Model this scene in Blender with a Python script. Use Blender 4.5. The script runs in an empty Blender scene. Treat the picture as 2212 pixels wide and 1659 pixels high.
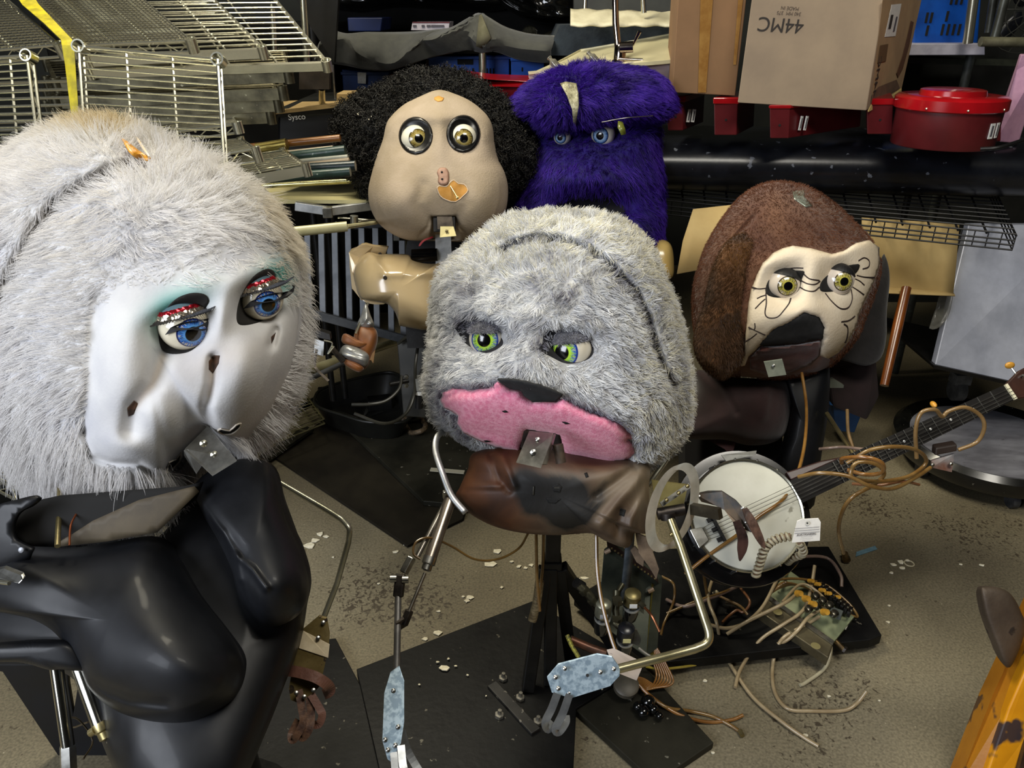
import bpy, bmesh, math, random
import numpy as np
from mathutils import Vector, Matrix, Quaternion
from mathutils.geometry import delaunay_2d_cdt
random.seed(11)
rng = np.random.default_rng(11)
R = math.radians
W, H, FPX = 2212.0, 1659.0, 1660.0
PITCH, CAMZ = R(26), 1.55
CP, SP = math.cos(PITCH), math.sin(PITCH)
SC = bpy.context.scene
COL = SC.collection

# ------------------------------------------------------------------ camera
cam = bpy.data.objects.new('camera', bpy.data.cameras.new('camera'))
COL.objects.link(cam)
cam.location = (0, 0, CAMZ)
cam.rotation_euler = (math.pi / 2 - PITCH, 0, 0)
cam.data.sensor_width = 36
cam.data.lens = FPX / W * 36
cam.data.clip_start = 0.05
SC.camera = cam
SC.view_settings.view_transform = 'Standard'
SC.view_settings.look = 'None'
SC.view_settings.gamma = 1
SC.view_settings.exposure = 0.15
SC.view_settings.use_curve_mapping = False
SC.cycles.max_bounces = 6
SC.cycles.transparent_max_bounces = 8
SC.cycles.use_denoising = True

# ------------------------------------------------------------------ world and lights
world = bpy.data.worlds.new('world'); SC.world = world
world.use_nodes = True
world.node_tree.nodes['Background'].inputs[0].default_value = (0.55, 0.62, 0.75, 1)
world.node_tree.nodes['Background'].inputs[1].default_value = 0.26

def area(name, loc, target, sx, sy, power, color):
    l = bpy.data.lights.new(name, 'AREA')
    l.shape = 'RECTANGLE'; l.size = sx; l.size_y = sy
    l.energy = power; l.color = color
    o = bpy.data.objects.new(name, l); COL.objects.link(o)
    o.location = loc
    o.rotation_euler = (Vector(target) - Vector(loc)).to_track_quat('-Z', 'Y').to_euler()
    return o
area('ceiling_lamp_light', (-1.0, 2.5, 3.6), (0.2, 1.9, 0.4), 1.4, 0.6, 92, (1.0, 0.92, 0.72))
area('ceiling_lamp_light', (0.9, 0.35, 3.6), (0.6, 1.8, 0.3), 1.5, 0.7, 62, (1.0, 0.95, 0.84))
area('cool_daylight_front_left', (-2.3, -0.9, 2.1), (0.2, 1.6, 0.6), 1.8, 1.8, 118, (0.86, 0.91, 1.0))  # cool daylight from the front left, its source unseen

# ------------------------------------------------------------------ geometry of the view
def ray(px, py):
    u = (px - W / 2) / FPX; v = -(py - H / 2) / FPX
    return Vector((u, CP + v * SP, -SP + v * CP))
CAMP = Vector((0, 0, CAMZ))
def P(px, py, Y):
    r = ray(px, py); return CAMP + r * (Y / r.y)
def D(px, py, d):
    return CAMP + ray(px, py) * d
def DP(pts, y0, d0, y1, d1, k=0.0):
    """points of one flat plate whose depth runs from d0 at row y0 to d1 at row y1"""
    return [D(x, y, 1 / (1 / d0 + (1 / d1 - 1 / d0) * (y - y0) / (y1 - y0) + k * (x - pts[0][0]))) for x, y in pts]
def G(px, py, z=0.0):
    r = ray(px, py); return CAMP + r * ((z - CAMZ) / r.z)

# ------------------------------------------------------------------ materials
MATS = {}
def hexc(h):
    h = h.lstrip('#'); c = [int(h[i:i+2], 16) / 255 for i in (0, 2, 4)]
    return tuple((x / 12.92 if x <= 0.04045 else ((x + 0.055) / 1.055) ** 2.4) for x in c) + (1,)
def nt(name):
    m = bpy.data.materials.new(name); m.use_nodes = True
    t = m.node_tree; b = t.nodes['Principled BSDF']
    return m, t, b
def N(t, kind, **kw):
    n = t.nodes.new(kind)
    for k, v in kw.items(): setattr(n, k, v)
    return n
def ramp(t, stops, interp='LINEAR'):
    r = N(t, 'ShaderNodeValToRGB'); e = r.color_ramp.elements
    r.color_ramp.interpolation = interp
    while len(e) < len(stops): e.new(0.5)
    for i, (p, c) in enumerate(stops):
        e[i].position = p; e[i].color = hexc(c) if isinstance(c, str) else c
    return r
def mat(name, c1, c2=None, scale=6, lo=0.38, hi=0.62, rough=0.5, metal=0.0, bump=0.0, bscale=80,
        spots=None, spec=0.5, coat=0.0, detail=5, rvar=0.0, sheen=0.0, trans=0.0, stretch=None, alpha=1.0):
    """spots = (colour, noise scale, threshold)"""
    if name in MATS: return MATS[name]
    m, t, b = nt(name); L = t.links
    tc = N(t, 'ShaderNodeTexCoord'); vec = tc.outputs['Object']
    if stretch:
        mp = N(t, 'ShaderNodeMapping'); mp.inputs['Scale'].default_value = stretch
        L.new(vec, mp.inputs[0]); vec = mp.outputs[0]
    col = None
    if c2:
        n = N(t, 'ShaderNodeTexNoise'); n.inputs['Scale'].default_value = scale
        n.inputs['Detail'].default_value = detail; n.inputs['Roughness'].default_value = 0.62
        L.new(vec, n.inputs[0])
        r = ramp(t, [(lo, c1), (hi, c2)]); L.new(n.outputs[0], r.inputs[0]); col = r.outputs[0]
        if rvar:
            mr = N(t, 'ShaderNodeMapRange'); L.new(n.outputs[0], mr.inputs[0])
            mr.inputs[1].default_value = 0.3; mr.inputs[2].default_value = 0.7
            mr.inputs[3].default_value = rough - rvar; mr.inputs[4].default_value = rough + rvar
            L.new(mr.outputs[0], b.inputs['Roughness'])
    if spots:
        n2 = N(t, 'ShaderNodeTexNoise'); n2.inputs['Scale'].default_value = spots[1]
        n2.inputs['Detail'].default_value = 4; L.new(vec, n2.inputs[0])
        r2 = ramp(t, [(spots[2], (0, 0, 0, 1)), (spots[2] + 0.03, (1, 1, 1, 1))]); L.new(n2.outputs[0], r2.inputs[0])
        mx = N(t, 'ShaderNodeMix', data_type='RGBA'); L.new(r2.outputs[0], mx.inputs[0])
        if col: L.new(col, mx.inputs[6])
        else: mx.inputs[6].default_value = hexc(c1)
        mx.inputs[7].default_value = hexc(spots[0]); col = mx.outputs[2]
    if col: L.new(col, b.inputs['Base Color'])
    else: b.inputs['Base Color'].default_value = hexc(c1)
    if not (rvar and c2): b.inputs['Roughness'].default_value = rough
    b.inputs['Metallic'].default_value = metal; b.inputs['Specular IOR Level'].default_value = spec
    if coat: b.inputs['Coat Weight'].default_value = coat; b.inputs['Coat Roughness'].default_value = 0.12
    if sheen: b.inputs['Sheen Weight'].default_value = sheen; b.inputs['Sheen Roughness'].default_value = 0.5
    if trans: b.inputs['Transmission Weight'].default_value = trans
    if alpha < 1: b.inputs['Alpha'].default_value = alpha
    if bump:
        n3 = N(t, 'ShaderNodeTexNoise'); n3.inputs['Scale'].default_value = bscale; n3.inputs['Detail'].default_value = 5
        L.new(vec, n3.inputs[0]); bp = N(t, 'ShaderNodeBump'); bp.inputs['Strength'].default_value = bump
        bp.inputs['Distance'].default_value = 0.004; L.new(n3.outputs[0], bp.inputs['Height']); L.new(bp.outputs[0], b.inputs['Normal'])
    MATS[name] = m
    return m

# ------------------------------------------------------------------ objects
WLOC = {}
def tag(o, label=None, cat=None, group=None, kind=None):
    if label: o['label'] = label
    if cat: o['category'] = cat
    if group: o['group'] = group
    if kind: o['kind'] = kind
    return o
def thing(name, label, cat, loc, group=None):
    o = bpy.data.objects.new(name, None); COL.objects.link(o)
    o.empty_display_size = 0.05
    o.location = loc; WLOC[o.name] = Vector(loc)
    return tag(o, label, cat, group)
def attach(o, parent):
    if parent is not None:
        o.parent = parent
        o.matrix_parent_inverse = Matrix.Translation(-WLOC[parent.name])
def mesh_obj(name, V, Fc, material, parent=None, angle=40, smooth=True, solidify=0, bevel=0):
    V = np.array([tuple(v) for v in V], dtype=float) if not isinstance(V, np.ndarray) else V
    c = (V.min(0) + V.max(0)) / 2
    me = bpy.data.meshes.new(name)
    me.from_pydata((V - c).tolist(), [], [tuple(int(i) for i in f) for f in Fc])
    me.validate(); me.update()
    if smooth and not (0 < solidify < .003):
        me.polygons.foreach_set('use_smooth', [True] * len(me.polygons))
        if angle < 180: me.set_sharp_from_angle(angle=R(angle))
    if material: me.materials.append(material)
    o = bpy.data.objects.new(name, me); COL.objects.link(o)
    o.location = c; WLOC[o.name] = Vector(c)
    attach(o, parent)
    if bevel:
        m = o.modifiers.new('bevel', 'BEVEL'); m.width = bevel; m.segments = 2; m.limit_method = 'ANGLE'; m.angle_limit = R(40)
    if solidify:
        m = o.modifiers.new('thickness', 'SOLIDIFY'); m.thickness = solidify; m.offset = 0
    return o
def smoothpath(pts, sub=6, closed=False):
    p = [Vector(q) for q in pts]; n = len(p)
    if n < 3: return p
    out = []
    rngi = range(n if closed else n - 1)
    for i in rngi:
        if closed: a, b, c, d = p[(i - 1) % n], p[i], p[(i + 1) % n], p[(i + 2) % n]
        else:
            b, c = p[i], p[i + 1]
            a = p[i - 1] if i > 0 else b * 2 - c
            d = p[i + 2] if i + 2 < n else c * 2 - b
        for k in range(sub):
            t = k / sub; t2, t3 = t * t, t ** 3
            out.append(0.5 * ((2 * b) + (c - a) * t + (2 * a - 5 * b + 4 * c - d) * t2 + (3 * b - a - 3 * c + d) * t3))
    if not closed: out.append(p[-1])
    return out
def frame_of(axis):
    a = Vector(axis).normalized()
    h = Vector((0, 0, 1)) if abs(a.z) < 0.9 else Vector((1, 0, 0))
    x = a.cross(h).normalized(); y = a.cross(x).normalized()
    return x, y, a
class MB:
    def __init__(s): s.V = []; s.F = []
    def add(s, V, F):
        o = len(s.V); s.V += [Vector(v) for v in V]; s.F += [tuple(i + o for i in f) for f in F]; return s
    def box(s, c, size, rot=None):
        c = Vector(c); hx, hy, hz = size[0] / 2, size[1] / 2, size[2] / 2
        M = rot if isinstance(rot, Matrix) else (Matrix.Rotation(rot, 3, 'Z') if rot else Matrix.Identity(3))
        V = [c + M @ Vector((x * hx, y * hy, z * hz)) for z in (-1, 1) for y in (-1, 1) for x in (-1, 1)]
        return s.add(V, [(0, 2, 3, 1), (4, 5, 7, 6), (0, 1, 5, 4), (2, 6, 7, 3), (0, 4, 6, 2), (1, 3, 7, 5)])
    def beam(s, a, b, w, h, up=(0, 0, 1)):
        a, b = Vector(a), Vector(b); d = (b - a).normalized(); u = Vector(up)
        x = d.cross(u); x = x.normalized() if x.length > 1e-4 else Vector((1, 0, 0)); u = x.cross(d)
        V = [p + x * sx * w / 2 + u * su * h / 2 for p in (a, b) for su in (-1, 1) for sx in (-1, 1)]
        return s.add(V, [(0, 1, 3, 2), (4, 6, 7, 5), (0, 4, 5, 1), (2, 3, 7, 6), (0, 2, 6, 4), (1, 5, 7, 3)])
    def prism(s, pts, vec):
        p = [Vector(q) for q in pts]; n = len(p); v = Vector(vec)
        s.add(p + [q + v for q in p], [tuple(range(n))[::-1], tuple(range(n, 2 * n))] + [(i, (i + 1) % n, n + (i + 1) % n, n + i) for i in range(n)])
        return s
    def tube(s, pts, r, n=8, closed=False, flat=None):
        """r: radius or list; flat=(wx,wy) ellipse factors"""
        p = [Vector(q) for q in pts]; m = len(p)
        if m < 2: return s
        rs = r if isinstance(r, (list, tuple)) else [r] * m
        T = []
        for i in range(m):
            a = p[(i - 1) % m] if (closed or i) else p[0]; b = p[(i + 1) % m] if (closed or i < m - 1) else p[-1]
            t = b - a; T.append(t.normalized() if t.length > 1e-9 else Vector((0, 0, 1)))
        x, y, _ = frame_of(T[0]); V = []
        fx, fy = flat or (1, 1)
        for i in range(m):
            if i:
                q = T[i - 1].rotation_difference(T[i]); x = q @ x
            x = (x - T[i] * x.dot(T[i])).normalized(); y = T[i].cross(x)
            for k in range(n):
                a = 2 * math.pi * k / n
                V.append(p[i] + (x * math.cos(a) * fx + y * math.sin(a) * fy) * rs[i])
        F = []
        for i in range(m if closed else m - 1):
            j = (i + 1) % m
            for k in range(n):
                F.append((i * n + k, i * n + (k + 1) % n, j * n + (k + 1) % n, j * n + k))
        if not closed: F += [tuple(range(n))[::-1], tuple((m - 1) * n + k for k in range(n))]
        return s.add(V, F)
    def cyl(s, a, b, r, n=16, r2=None): return s.tube([a, b], [r, r if r2 is None else r2], n)
    def lathe(s, prof, origin, axis=(0, 0, 1), n=28, caps=True):
        x, y, a = frame_of(axis); o = Vector(origin); m = len(prof)
        V = [o + a * z + (x * math.cos(2 * math.pi * k / n) + y * math.sin(2 * math.pi * k / n)) * r for r, z in prof for k in range(n)]
        F = [(i * n + k, i * n + (k + 1) % n, (i + 1) * n + (k + 1) % n, (i + 1) * n + k) for i in range(m - 1) for k in range(n)]
        if caps and prof[0][0] > 1e-6: F.append(tuple(range(n))[::-1])
        if caps and prof[-1][0] > 1e-6: F.append(tuple((m - 1) * n + k for k in range(n)))
        return s.add(V, F)
    def ball(s, c, r, sc=(1, 1, 1), n=16, rot=None):
        c = Vector(c); m = n // 2; V = []; F = []
        M = rot if rot else Matrix.Identity(3)
        for i in range(1, m):
            for k in range(n):
                a, b = math.pi * i / m, 2 * math.pi * k / n
                V.append(c + M @ Vector((r * sc[0] * math.sin(a) * math.cos(b), r * sc[1] * math.sin(a) * math.sin(b), r * sc[2] * math.cos(a))))
        V += [c + M @ Vector((0, 0, r * sc[2])), c - M @ Vector((0, 0, r * sc[2]))]
        T, B = len(V) - 2, len(V) - 1
        for i in range(m - 2):
            for k in range(n): F.append((i * n + k, (i + 1) * n + k, (i + 1) * n + (k + 1) % n, i * n + (k + 1) % n))
        for k in range(n): F += [(T, k, (k + 1) % n), (B, (m - 2) * n + (k + 1) % n, (m - 2) * n + k)]
        return s.add(V, F)
    def strip(s, rows):
        """rows: list of equal-length lists of points -> open grid"""
        n = len(rows[0]); V = [q for r in rows for q in r]
        return s.add(V, [(i * n + k, i * n + k + 1, (i + 1) * n + k + 1, (i + 1) * n + k) for i in range(len(rows) - 1) for k in range(n - 1)])
    def ribbon(s, pts, width, up):
        p = [Vector(q) for q in pts]; rows = []
        for i in range(len(p)):
            t = (p[min(i + 1, len(p) - 1)] - p[max(i - 1, 0)]).normalized()
            w = width[i] if isinstance(width, (list, tuple)) else width
            u = up[i] if isinstance(up, list) else Vector(up)
            x = t.cross(u).normalized() * w / 2
            rows.append([p[i] - x, p[i], p[i] + x])
        return s.strip(rows)
    def build(s, name, material, parent=None, **kw):
        return mesh_obj(name, s.V, s.F, material, parent, **kw)
def solo(o, label, cat, group=None): return tag(o, label, cat, group)
def structure(o): return tag(o, kind='structure')
def text(name, body, origin, xdir, ydir, size, material, parent, extrude=0.0003, align='CENTER'):
    cu = bpy.data.curves.new(name, 'FONT'); cu.body = body; cu.size = size; cu.extrude = extrude
    cu.align_x = align; cu.align_y = 'CENTER'; cu.materials.append(material)
    t_ = bpy.data.objects.new(name, cu); COL.objects.link(t_); bpy.context.view_layer.update()
    me = bpy.data.meshes.new_from_object(t_.evaluated_get(bpy.context.evaluated_depsgraph_get())); bpy.data.objects.remove(t_)
    me.materials.clear(); me.materials.append(material)
    o = bpy.data.objects.new(name, me); COL.objects.link(o)
    x = Vector(xdir).normalized(); y = Vector(ydir); y = (y - x * y.dot(x)).normalized(); z = x.cross(y)
    M = Matrix((x, y, z)).transposed().to_4x4(); M.translation = Vector(origin)
    o.matrix_world = M; WLOC[o.name] = Vector(origin)
    if parent is not None:
        o.parent = parent; o.matrix_parent_inverse = Matrix.Translation(-WLOC[parent.name])
    return o

# ------------------------------------------------------------------ swelled bodies (heads, padded shells)
def catmull2(pts, sub=8):
    return np.array([(q.x, q.y) for q in smoothpath([(a, b, 0) for a, b in pts], sub, True)])
def segdist(x, y, pts, closed=False):
    """distance of arrays x,y to a polyline"""
    best = np.full(x.shape, 1e9); n = len(pts)
    for i in range(n if closed else n - 1):
        ax, ay = pts[i]; bx, by = pts[(i + 1) % n]
        dx, dy = bx - ax, by - ay; L2 = dx * dx + dy * dy + 1e-9
        t = np.clip(((x - ax) * dx + (y - ay) * dy) / L2, 0, 1)
        best = np.minimum(best, np.hypot(x - ax - t * dx, y - ay - t * dy))
    return best
def inpoly(x, y, pts):
    ins = np.zeros(x.shape, bool); n = len(pts)
    for i in range(n):
        ax, ay = pts[i]; bx, by = pts[(i + 1) % n]
        if ay == by: continue
        c = ((ay > y) != (by > y)) & (x < (bx - ax) * (y - ay) / (by - ay) + ax)
        ins ^= c
    return ins
class Body:
    def __init__(s, outline, c, d0, Df, Db, bumps=(), q=2.4, slope=(0, 0), sub=8):
        s.c = np.array(c, float); s.d0, s.Df, s.Db, s.q, s.bumps, s.slope = d0, Df, Db, q, bumps, slope
        o = catmull2(outline, sub) - s.c
        th = np.arctan2(o[:, 1], o[:, 0]); r = np.hypot(o[:, 0], o[:, 1])
        i = np.argsort(th); th, r = th[i], r[i]
        s.th = np.concatenate([th - 2 * np.pi, th, th + 2 * np.pi]); s.r = np.concatenate([r, r, r])
    def Rad(s, th): return np.interp(th, s.th, s.r)
    def prof(s, t): return np.sqrt(np.clip(1 - np.clip(t, 0, 1) ** s.q, 0, 1))
    def h(s, x, y):
        dx, dy = x - s.c[0], y - s.c[1]
        t = np.hypot(dx, dy) / s.Rad(np.arctan2(dy, dx))
        h = s.Df * s.prof(t)
        fade = np.clip((1 - t) * 8, 0, 1)
        for b in s.bumps:
            if b[0] == 'g':      # x, y, rx, ry, rot, amp
                _, bx, by, rx, ry, rot, amp = b
                ca, sa = math.cos(R(rot)), math.sin(R(rot)); ux, uy = x - bx, y - by
                h = h + fade * amp * np.exp(-(((ux * ca + uy * sa) / rx) ** 2 + ((-ux * sa + uy * ca) / ry) ** 2))
            elif b[0] == 'l':    # pts, width, amp
                h = h + fade * b[3] * np.exp(-(segdist(x, y, b[1]) / b[2]) ** 2)
            elif b[0] == 'p':    # poly, edge, amp
                sd = segdist(x, y, b[1], True); ins = inpoly(x, y, b[1])
                k = np.clip(sd / b[2], 0, 1) * ins
                h = h + b[3] * k * k * (3 - 2 * k)
        return h
    def depth0(s, x, y): return s.d0 + (x - s.c[0]) * s.slope[0] + (y - s.c[1]) * s.slope[1]
    def pos(s, x, y, off=0.0):
        x = np.atleast_1d(np.array(x, float)); y = np.atleast_1d(np.array(y, float))
        d = s.depth0(x, y) - s.h(x, y) - off
        u = (x - W / 2) / FPX; v = -(y - H / 2) / FPX
        return np.stack([u * d, (CP + v * SP) * d, CAMZ + (-SP + v * CP) * d], 1)
    def at(s, x, y, off=0.0): return Vector(s.pos(x, y, off)[0])
    def mesh(s, name, material, parent, nt_=200, ns=90, nb=24, angle=180):
        th = np.linspace(-np.pi, np.pi, nt_, endpoint=False); rr = s.Rad(th)
        V = [s.pos([s.c[0]], [s.c[1]])]
        for i in range(1, ns + 1):
            t = math.sin(i / ns * math.pi / 2)
            V.append(s.pos(s.c[0] + t * rr * np.cos(th), s.c[1] + t * rr * np.sin(th)))
        fwd = np.array([0, CP, -SP])
        for i in range(1, nb):
            a = math.pi / 2 * (1 - i / nb); t = math.sin(a); x = s.c[0] + t * rr * np.cos(th); y = s.c[1] + t * rr * np.sin(th)
            d = s.depth0(x, y); u = (x - W / 2) / FPX; v = -(y - H / 2) / FPX
            V.append(np.stack([u * d, (CP + v * SP) * d, CAMZ + (-SP + v * CP) * d], 1) + fwd * s.Db * math.cos(a))
        d = s.d0; V.append((np.array(D(s.c[0], s.c[1], d)) + fwd * s.Db)[None])
        V = np.concatenate(V); last = len(V) - 1; F = []
        for k in range(nt_): F.append((0, 1 + k, 1 + (k + 1) % nt_))
        rows = ns + nb - 1
        for i in range(rows - 1):
            a = 1 + i * nt_; b = a + nt_
            for k in range(nt_): F.append((a + k, b + k, b + (k + 1) % nt_, a + (k + 1) % nt_))
        a = 1 + (rows - 1) * nt_
        for k in range(nt_): F.append((last, a + (k + 1) % nt_, a + k))
        a, b, c = (V[i] for i in F[0]); nn = np.cross(b - a, c - a)
        if np.dot(nn, V[0] - np.array([0, 0, CAMZ])) > 0: F = [f[::-1] for f in F]
        s.V, s.F = V, F
        return mesh_obj(name, V, F, material, parent, angle=angle)
    def patch(s, name, poly, material, parent, off=0.003, step=10, thick=0.003, smooth_edge=0, wob=0.0, round_edge=0.0):
        """a piece of cloth or plate lying on the body, traced by poly"""
        pts = np.array(poly, float)
        if smooth_edge: pts = catmull2(poly, smooth_edge)
        B = []
        n = len(pts)
        for i in range(n):
            a, b = pts[i], pts[(i + 1) % n]; m = max(1, int(np.hypot(*(b - a)) / step))
            for k in range(m): B.append(a + (b - a) * k / m)
        B = np.array(B)
        x0, y0 = B.min(0); x1, y1 = B.max(0)
        gx, gy = np.meshgrid(np.arange(x0, x1, step), np.arange(y0, y1, step)); gx, gy = gx.ravel(), gy.ravel()
        ok = inpoly(gx, gy, B) & (segdist(gx, gy, B, True) > step * 0.45)
        pv = [Vector(p) for p in B] + [Vector((a, b)) for a, b in zip(gx[ok], gy[ok])]
        nb_ = len(B)
        vv, ee, ff, *_ = delaunay_2d_cdt(pv, [(i, (i + 1) % nb_) for i in range(nb_)], [], 1, 1e-4)
        x = np.array([q.x for q in vv]); y = np.array([q.y for q in vv])
        o = np.full(x.shape, off)
        if round_edge:
            sd = segdist(x, y, B, True); o = off * np.sqrt(np.clip(1 - (1 - np.clip(sd / round_edge, 0, 1)) ** 2, 0, 1)) + 0.001
        V = s.pos(x, y, o) if not np.isscalar(o) else s.pos(x, y, o)
        cx = x[list(ff[0])] ; 
        F = [tuple(f) for f in ff]
        f0 = F[0]; a, b, c = (V[i] for i in f0[:3]); nn = np.cross(b - a, c - a)
        if np.dot(nn, V[f0[0]] - np.array([0, 0, CAMZ])) > 0: F = [f[::-1] for f in F]
        ob = mesh_obj(name, V, F, material, parent, angle=60)
        m = ob.modifiers.new('thickness', 'SOLIDIFY'); m.thickness = thick; m.offset = -1
        return ob
    def line(s, mb, pts, r, off=0.0, sub=6, n=6):
        q = smoothpath([(a, b, 0) for a, b in pts], sub)
        mb.tube([s.at(v.x, v.y, off) for v in q], r, n)

# ------------------------------------------------------------------ fur
def fur_mat(name, stops, rough=0.55, trans=0.25):
    if name in MATS: return MATS[name]
    m, t, b = nt(name); L = t.links
    a = N(t, 'ShaderNodeAttribute', attribute_name='tint')
    r = ramp(t, stops); L.new(a.outputs['Fac'], r.inputs[0])
    L.new(r.outputs[0], b.inputs['Base Color']); b.inputs['Roughness'].default_value = rough
    b.inputs['Specular IOR Level'].default_value = 0.25
    if trans:
        tr = N(t, 'ShaderNodeBsdfTranslucent'); L.new(r.outputs[0], tr.inputs[0])
        mx = N(t, 'ShaderNodeMixShader'); mx.inputs[0].default_value = trans
        L.new(b.outputs[0], mx.inputs[1]); L.new(tr.outputs[0], mx.inputs[2])
        L.new(mx.outputs[0], t.nodes['Material Output'].inputs['Surface'])
    MATS[name] = m
    return m
def sample_surface(V, F, n, mask=None):
    V = np.asarray(V); T = []
    for f in F:
        for k in range(1, len(f) - 1): T.append((f[0], f[k], f[k + 1]))
    T = np.array(T); A, B, C = V[T[:, 0]], V[T[:, 1]], V[T[:, 2]]
    cr = np.cross(B - A, C - A); ar = np.linalg.norm(cr, axis=1) / 2
    if mask is not None: ar = ar * mask((A + B + C) / 3)
    idx = rng.choice(len(T), n, p=ar / ar.sum())
    r1, r2 = np.sqrt(rng.random(n)), rng.random(n)
    p = (1 - r1)[:, None] * A[idx] + (r1 * (1 - r2))[:, None] * B[idx] + (r1 * r2)[:, None] * C[idx]
    nn = cr[idx] / (np.linalg.norm(cr[idx], axis=1)[:, None] + 1e-12)
    return p, nn
def vnoise(p, scale, seed=0):
    """cheap smooth pseudo-noise of positions, three channels, about -1..1"""
    q = p * scale; o = []
    for k in range(3):
        s = seed * 1.7 + k * 2.3
        a = np.sin(q[:, 0] * 1.0 + 1.3 * np.sin(q[:, 1] * 1.1 + s) + s) + np.sin(q[:, 1] * 1.3 + 1.2 * np.sin(q[:, 2] * 0.9 + s * 2) + 2 * s) \
            + np.sin(q[:, 2] * 1.2 + 1.4 * np.sin(q[:, 0] * 0.8 - s) + 3 * s)
        b = np.sin(q[:, 0] * 2.3 - s + 1.5 * np.sin(q[:, 2] * 2.1)) + np.sin(q[:, 1] * 2.7 + 2 * s + 1.1 * np.sin(q[:, 0] * 1.9))
        o.append(a / 3 * 0.7 + b / 2 * 0.4)
    return np.stack(o, 1)
def lay(nn, flow, up=.4):
    return flow - nn * (flow * nn).sum(1)[:, None] + nn * up
def project(p):
    d = p - np.array([0, 0, CAMZ]); z = d @ np.array([0, CP, -SP]); up = d @ np.array([0, SP, CP])
    return d[:, 0] / z * FPX + W / 2, H / 2 - up / z * FPX
def fur(name, parent, roots, dirs, length, radius, material, tint, segs=5, droop=0.0, curl=0.0, curlf=3.0, taper=0.15, clump=0.0, per=30):
    n = len(roots); dirs = dirs / (np.linalg.norm(dirs, axis=1)[:, None] + 1e-9)
    length = np.broadcast_to(np.asarray(length, float), (n,))
    c = WLOC[parent.name]; pos = np.zeros((n, segs, 3)); pos[:, 0] = roots
    ax = np.cross(dirs, np.array([0.3, 0.2, 0.9])); ax /= np.linalg.norm(ax, axis=1)[:, None] + 1e-9; bx = np.cross(dirs, ax)
    ph = rng.random(n) * 6.28; d = dirs.copy()
    dr = np.broadcast_to(np.asarray(droop, float), (n,)); cur = roots.copy()
    for k in range(1, segs):
        d = d + np.array([0, 0, -1]) * (dr / (segs - 1))[:, None]
        d /= np.linalg.norm(d, axis=1)[:, None]
        cur = cur + d * (length / (segs - 1))[:, None]
        q = cur
        if curl:
            a = ph + curlf * 6.28 * k / (segs - 1)
            q = cur + (ax * np.cos(a)[:, None] + bx * np.sin(a)[:, None]) * curl
        pos[:, k] = q
    if clump:
        from mathutils.kdtree import KDTree
        ng = max(1, n // per); kd = KDTree(ng)
        for i in range(ng): kd.insert(roots[i], i)
        kd.balance(); near = np.array([kd.find(r)[1] for r in roots])
        rel = pos[near] - roots[near][:, None]
        for k in range(1, segs):
            w = clump * (k / (segs - 1)) ** 1.2 * rng.uniform(.5, 1, n)[:, None]
            tgt = roots[near] * .75 + roots * .25 + rel[:, k] * np.minimum(1, length / np.maximum(length[near], 1e-6))[:, None]
            pos[:, k] = pos[:, k] * (1 - w) + tgt * w
    hc = bpy.data.hair_curves.new(name); hc.add_curves([segs] * n)
    hc.attributes['position'].data.foreach_set('vector', (pos - np.array(c)).reshape(-1))
    ra = hc.attributes.get('radius') or hc.attributes.new('radius', 'FLOAT', 'POINT')
    tp = np.linspace(1, taper, segs)[None, :] * np.broadcast_to(np.asarray(radius, float), (n,))[:, None]
    ra.data.foreach_set('value', tp.reshape(-1))
    ta = hc.attributes.new('tint', 'FLOAT', 'CURVE'); ta.data.foreach_set('value', np.clip(tint, 0, 1))
    hc.materials.append(material)
    o = bpy.data.objects.new(name, hc); COL.objects.link(o)
    o.location = c; WLOC[o.name] = Vector(c); attach(o, parent)
    return o

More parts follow.
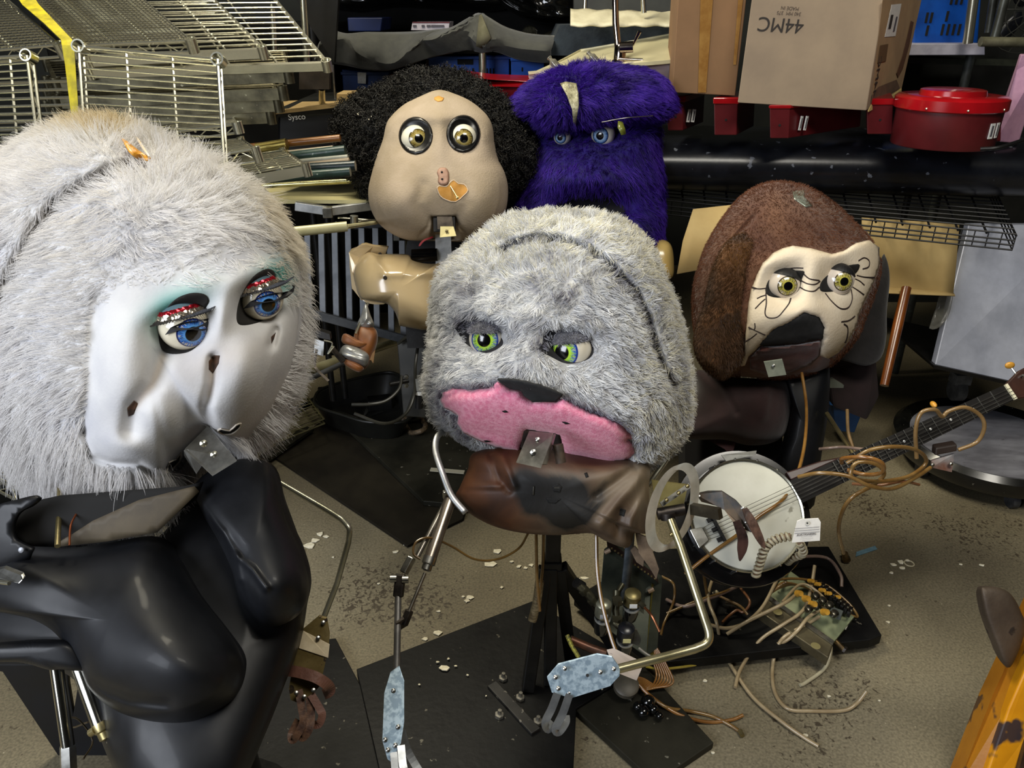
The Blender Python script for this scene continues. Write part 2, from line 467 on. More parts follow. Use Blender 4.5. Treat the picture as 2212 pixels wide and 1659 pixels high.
# ------------------------------------------------------------------ eyes
def eye_mat(name, iris_in, iris_out, ring, white='#e9e4d2', iris=0.5, pupil=0.2, streak=0.05, iris_mid=None):
    if name in MATS: return MATS[name]
    m, t, b = nt(name); L = t.links
    tc = N(t, 'ShaderNodeTexCoord'); nm = N(t, 'ShaderNodeVectorMath', operation='NORMALIZE'); L.new(tc.outputs['Object'], nm.inputs[0])
    sp = N(t, 'ShaderNodeSeparateXYZ'); L.new(nm.outputs[0], sp.inputs[0])
    ac = N(t, 'ShaderNodeMath', operation='ARCCOSINE'); L.new(sp.outputs[2], ac.inputs[0])
    dv = N(t, 'ShaderNodeMath', operation='DIVIDE'); L.new(ac.outputs[0], dv.inputs[0]); dv.inputs[1].default_value = math.pi / 2
    at = N(t, 'ShaderNodeMath', operation='ARCTAN2'); L.new(sp.outputs[1], at.inputs[0]); L.new(sp.outputs[0], at.inputs[1])
    cb = N(t, 'ShaderNodeCombineXYZ'); ml = N(t, 'ShaderNodeMath', operation='MULTIPLY'); L.new(at.outputs[0], ml.inputs[0]); ml.inputs[1].default_value = 7
    L.new(ml.outputs[0], cb.inputs[0]); L.new(dv.outputs[0], cb.inputs[1])
    nz = N(t, 'ShaderNodeTexNoise'); nz.inputs['Scale'].default_value = 2.2; nz.inputs['Detail'].default_value = 3; L.new(cb.outputs[0], nz.inputs[0])
    # streaks only inside the iris
    sb = N(t, 'ShaderNodeMath', operation='SUBTRACT'); L.new(nz.outputs[0], sb.inputs[0]); sb.inputs[1].default_value = 0.5
    mk = ramp(t, [(pupil * 1.1, (0, 0, 0, 1)), (pupil * 1.5, (1, 1, 1, 1)), (iris * 0.88, (1, 1, 1, 1)), (iris * 0.93, (0, 0, 0, 1))]); L.new(dv.outputs[0], mk.inputs[0])
    m2 = N(t, 'ShaderNodeMath', operation='MULTIPLY'); L.new(sb.outputs[0], m2.inputs[0]); L.new(mk.outputs[0], m2.inputs[1])
    m3 = N(t, 'ShaderNodeMath', operation='MULTIPLY_ADD'); L.new(m2.outputs[0], m3.inputs[0]); m3.inputs[1].default_value = streak * 10; L.new(dv.outputs[0], m3.inputs[2])
    mid = pupil + (iris - pupil) * 0.55
    st = [(pupil * 0.95, '#050506'), (pupil * 1.04, iris_in), (mid - 0.03, iris_mid or iris_in), (mid + 0.05, iris_out), (iris * 0.95, ring), (iris, ring), (iris * 1.04, white)]
    r = ramp(t, st); L.new(m3.outputs[0], r.inputs[0]); L.new(r.outputs[0], b.inputs['Base Color'])
    b.inputs['Roughness'].default_value = 0.16; b.inputs['Coat Weight'].default_value = 0.6; b.inputs['Coat Roughness'].default_value = 0.05
    MATS[name] = m
    return m
def eyeball(name, center, r, look, material, parent):
    mb = MB(); mb.ball((0, 0, 0), r, n=48)
    me = bpy.data.meshes.new(name); me.from_pydata([tuple(v) for v in mb.V], [], mb.F); me.update()
    me.polygons.foreach_set('use_smooth', [True] * len(me.polygons)); me.materials.append(material)
    o = bpy.data.objects.new(name, me); COL.objects.link(o)
    o.location = center; o.rotation_mode = 'QUATERNION'; o.rotation_quaternion = Vector(look).to_track_quat('Z', 'Y')
    WLOC[o.name] = Vector(center); attach(o, parent)
    return o
def eye_at(name, px, py, d, rpx, ix, iy, material, parent):
    """ball centred on the pixel's ray at depth d, pupil seen at ix,iy"""
    c = D(px, py, d); r = rpx * d / FPX
    f = Vector((0, CP, -SP)); up = Vector((0, SP, CP)); x = Vector((1, 0, 0))
    view = (CAMP - c).normalized()
    ox, oy = (ix - px) / rpx, -(iy - py) / rpx; oz = math.sqrt(max(0.05, 1 - ox * ox - oy * oy))
    look = x * ox + up * oy; look = look + view * oz
    return eyeball(name, c, r, look, material, parent)
def onball(c, r, px, py):
    o = CAMP - Vector(c); d = ray(px, py).normalized(); b = o.dot(d); q = b * b - o.dot(o) + r * r
    return CAMP + d * (-b - math.sqrt(q)) if q > 0 else CAMP + d * -b
def cap(mb, c, r, axis, half, n=32, m=14):
    """spherical cap shell (an eyelid) around axis"""
    x, y, a = frame_of(axis); c = Vector(c)
    rows = []
    for i in range(m + 1):
        t = R(half) * i / m
        rows.append([c + (a * math.cos(t) + (x * math.cos(2 * math.pi * k / n) + y * math.sin(2 * math.pi * k / n)) * math.sin(t)) * r for k in range(n + 1)])
    mb.strip(rows); return mb
# ================================================================== materials in use
chrome = mat('chrome', '#cfccb8', rough=0.24, metal=.95)
steel = mat('brushed_steel', '#b9b8b2', '#8d8c86', 25, rough=0.32, metal=1, bump=0.05)
alu = mat('aluminium', '#c4c6c6', '#9fa2a4', 18, rough=0.42, metal=0.9, bump=0.05)
galv = mat('galvanised', '#a9bcc9', '#7f93a3', 90, rough=0.4, metal=0.55, lo=0.42, hi=0.58, detail=2)
brass = mat('yellow_zinc', '#b5a678', '#8c8058', 20, rough=0.33, metal=0.9)
iron = mat('dark_iron', '#4a443f', '#2c2826', 25, rough=0.45, metal=0.85)
oldbrass = mat('old_brass', '#7c6540', '#4b3d28', 40, rough=0.4, metal=0.8)
blackpaint = mat('black_painted_steel', '#0d0d0e', '#1b1a19', 18, rough=0.42, metal=0.2, bump=0.1)
blackwire = mat('black_wire', '#131314', rough=0.45, metal=0.4)
blackplastic = mat('black_plastic', '#0c0d11', '#15171d', 10, rough=0.3, spots=('#5a5d65', 30, 0.67), bump=0.05)
rubber = mat('black_rubber', '#07080b', '#0c0e13', 7, rough=0.5, bump=0.04, bscale=40, rvar=0.1, spec=.3, coat=.05)
card = mat('cardboard', '#8b7a66', '#9c8971', 3, rough=0.85, bump=0.08, bscale=120)
card2 = mat('brown_cardboard', '#74573a', '#806041', 4, rough=0.85, bump=0.05)
card3 = mat('kraft_board', '#b39b68', '#a58b58', 4, rough=0.8, bump=0.12, bscale=12)
tapec = mat('packing_tape', '#7d5527', '#96713c', 12, rough=0.25, coat=0.4)
redp = mat('dark_red_plastic', '#56161a', '#4a1215', 8, rough=0.36)
redl = mat('bright_red_lid', '#970d14', '#840a10', 8, rough=0.2, coat=0.4)
blue = mat('blue_crate_plastic', '#0d4fae', '#0a3f92', 8, rough=0.4)
dkblue = mat('dark_blue_plastic', '#0b1f52', '#0a1a44', 8, rough=0.5)
white = mat('white_label', '#dcdcd8', '#c9c9c6', 120, rough=0.6)
ink = mat('printed_ink', '#2c2622', rough=0.7)
cream = mat('cream_board', '#b3aa78', '#c4bb8b', 5, rough=0.6, stretch=(1, 6, 6))
woodm = mat('varnished_wood', '#8a5a24', '#6d4319', 14, rough=0.35, stretch=(1, 8, 8), coat=0.2)
rawwood = mat('raw_wood', '#9c8355', '#7e6840', 12, rough=0.7, stretch=(1, 8, 8))
black = mat('flat_black', '#060606', rough=0.8)
greenp = mat('green_coated_pipe', '#2f4a42', '#1f332e', 12, rough=0.35, spots=('#8c9a90', 40, 0.68))

# ------------------------------------------------------------------ floor, walls, ceiling
def floor_material():
    m, t, b = nt('dirty_concrete'); L = t.links
    tc = N(t, 'ShaderNodeTexCoord'); v = tc.outputs['Object']
    n1 = N(t, 'ShaderNodeTexNoise'); n1.inputs['Scale'].default_value = 1.6; n1.inputs['Detail'].default_value = 8; L.new(v, n1.inputs[0])
    r1 = ramp(t, [(0.35, '#675e4a'), (0.5, '#7a715a'), (0.68, '#8a8169')]); L.new(n1.outputs[0], r1.inputs[0])
    # fine grain
    n2 = N(t, 'ShaderNodeTexNoise'); n2.inputs['Scale'].default_value = 160; n2.inputs['Detail'].default_value = 3; L.new(v, n2.inputs[0])
    r2 = ramp(t, [(0.35, '#8c8c8c'), (0.65, '#ffffff')]); L.new(n2.outputs[0], r2.inputs[0])
    mx = N(t, 'ShaderNodeMix', data_type='RGBA', blend_type='MULTIPLY'); mx.inputs[0].default_value = 0.55
    L.new(r1.outputs[0], mx.inputs[6]); L.new(r2.outputs[0], mx.inputs[7])
    # grime flakes, gathered in patches
    n3 = N(t, 'ShaderNodeTexNoise'); n3.inputs['Scale'].default_value = 62; n3.inputs['Detail'].default_value = 5; n3.inputs['Distortion'].default_value = 1.2; L.new(v, n3.inputs[0])
    n4 = N(t, 'ShaderNodeTexNoise'); n4.inputs['Scale'].default_value = 1.9; n4.inputs['Detail'].default_value = 2; L.new(v, n4.inputs[0])
    mk_ = None
    for (sx, sy, sr) in ((2030, 1130, .42), (930, 1290, .34), (1560, 1120, .3)):
        q = G(sx, sy) - Vector((0, 1.5, -.05)); dn = N(t, 'ShaderNodeVectorMath', operation='DISTANCE'); L.new(v, dn.inputs[0]); dn.inputs[1].default_value = q
        mr_ = N(t, 'ShaderNodeMapRange'); L.new(dn.outputs['Value'], mr_.inputs[0]); mr_.inputs[1].default_value = sr; mr_.inputs[2].default_value = 0; mr_.inputs[3].default_value = 0; mr_.inputs[4].default_value = .28
        if mk_ is None: mk_ = mr_.outputs[0]
        else:
            mm_ = N(t, 'ShaderNodeMath', operation='MAXIMUM'); L.new(mk_, mm_.inputs[0]); L.new(mr_.outputs[0], mm_.inputs[1]); mk_ = mm_.outputs[0]
    a4 = N(t, 'ShaderNodeMath', operation='ADD'); L.new(n4.outputs[0], a4.inputs[0]); L.new(mk_, a4.inputs[1])
    r4 = ramp(t, [(0.58, (0, 0, 0, 1)), (0.78, (1, 1, 1, 1))]); L.new(a4.outputs[0], r4.inputs[0])
    ad = N(t, 'ShaderNodeMath', operation='MULTIPLY_ADD'); L.new(r4.outputs[0], ad.inputs[0]); ad.inputs[1].default_value = 0.17; L.new(n3.outputs[0], ad.inputs[2])
    r3 = ramp(t, [(0.66, (0, 0, 0, 1)), (0.74, (1, 1, 1, 1))]); L.new(ad.outputs[0], r3.inputs[0])
    m2 = N(t, 'ShaderNodeMix', data_type='RGBA'); L.new(r3.outputs[0], m2.inputs[0]); L.new(mx.outputs[2], m2.inputs[6]); m2.inputs[7].default_value = hexc('#41382a')
    # small pale specks
    n5 = N(t, 'ShaderNodeTexVoronoi'); n5.inputs['Scale'].default_value = 26; L.new(v, n5.inputs[0])
    r5 = ramp(t, [(0.035, (1, 1, 1, 1)), (0.05, (0, 0, 0, 1))]); L.new(n5.outputs['Distance'], r5.inputs[0])
    m3 = N(t, 'ShaderNodeMix', data_type='RGBA'); L.new(r5.outputs[0], m3.inputs[0]); L.new(m2.outputs[2], m3.inputs[6]); m3.inputs[7].default_value = hexc('#a79e84')
    L.new(m3.outputs[2], b.inputs['Base Color'])
    rr = N(t, 'ShaderNodeMapRange'); L.new(n1.outputs[0], rr.inputs[0]); rr.inputs[3].default_value = 0.42; rr.inputs[4].default_value = 0.75
    L.new(rr.outputs[0], b.inputs['Roughness'])
    bp = N(t, 'ShaderNodeBump'); bp.inputs['Strength'].default_value = 0.25; bp.inputs['Distance'].default_value = 0.002
    L.new(n3.outputs[0], bp.inputs['Height']); L.new(bp.outputs[0], b.inputs['Normal'])
    return m
structure(MB().box((0, 1.5, -0.05), (9, 9, 0.1)).build('floor', floor_material(), smooth=False))
wallm = mat('dark_wall_paint', '#1a1c19', '#262824', 3, rough=0.9)
ceilm = mat('ceiling_paint', '#3a3a34', '#45453e', 3, rough=0.9)
structure(MB().box((0, 5.05, 1.9), (9, 0.1, 4.0)).build('wall_back', wallm, smooth=False))
structure(MB().box((-4.55, 1.5, 1.9), (0.1, 9, 4.0)).build('wall_left', wallm, smooth=False))
structure(MB().box((4.55, 1.5, 1.9), (0.1, 9, 4.0)).build('wall_right', wallm, smooth=False))
structure(MB().box((0, -3.05, 1.9), (9, 0.1, 4.0)).build('wall_front', wallm, smooth=False))
structure(MB().box((0, 1.5, 3.95), (9, 9, 0.1)).build('ceiling', ceilm, smooth=False))

# ------------------------------------------------------------------ boards and plates lying on the floor
def plate(name, pix, z, th, material, label, cat, group=None, parent=None):
    pts = [G(x, y, z) for x, y in pix]
    o = MB().prism(pts, (0, 0, -th)).build(name, material, parent, smooth=False, bevel=min(th * 0.3, 0.002))
    if label: tag(o, label, cat, group)
    return o
matb = mat('worn_black_board', '#070708', '#131312', 5, spec=.2, rough=0.5, rvar=0.12, spots=('#5f5b50', 48, 0.70), bump=0.15, bscale=60)
mato = mat('olive_worn_board', '#1b1a14', '#2c2a21', 4, spec=.2, rough=0.55, rvar=0.1, spots=('#6a675a', 50, 0.70), bump=0.15, bscale=60)
matbr = mat('shadowed_brown_mat', '#1b1813', '#262219', 4, spec=.15, rough=0.6, rvar=0.1, bump=0.1)  # brown mat; the shadow lying on it is put into the dark colour
plate('floor_mat', [(590, 985), (700, 905), (830, 870), (1010, 1085), (1000, 1120), (880, 1178)], 0.012, 0.011, matbr,
      'brown rubber mat with shadow painted in on the concrete floor behind the white furry head', 'mat')
plate('floor_board', [(742, 915), (955, 868), (1240, 1060), (1210, 1110), (915, 1082)], 0.034, 0.02, mato,
      'scuffed olive-black board lying on the floor under the black valve box', 'board')
plate('floor_board', [(1240, 1290), (1420, 1185), (1790, 1180), (1905, 1372), (1880, 1382), (1420, 1432)], 0.05, 0.03, matb,
      'glossy black plywood board under the loose tubing and green valve plate', 'board')
plate('floor_board', [(560, 1400), (725, 1378), (905, 1720), (500, 1800)], 0.02, 0.018, matb,
      'black board on the floor under the hand of the white furry puppet', 'board')

# ------------------------------------------------------------------ flakes of paint and plaster on the floor
def flake(px, py, size, seed, z=0.0):
    r = random.Random(seed); c = G(px, py, z); n = r.randint(5, 8)
    pts = []
    for k in range(n):
        a = 2 * math.pi * k / n + r.uniform(-.3, .3); q = size * r.uniform(0.45, 1.0)
        pts.append(c + Vector((math.cos(a) * q * 1.3, math.sin(a) * q, 0.0012)))
    return MB().prism(pts, (r.uniform(-.001, .001), 0, 0.002 + 0.001 * r.random()))
flakem = mat('plaster_flake', '#cfc6a8', '#e6e0cb', 60, rough=0.8)
fl = [(668, 1180, 16), (680, 1168, 13), (690, 1155, 12), (655, 1192, 9), (705, 1160, 8), (1060, 1220, 16), (1075, 1192, 13), (1120, 1225, 8), (1135, 1228, 7),
      (1148, 1222, 8), (1105, 1215, 6), (1165, 1228, 6), (1015, 1292, 13), (1008, 1300, 8), (945, 1368, 14), (918, 1382, 8), (1085, 1270, 6), (790, 1100, 7),
      (855, 1193, 8), (818, 1262, 6), (948, 1322, 6), (1945, 1215, 10), (1930, 1222, 9), (1960, 1212, 7), (1925, 1238, 6), (1948, 1228, 7), (2075, 1220, 5),
      (2120, 1222, 6), (1918, 1345, 6), (1920, 1310, 5), (1245, 1258, 17), (1262, 1250, 13), (1290, 1247, 8), (1540, 1628, 5), (1522, 1472, 6), (1740, 1590, 7),
      (905, 1460, 8), (875, 1178, 5), (1000, 1290, 5), (720, 1205, 4), (1175, 1300, 5), (1790, 1505, 5), (1900, 1515, 4), (1230, 1262, 10)]
for i, (x, y, s) in enumerate(fl):
    zz = 0.052 if (1230 < x < 1300 and y < 1270) else 0.0
    c = G(x, y, zz); mpp = (c - CAMP).dot(Vector((0, CP, -SP))) / FPX
    o = flake(x, y, s * mpp * .75, i, zz + 0.0005).build('plaster_flake', flakem, smooth=False)
    tag(o, 'chip of pale plaster lying on the dirty concrete floor', 'flake', 'plaster chips scattered on the floor')
fo = [(962, 1445, 18), (945, 1432, 6), (968, 1425, 6), (985, 1440, 5), (1010, 1460, 5), (1050, 1505, 3), (905, 1480, 5), (1300, 1490, 4)]
for i, (x, y, s) in enumerate(fo):
    c = G(x, y, 0.03); mpp = (c - CAMP).dot(Vector((0, CP, -SP))) / FPX
    o = flake(x, y, s * mpp * 0.6, 90 + i, 0.0325).build('plaster_flake', flakem, smooth=False)
    tag(o, 'chip of white plaster lying on the black steel base plate', 'flake', 'plaster chips on the base plate')
o = MB().prism([G(1848, 1203, .001), G(1850, 1193, .001), G(1890, 1180, .001), (G(1895, 1187, .001))], (0, 0, .002)).build('paper_scrap', mat('blue_paper', '#51707f', '#64838f', 40, rough=0.8), smooth=False)
tag(o, 'thin torn strip of blue paper on the bare concrete', 'paper scrap')
c = G(1964, 1217, 0.002)
o = MB().tube([c + Vector((math.cos(a) * .014, math.sin(a) * .014, 0)) for a in np.linspace(0, 6.283, 24, endpoint=False)], .002, 6, True).build('washer_ring', mat('pale_ring', '#b8ae90', rough=.6))
tag(o, 'small pale plastic ring beside the plaster crumbs on the concrete', 'ring')
# ================================================================== stacked wire shelving on the left
def wire_shelf(name, quad, label, group=None, nw=18, ns=4, rw=0.0022, rail=0.03, collar=0.014, material=None, solid_rail=False, cols=4, sub=0):
    """quad: near-left, near-right, far-right, far-left corners"""
    a, b, c, d = [Vector(q) for q in quad]; nrm = (b - a).cross(d - a).normalized()
    if nrm.z < 0 and abs(nrm.z) > 0.3: nrm = -nrm
    material = material or chrome
    t = thing(name, label, 'shelf', (a + b) / 2, group)
    m = MB()
    for i in range(1, nw):
        k = i / nw; m.tube([a.lerp(d, k), b.lerp(c, k)], rw, 5)
    for i in range(1, ns):
        k = i / ns; m.tube([a.lerp(b, k) - nrm * rw * 2, d.lerp(c, k) - nrm * rw * 2], rw * 1.5, 5)
    if sub:
        for i in range(1, sub):
            k = i / sub; m.tube([a.lerp(b, k) + nrm * rw, d.lerp(c, k) + nrm * rw], rw * .8, 4)
    m.build('wire_grid', material, t)
    m = MB()
    for p, q in ((a, b), (b, c), (c, d), (d, a)):
        if solid_rail: m.beam(p - nrm * rail / 2, q - nrm * rail / 2, 0.012, rail, nrm)
        else:
            m.tube([p, q], rw * 1.7, 6); m.tube([p - nrm * rail, q - nrm * rail], rw * 1.7, 6)
            L_ = (q - p).length; n = max(4, int(L_ / 0.035)); zz = []
            for i in range(n + 1): zz.append(p.lerp(q, i / n) - nrm * (rail if i % 2 else 0))
            m.tube(zz, rw * 0.8, 5)
    m.build('rail', material, t)
    if collar:
        for p in (a, b, c, d)[:cols]:
            MB().lathe([(collar, -rail * 1.1), (collar, 0.006), (collar * .78, 0.006), (collar * .78, -rail * 1.1), (collar, -rail * 1.1)], p, nrm, 16, caps=False).build('collar', material, t)
    return t
perf = dict(nw=34, ns=3, rw=0.0021, sub=26)
wire_shelf('wire_shelf', [P(-170, 122, 2.02), P(128, 97, 2.02), P(-30, -40, 2.55), P(-330, -40, 2.55)], 'chrome slotted shelf on top of the stack, left of the yellow strap', nw=30, ns=3, sub=22, rail=.028)
wire_shelf('wire_shelf', [P(160, 98, 2.08), P(412, 88, 2.08), P(262, -42, 2.6), P(10, -42, 2.6)], 'chrome slotted shelf on top of the stack, right beside the yellow strap', rail=.026, **{k: v for k, v in perf.items()})
wire_shelf('wire_shelf', [P(186, 122, 2.14), P(566, 104, 2.14), P(420, -42, 2.7), P(40, -42, 2.7)], 'chrome shelf with solid front rail and clip corners, second layer of the stack', rail=.024, solid_rail=True, nw=20, ns=5, collar=.013)
wire_shelf('wire_shelf', [P(190, 150, 2.22), P(705, 134, 2.22), P(560, -42, 2.8), P(60, -42, 2.8)], 'long chrome wire shelf sticking out furthest right at the top of the stack', rail=.022, solid_rail=True, nw=16, ns=5, collar=.014, rw=.0026)
o = [(150, 640, 165, 0.02), (188, 628, 205, -.01), (214, 618, 232, .01), (240, 602, 258, 0.0)]
names = ['dull chrome shelf edge with square clip, third layer down the stack', 'dull chrome shelf in the stack just above the white-headed puppet, fourth layer',
         'scratched grey shelf with drilled end plate, fifth layer of the stack', 'lowest grey shelf of the stack with a bolt hole near its end']
tarn = mat('tarnished_steel', '#6f6a55', '#4a4638', 14, rough=0.38, metal=0.85, spots=('#a8a288', 60, .68))
for i, (y0, x1, y1, dz) in enumerate(o):
    Y = 2.24 + .02 * i
    wire_shelf('wire_shelf', [P(120, y0 + 22, Y), P(x1 - 18, y0 + 2, Y), P(x1 - 30, y0 - 42, Y + .4), P(100, y0 - 20, Y + .4)], names[i], 'shelves in the stack', nw=8, ns=3,
               rail=.030, solid_rail=True, collar=.014, material=tarn)
wire_shelf('wire_shelf', [P(-60, 128, 1.88), P(58, 120, 1.88), P(88, 350, 1.80), P(-60, 350, 1.80)], 'chrome wire shelf leaning upright at the left, cut by the frame edge', nw=15, ns=3, rail=.02, collar=.014, cols=2)
wire_shelf('wire_shelf', [P(170, 100, 1.9), P(470, 128, 1.9), P(488, 420, 1.78), P(192, 420, 1.78)], 'chrome wire shelf standing upright behind the white furry head', nw=21, ns=3, rail=.02, collar=.015, cols=2)
# small wire shelves lower at the right of the stack
wire_shelf('wire_shelf', [P(330, 292, 2.1), P(512, 268, 2.1), P(500, 250, 2.4), P(330, 262, 2.4)], 'small chrome shelf with hooked corner behind the upright wire shelf', nw=8, ns=4, rail=.022, collar=.014)
wire_shelf('wire_shelf', [P(380, 352, 2.0), P(552, 322, 2.0), P(520, 300, 2.3), P(360, 318, 2.3)], 'chrome truss-edged shelf lying over the pipe ends', nw=8, ns=4, rail=.03, collar=.012)
wire_shelf('wire_shelf', [P(470, 392, 1.95), P(660, 358, 1.95), P(610, 322, 2.4), P(460, 345, 2.4)], 'chrome shelf with a solid rail just right of the white fur', nw=12, ns=4, rail=.024, solid_rail=True, collar=.011)
# near-black block added behind, standing in for the darkness inside the stack
nearblack = mat('near_black_block', '#050504', '#0b0b09', 8, rough=0.8, spec=.1)
ob = MB().box((-1.35, 3.75, 0.75), (1.2, 0.5, 1.5)).build('dark_backing_block', nearblack, smooth=False, bevel=.01)
tag(ob, 'added near-black cabinet standing behind the stacked wire shelves', 'backdrop')
ob = MB().box((-1.42, 2.34, .52), (.86, .5, 1.04)).build('steel_workbench', nearblack, smooth=False, bevel=.01)
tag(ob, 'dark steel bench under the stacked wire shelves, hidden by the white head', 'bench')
for i in range(9):   # loose rods seen through the grids
    y = 175 + 17 * i; x0, x1 = 60 + 9 * (i % 3), 150 + 14 * ((i * 7) % 5)
    ob = MB().cyl(P(x0 - 120, y + 6, 2.2), P(x1, y, 2.2), .0042, 6).build('shelf_rod', chrome)
    tag(ob, 'thin chrome rod end poking between the stacked wire shelves', 'rod', 'chrome rods in the shelf stack')

# yellow strap over the stack
ys = mat('yellow_webbing', '#b8a800', '#8d8200', 30, rough=0.55)
m = MB(); st = [(22, 58, -30, 2.3), (48, 84, 10, 2.22), (95, 122, 50, 2.08), (132, 156, 86, 1.98), (134, 160, 98, 1.955), (141, 163, 140, 1.94), (150, 168, 215, 1.9), (156, 170, 260, 1.88), (158, 172, 340, 1.86)]
m.strip([[P(a, y, Y), P((a + b) / 2, y, Y - .002), P(b, y, Y)] for a, b, y, Y in st]); ob = m.build('cargo_strap', ys, solidify=.002, angle=20)
tag(ob, 'yellow webbing strap tied over the stacked wire shelves', 'strap')

# black box with maker's name, wooden board above, uprights
t = thing('storage_bin', 'black storage tub with a wooden board on it beside the shelf stack', 'bin', P(640, 380, 2.75))
MB().prism([P(600, 248, 2.75), P(742, 240, 2.75), P(740, 385, 2.75), P(600, 390, 2.75)], (0, .5, .0)).build('tub_body', mat('bin_black', '#050507', '#0b0b10', 8, rough=.35), t, smooth=False, bevel=.008)
MB().prism([P(596, 236, 2.72), P(744, 228, 2.72), P(744, 246, 2.72), P(596, 254, 2.72)], (0, .55, .0)).build('tub_rim', mat('bin_rim', '#10110f', rough=.4), t, smooth=False, bevel=.004)
text('printed_name', 'Sysco', P(641, 253, 2.71), P(660, 252, 2.71) - P(620, 254, 2.71), (0, 0, 1), .026, white, t)
ob = MB().prism([P(585, 240, 2.7), P(744, 222, 2.7), P(735, 214, 3.1), P(600, 218, 3.1)], (0, 0, -.012)).build('wooden_board', rawwood, smooth=False)
tag(ob, 'raw wooden board lying across the black storage tub', 'board')
ob = MB().prism([P(727, 202, 2.9), P(760, 202, 2.9), P(760, 224, 2.9), P(727, 224, 2.9)], (0, .12, 0)).build('wood_block', rawwood, smooth=False, bevel=.002)
tag(ob, 'short wooden block on the board left of the curly black hair', 'block')
for (xa, xb, Y, r, lb) in ((652, 664, 2.95, .012, 'chrome shelf post rising behind the long chrome shelf'), (585, 595, 3.05, .01, 'thin steel post at the top, left of the taller chrome post')):
    ob = MB().cyl(P(xa, -60, Y), P(xb, 150, Y), r, 14).build('shelf_post', chrome); tag(ob, lb, 'post')
ob = MB().prism([P(646, 152, 2.7), P(712, 150, 2.7), P(711, 193, 2.7), P(646, 193, 2.7)], (0, .03, 0)).build('bracket_plate', mat('brown_steel', '#4a4036', '#3a332b', 20, rough=.5, metal=.5), smooth=False)
tag(ob, 'brown steel bracket hanging under the shelf end', 'bracket')
ob = MB().cyl(P(695, 192, 2.72), P(696, 226, 2.76), .011, 12).build('short_post', chrome); tag(ob, 'short chrome post standing on the wooden board', 'post')
ob = MB().tube([P(719, 140, 3.0), P(724, 225, 3.0)], .004, 8).build('thin_rod', steel); tag(ob, 'thin steel rod beside the wooden block', 'rod')
# plastic-wrapped dark sheet at the very top
ob = MB().prism([P(600, -80, 3.1), P(735, -80, 3.1), P(722, 135, 3.1), P(672, 60, 3.1)], (0, .03, 0)).build('backing_sheet', mat('dark_panel', '#0f0f0d', '#1b1a17', 6, rough=.6, spec=.2), smooth=False)
tag(ob, 'dark steel sheet standing behind the end of the shelf stack', 'sheet')

# pipes and handles in a heap
def pipe(name, a, b, r, material, label, cat='pipe', group=None, n=14):
    t = MB(); t.lathe([(r * .72, 0), (r, 0), (r, (b - a).length), (r * .72, (b - a).length)], a, (b - a), n)
    return tag(t.build(name, material), label, cat, group)
pipe('broom_handle', P(540, 318, 2.45), P(735, 298, 2.45), .011, woodm, 'varnished wooden broom handle on top of the pipe heap', 'handle')
pipe('metal_sleeve', P(555, 322, 2.42), P(620, 311, 2.42), .017, mat('brassy_sleeve', '#b3a35e', '#8f8045', 20, rough=.3, metal=.8), 'brass-coloured sleeve around the wooden broom handle', 'sleeve')
pipe('flat_bar', P(555, 338, 2.4), P(720, 321, 2.4), .009, mat('pale_pinkish', '#b3a68e', rough=.5), 'pale flat bar lying just below the broom handle', 'bar')
pipe('green_pipe', P(560, 348, 2.35), P(746, 325, 2.35), .016, greenp, 'green-coated pipe with open right end, highest of the green ones', 'pipe')
pipe('thin_pipe', P(585, 356, 2.33), P(752, 340, 2.33), .009, mat('grey_white_pipe', '#97978a', '#7a7b70', 20, rough=.4), 'grey-white thin pipe between two green pipes', 'pipe')
pipe('flat_bar', P(660, 358, 2.28), P(755, 348, 2.28), .010, mat('brownish_bar', '#83735c', rough=.5), 'brownish bar lying among the green pipes', 'bar')
pipe('dark_pipe', P(600, 368, 2.25), P(768, 358, 2.25), .015, mat('blue_black_pipe', '#1a2b2e', '#142124', 12, rough=.3), 'blue-black pipe with a bright rim at its open end', 'pipe')
pipe('green_pipe', P(570, 386, 2.2), P(757, 371, 2.2), .013, greenp, 'scratched green pipe with a rounded end, lowest of the heap', 'pipe')
pipe('chrome_pipe', P(570, 401, 2.670), P(810, 388, 2.670), .0095, mat('pale_brass_pipe', '#c9c393', '#a9a370', 12, rough=.25, metal=.85), 'long shiny pale pipe lying along the cream table edge', 'pipe')
# cream table on a metal frame with corner block
t = thing('work_table', 'cream-topped metal table piled with pipes behind the puppets', 'table', P(760, 700, 2.970))
a, b = P(610, 440, 2.570), P(860, 428, 2.570)
MB().prism([P(600, 432, 2.540), P(860, 432, 2.540), P(860, 392, 3.120), P(560, 396, 3.120)], (0, 0, -.012)).build('table_top', cream, t, smooth=False)
MB().beam(P(638, 445, 2.500), P(712, 456, 2.500), .02, .028).build('frame_rail', alu, t, smooth=False, bevel=.002)
MB().beam(P(712, 456, 2.500), P(850, 438, 2.580), .02, .028).build('frame_rail', alu, t, smooth=False, bevel=.002)
MB().box(P(708, 458, 2.495), (.032, .03, .034), R(8)).build('corner_block', steel, t, smooth=False, bevel=.003)
MB().prism([P(850, 440, 2.600), P(890, 436, 2.720), P(890, 520, 2.720), P(850, 520, 2.600)], (.02, 0, 0)).build('side_rail', mat('frame_grey', '#5a5a55', rough=.5, metal=.5), t, smooth=False)
for x, y, Y in ((675, 560, 2.68), (705, 560, 2.72)):
    MB().cyl(P(x, 455, Y), P(x, 470, Y) * 1 + Vector((0, 0, -.72)), .012, 10).build('leg', blackpaint, t)
m = MB(); m.tube(smoothpath([P(725, 480, 2.520), P(745, 492, 2.500), P(770, 480, 2.500), P(800, 476, 2.520), P(838, 474, 2.540)], 5), .0035, 6)
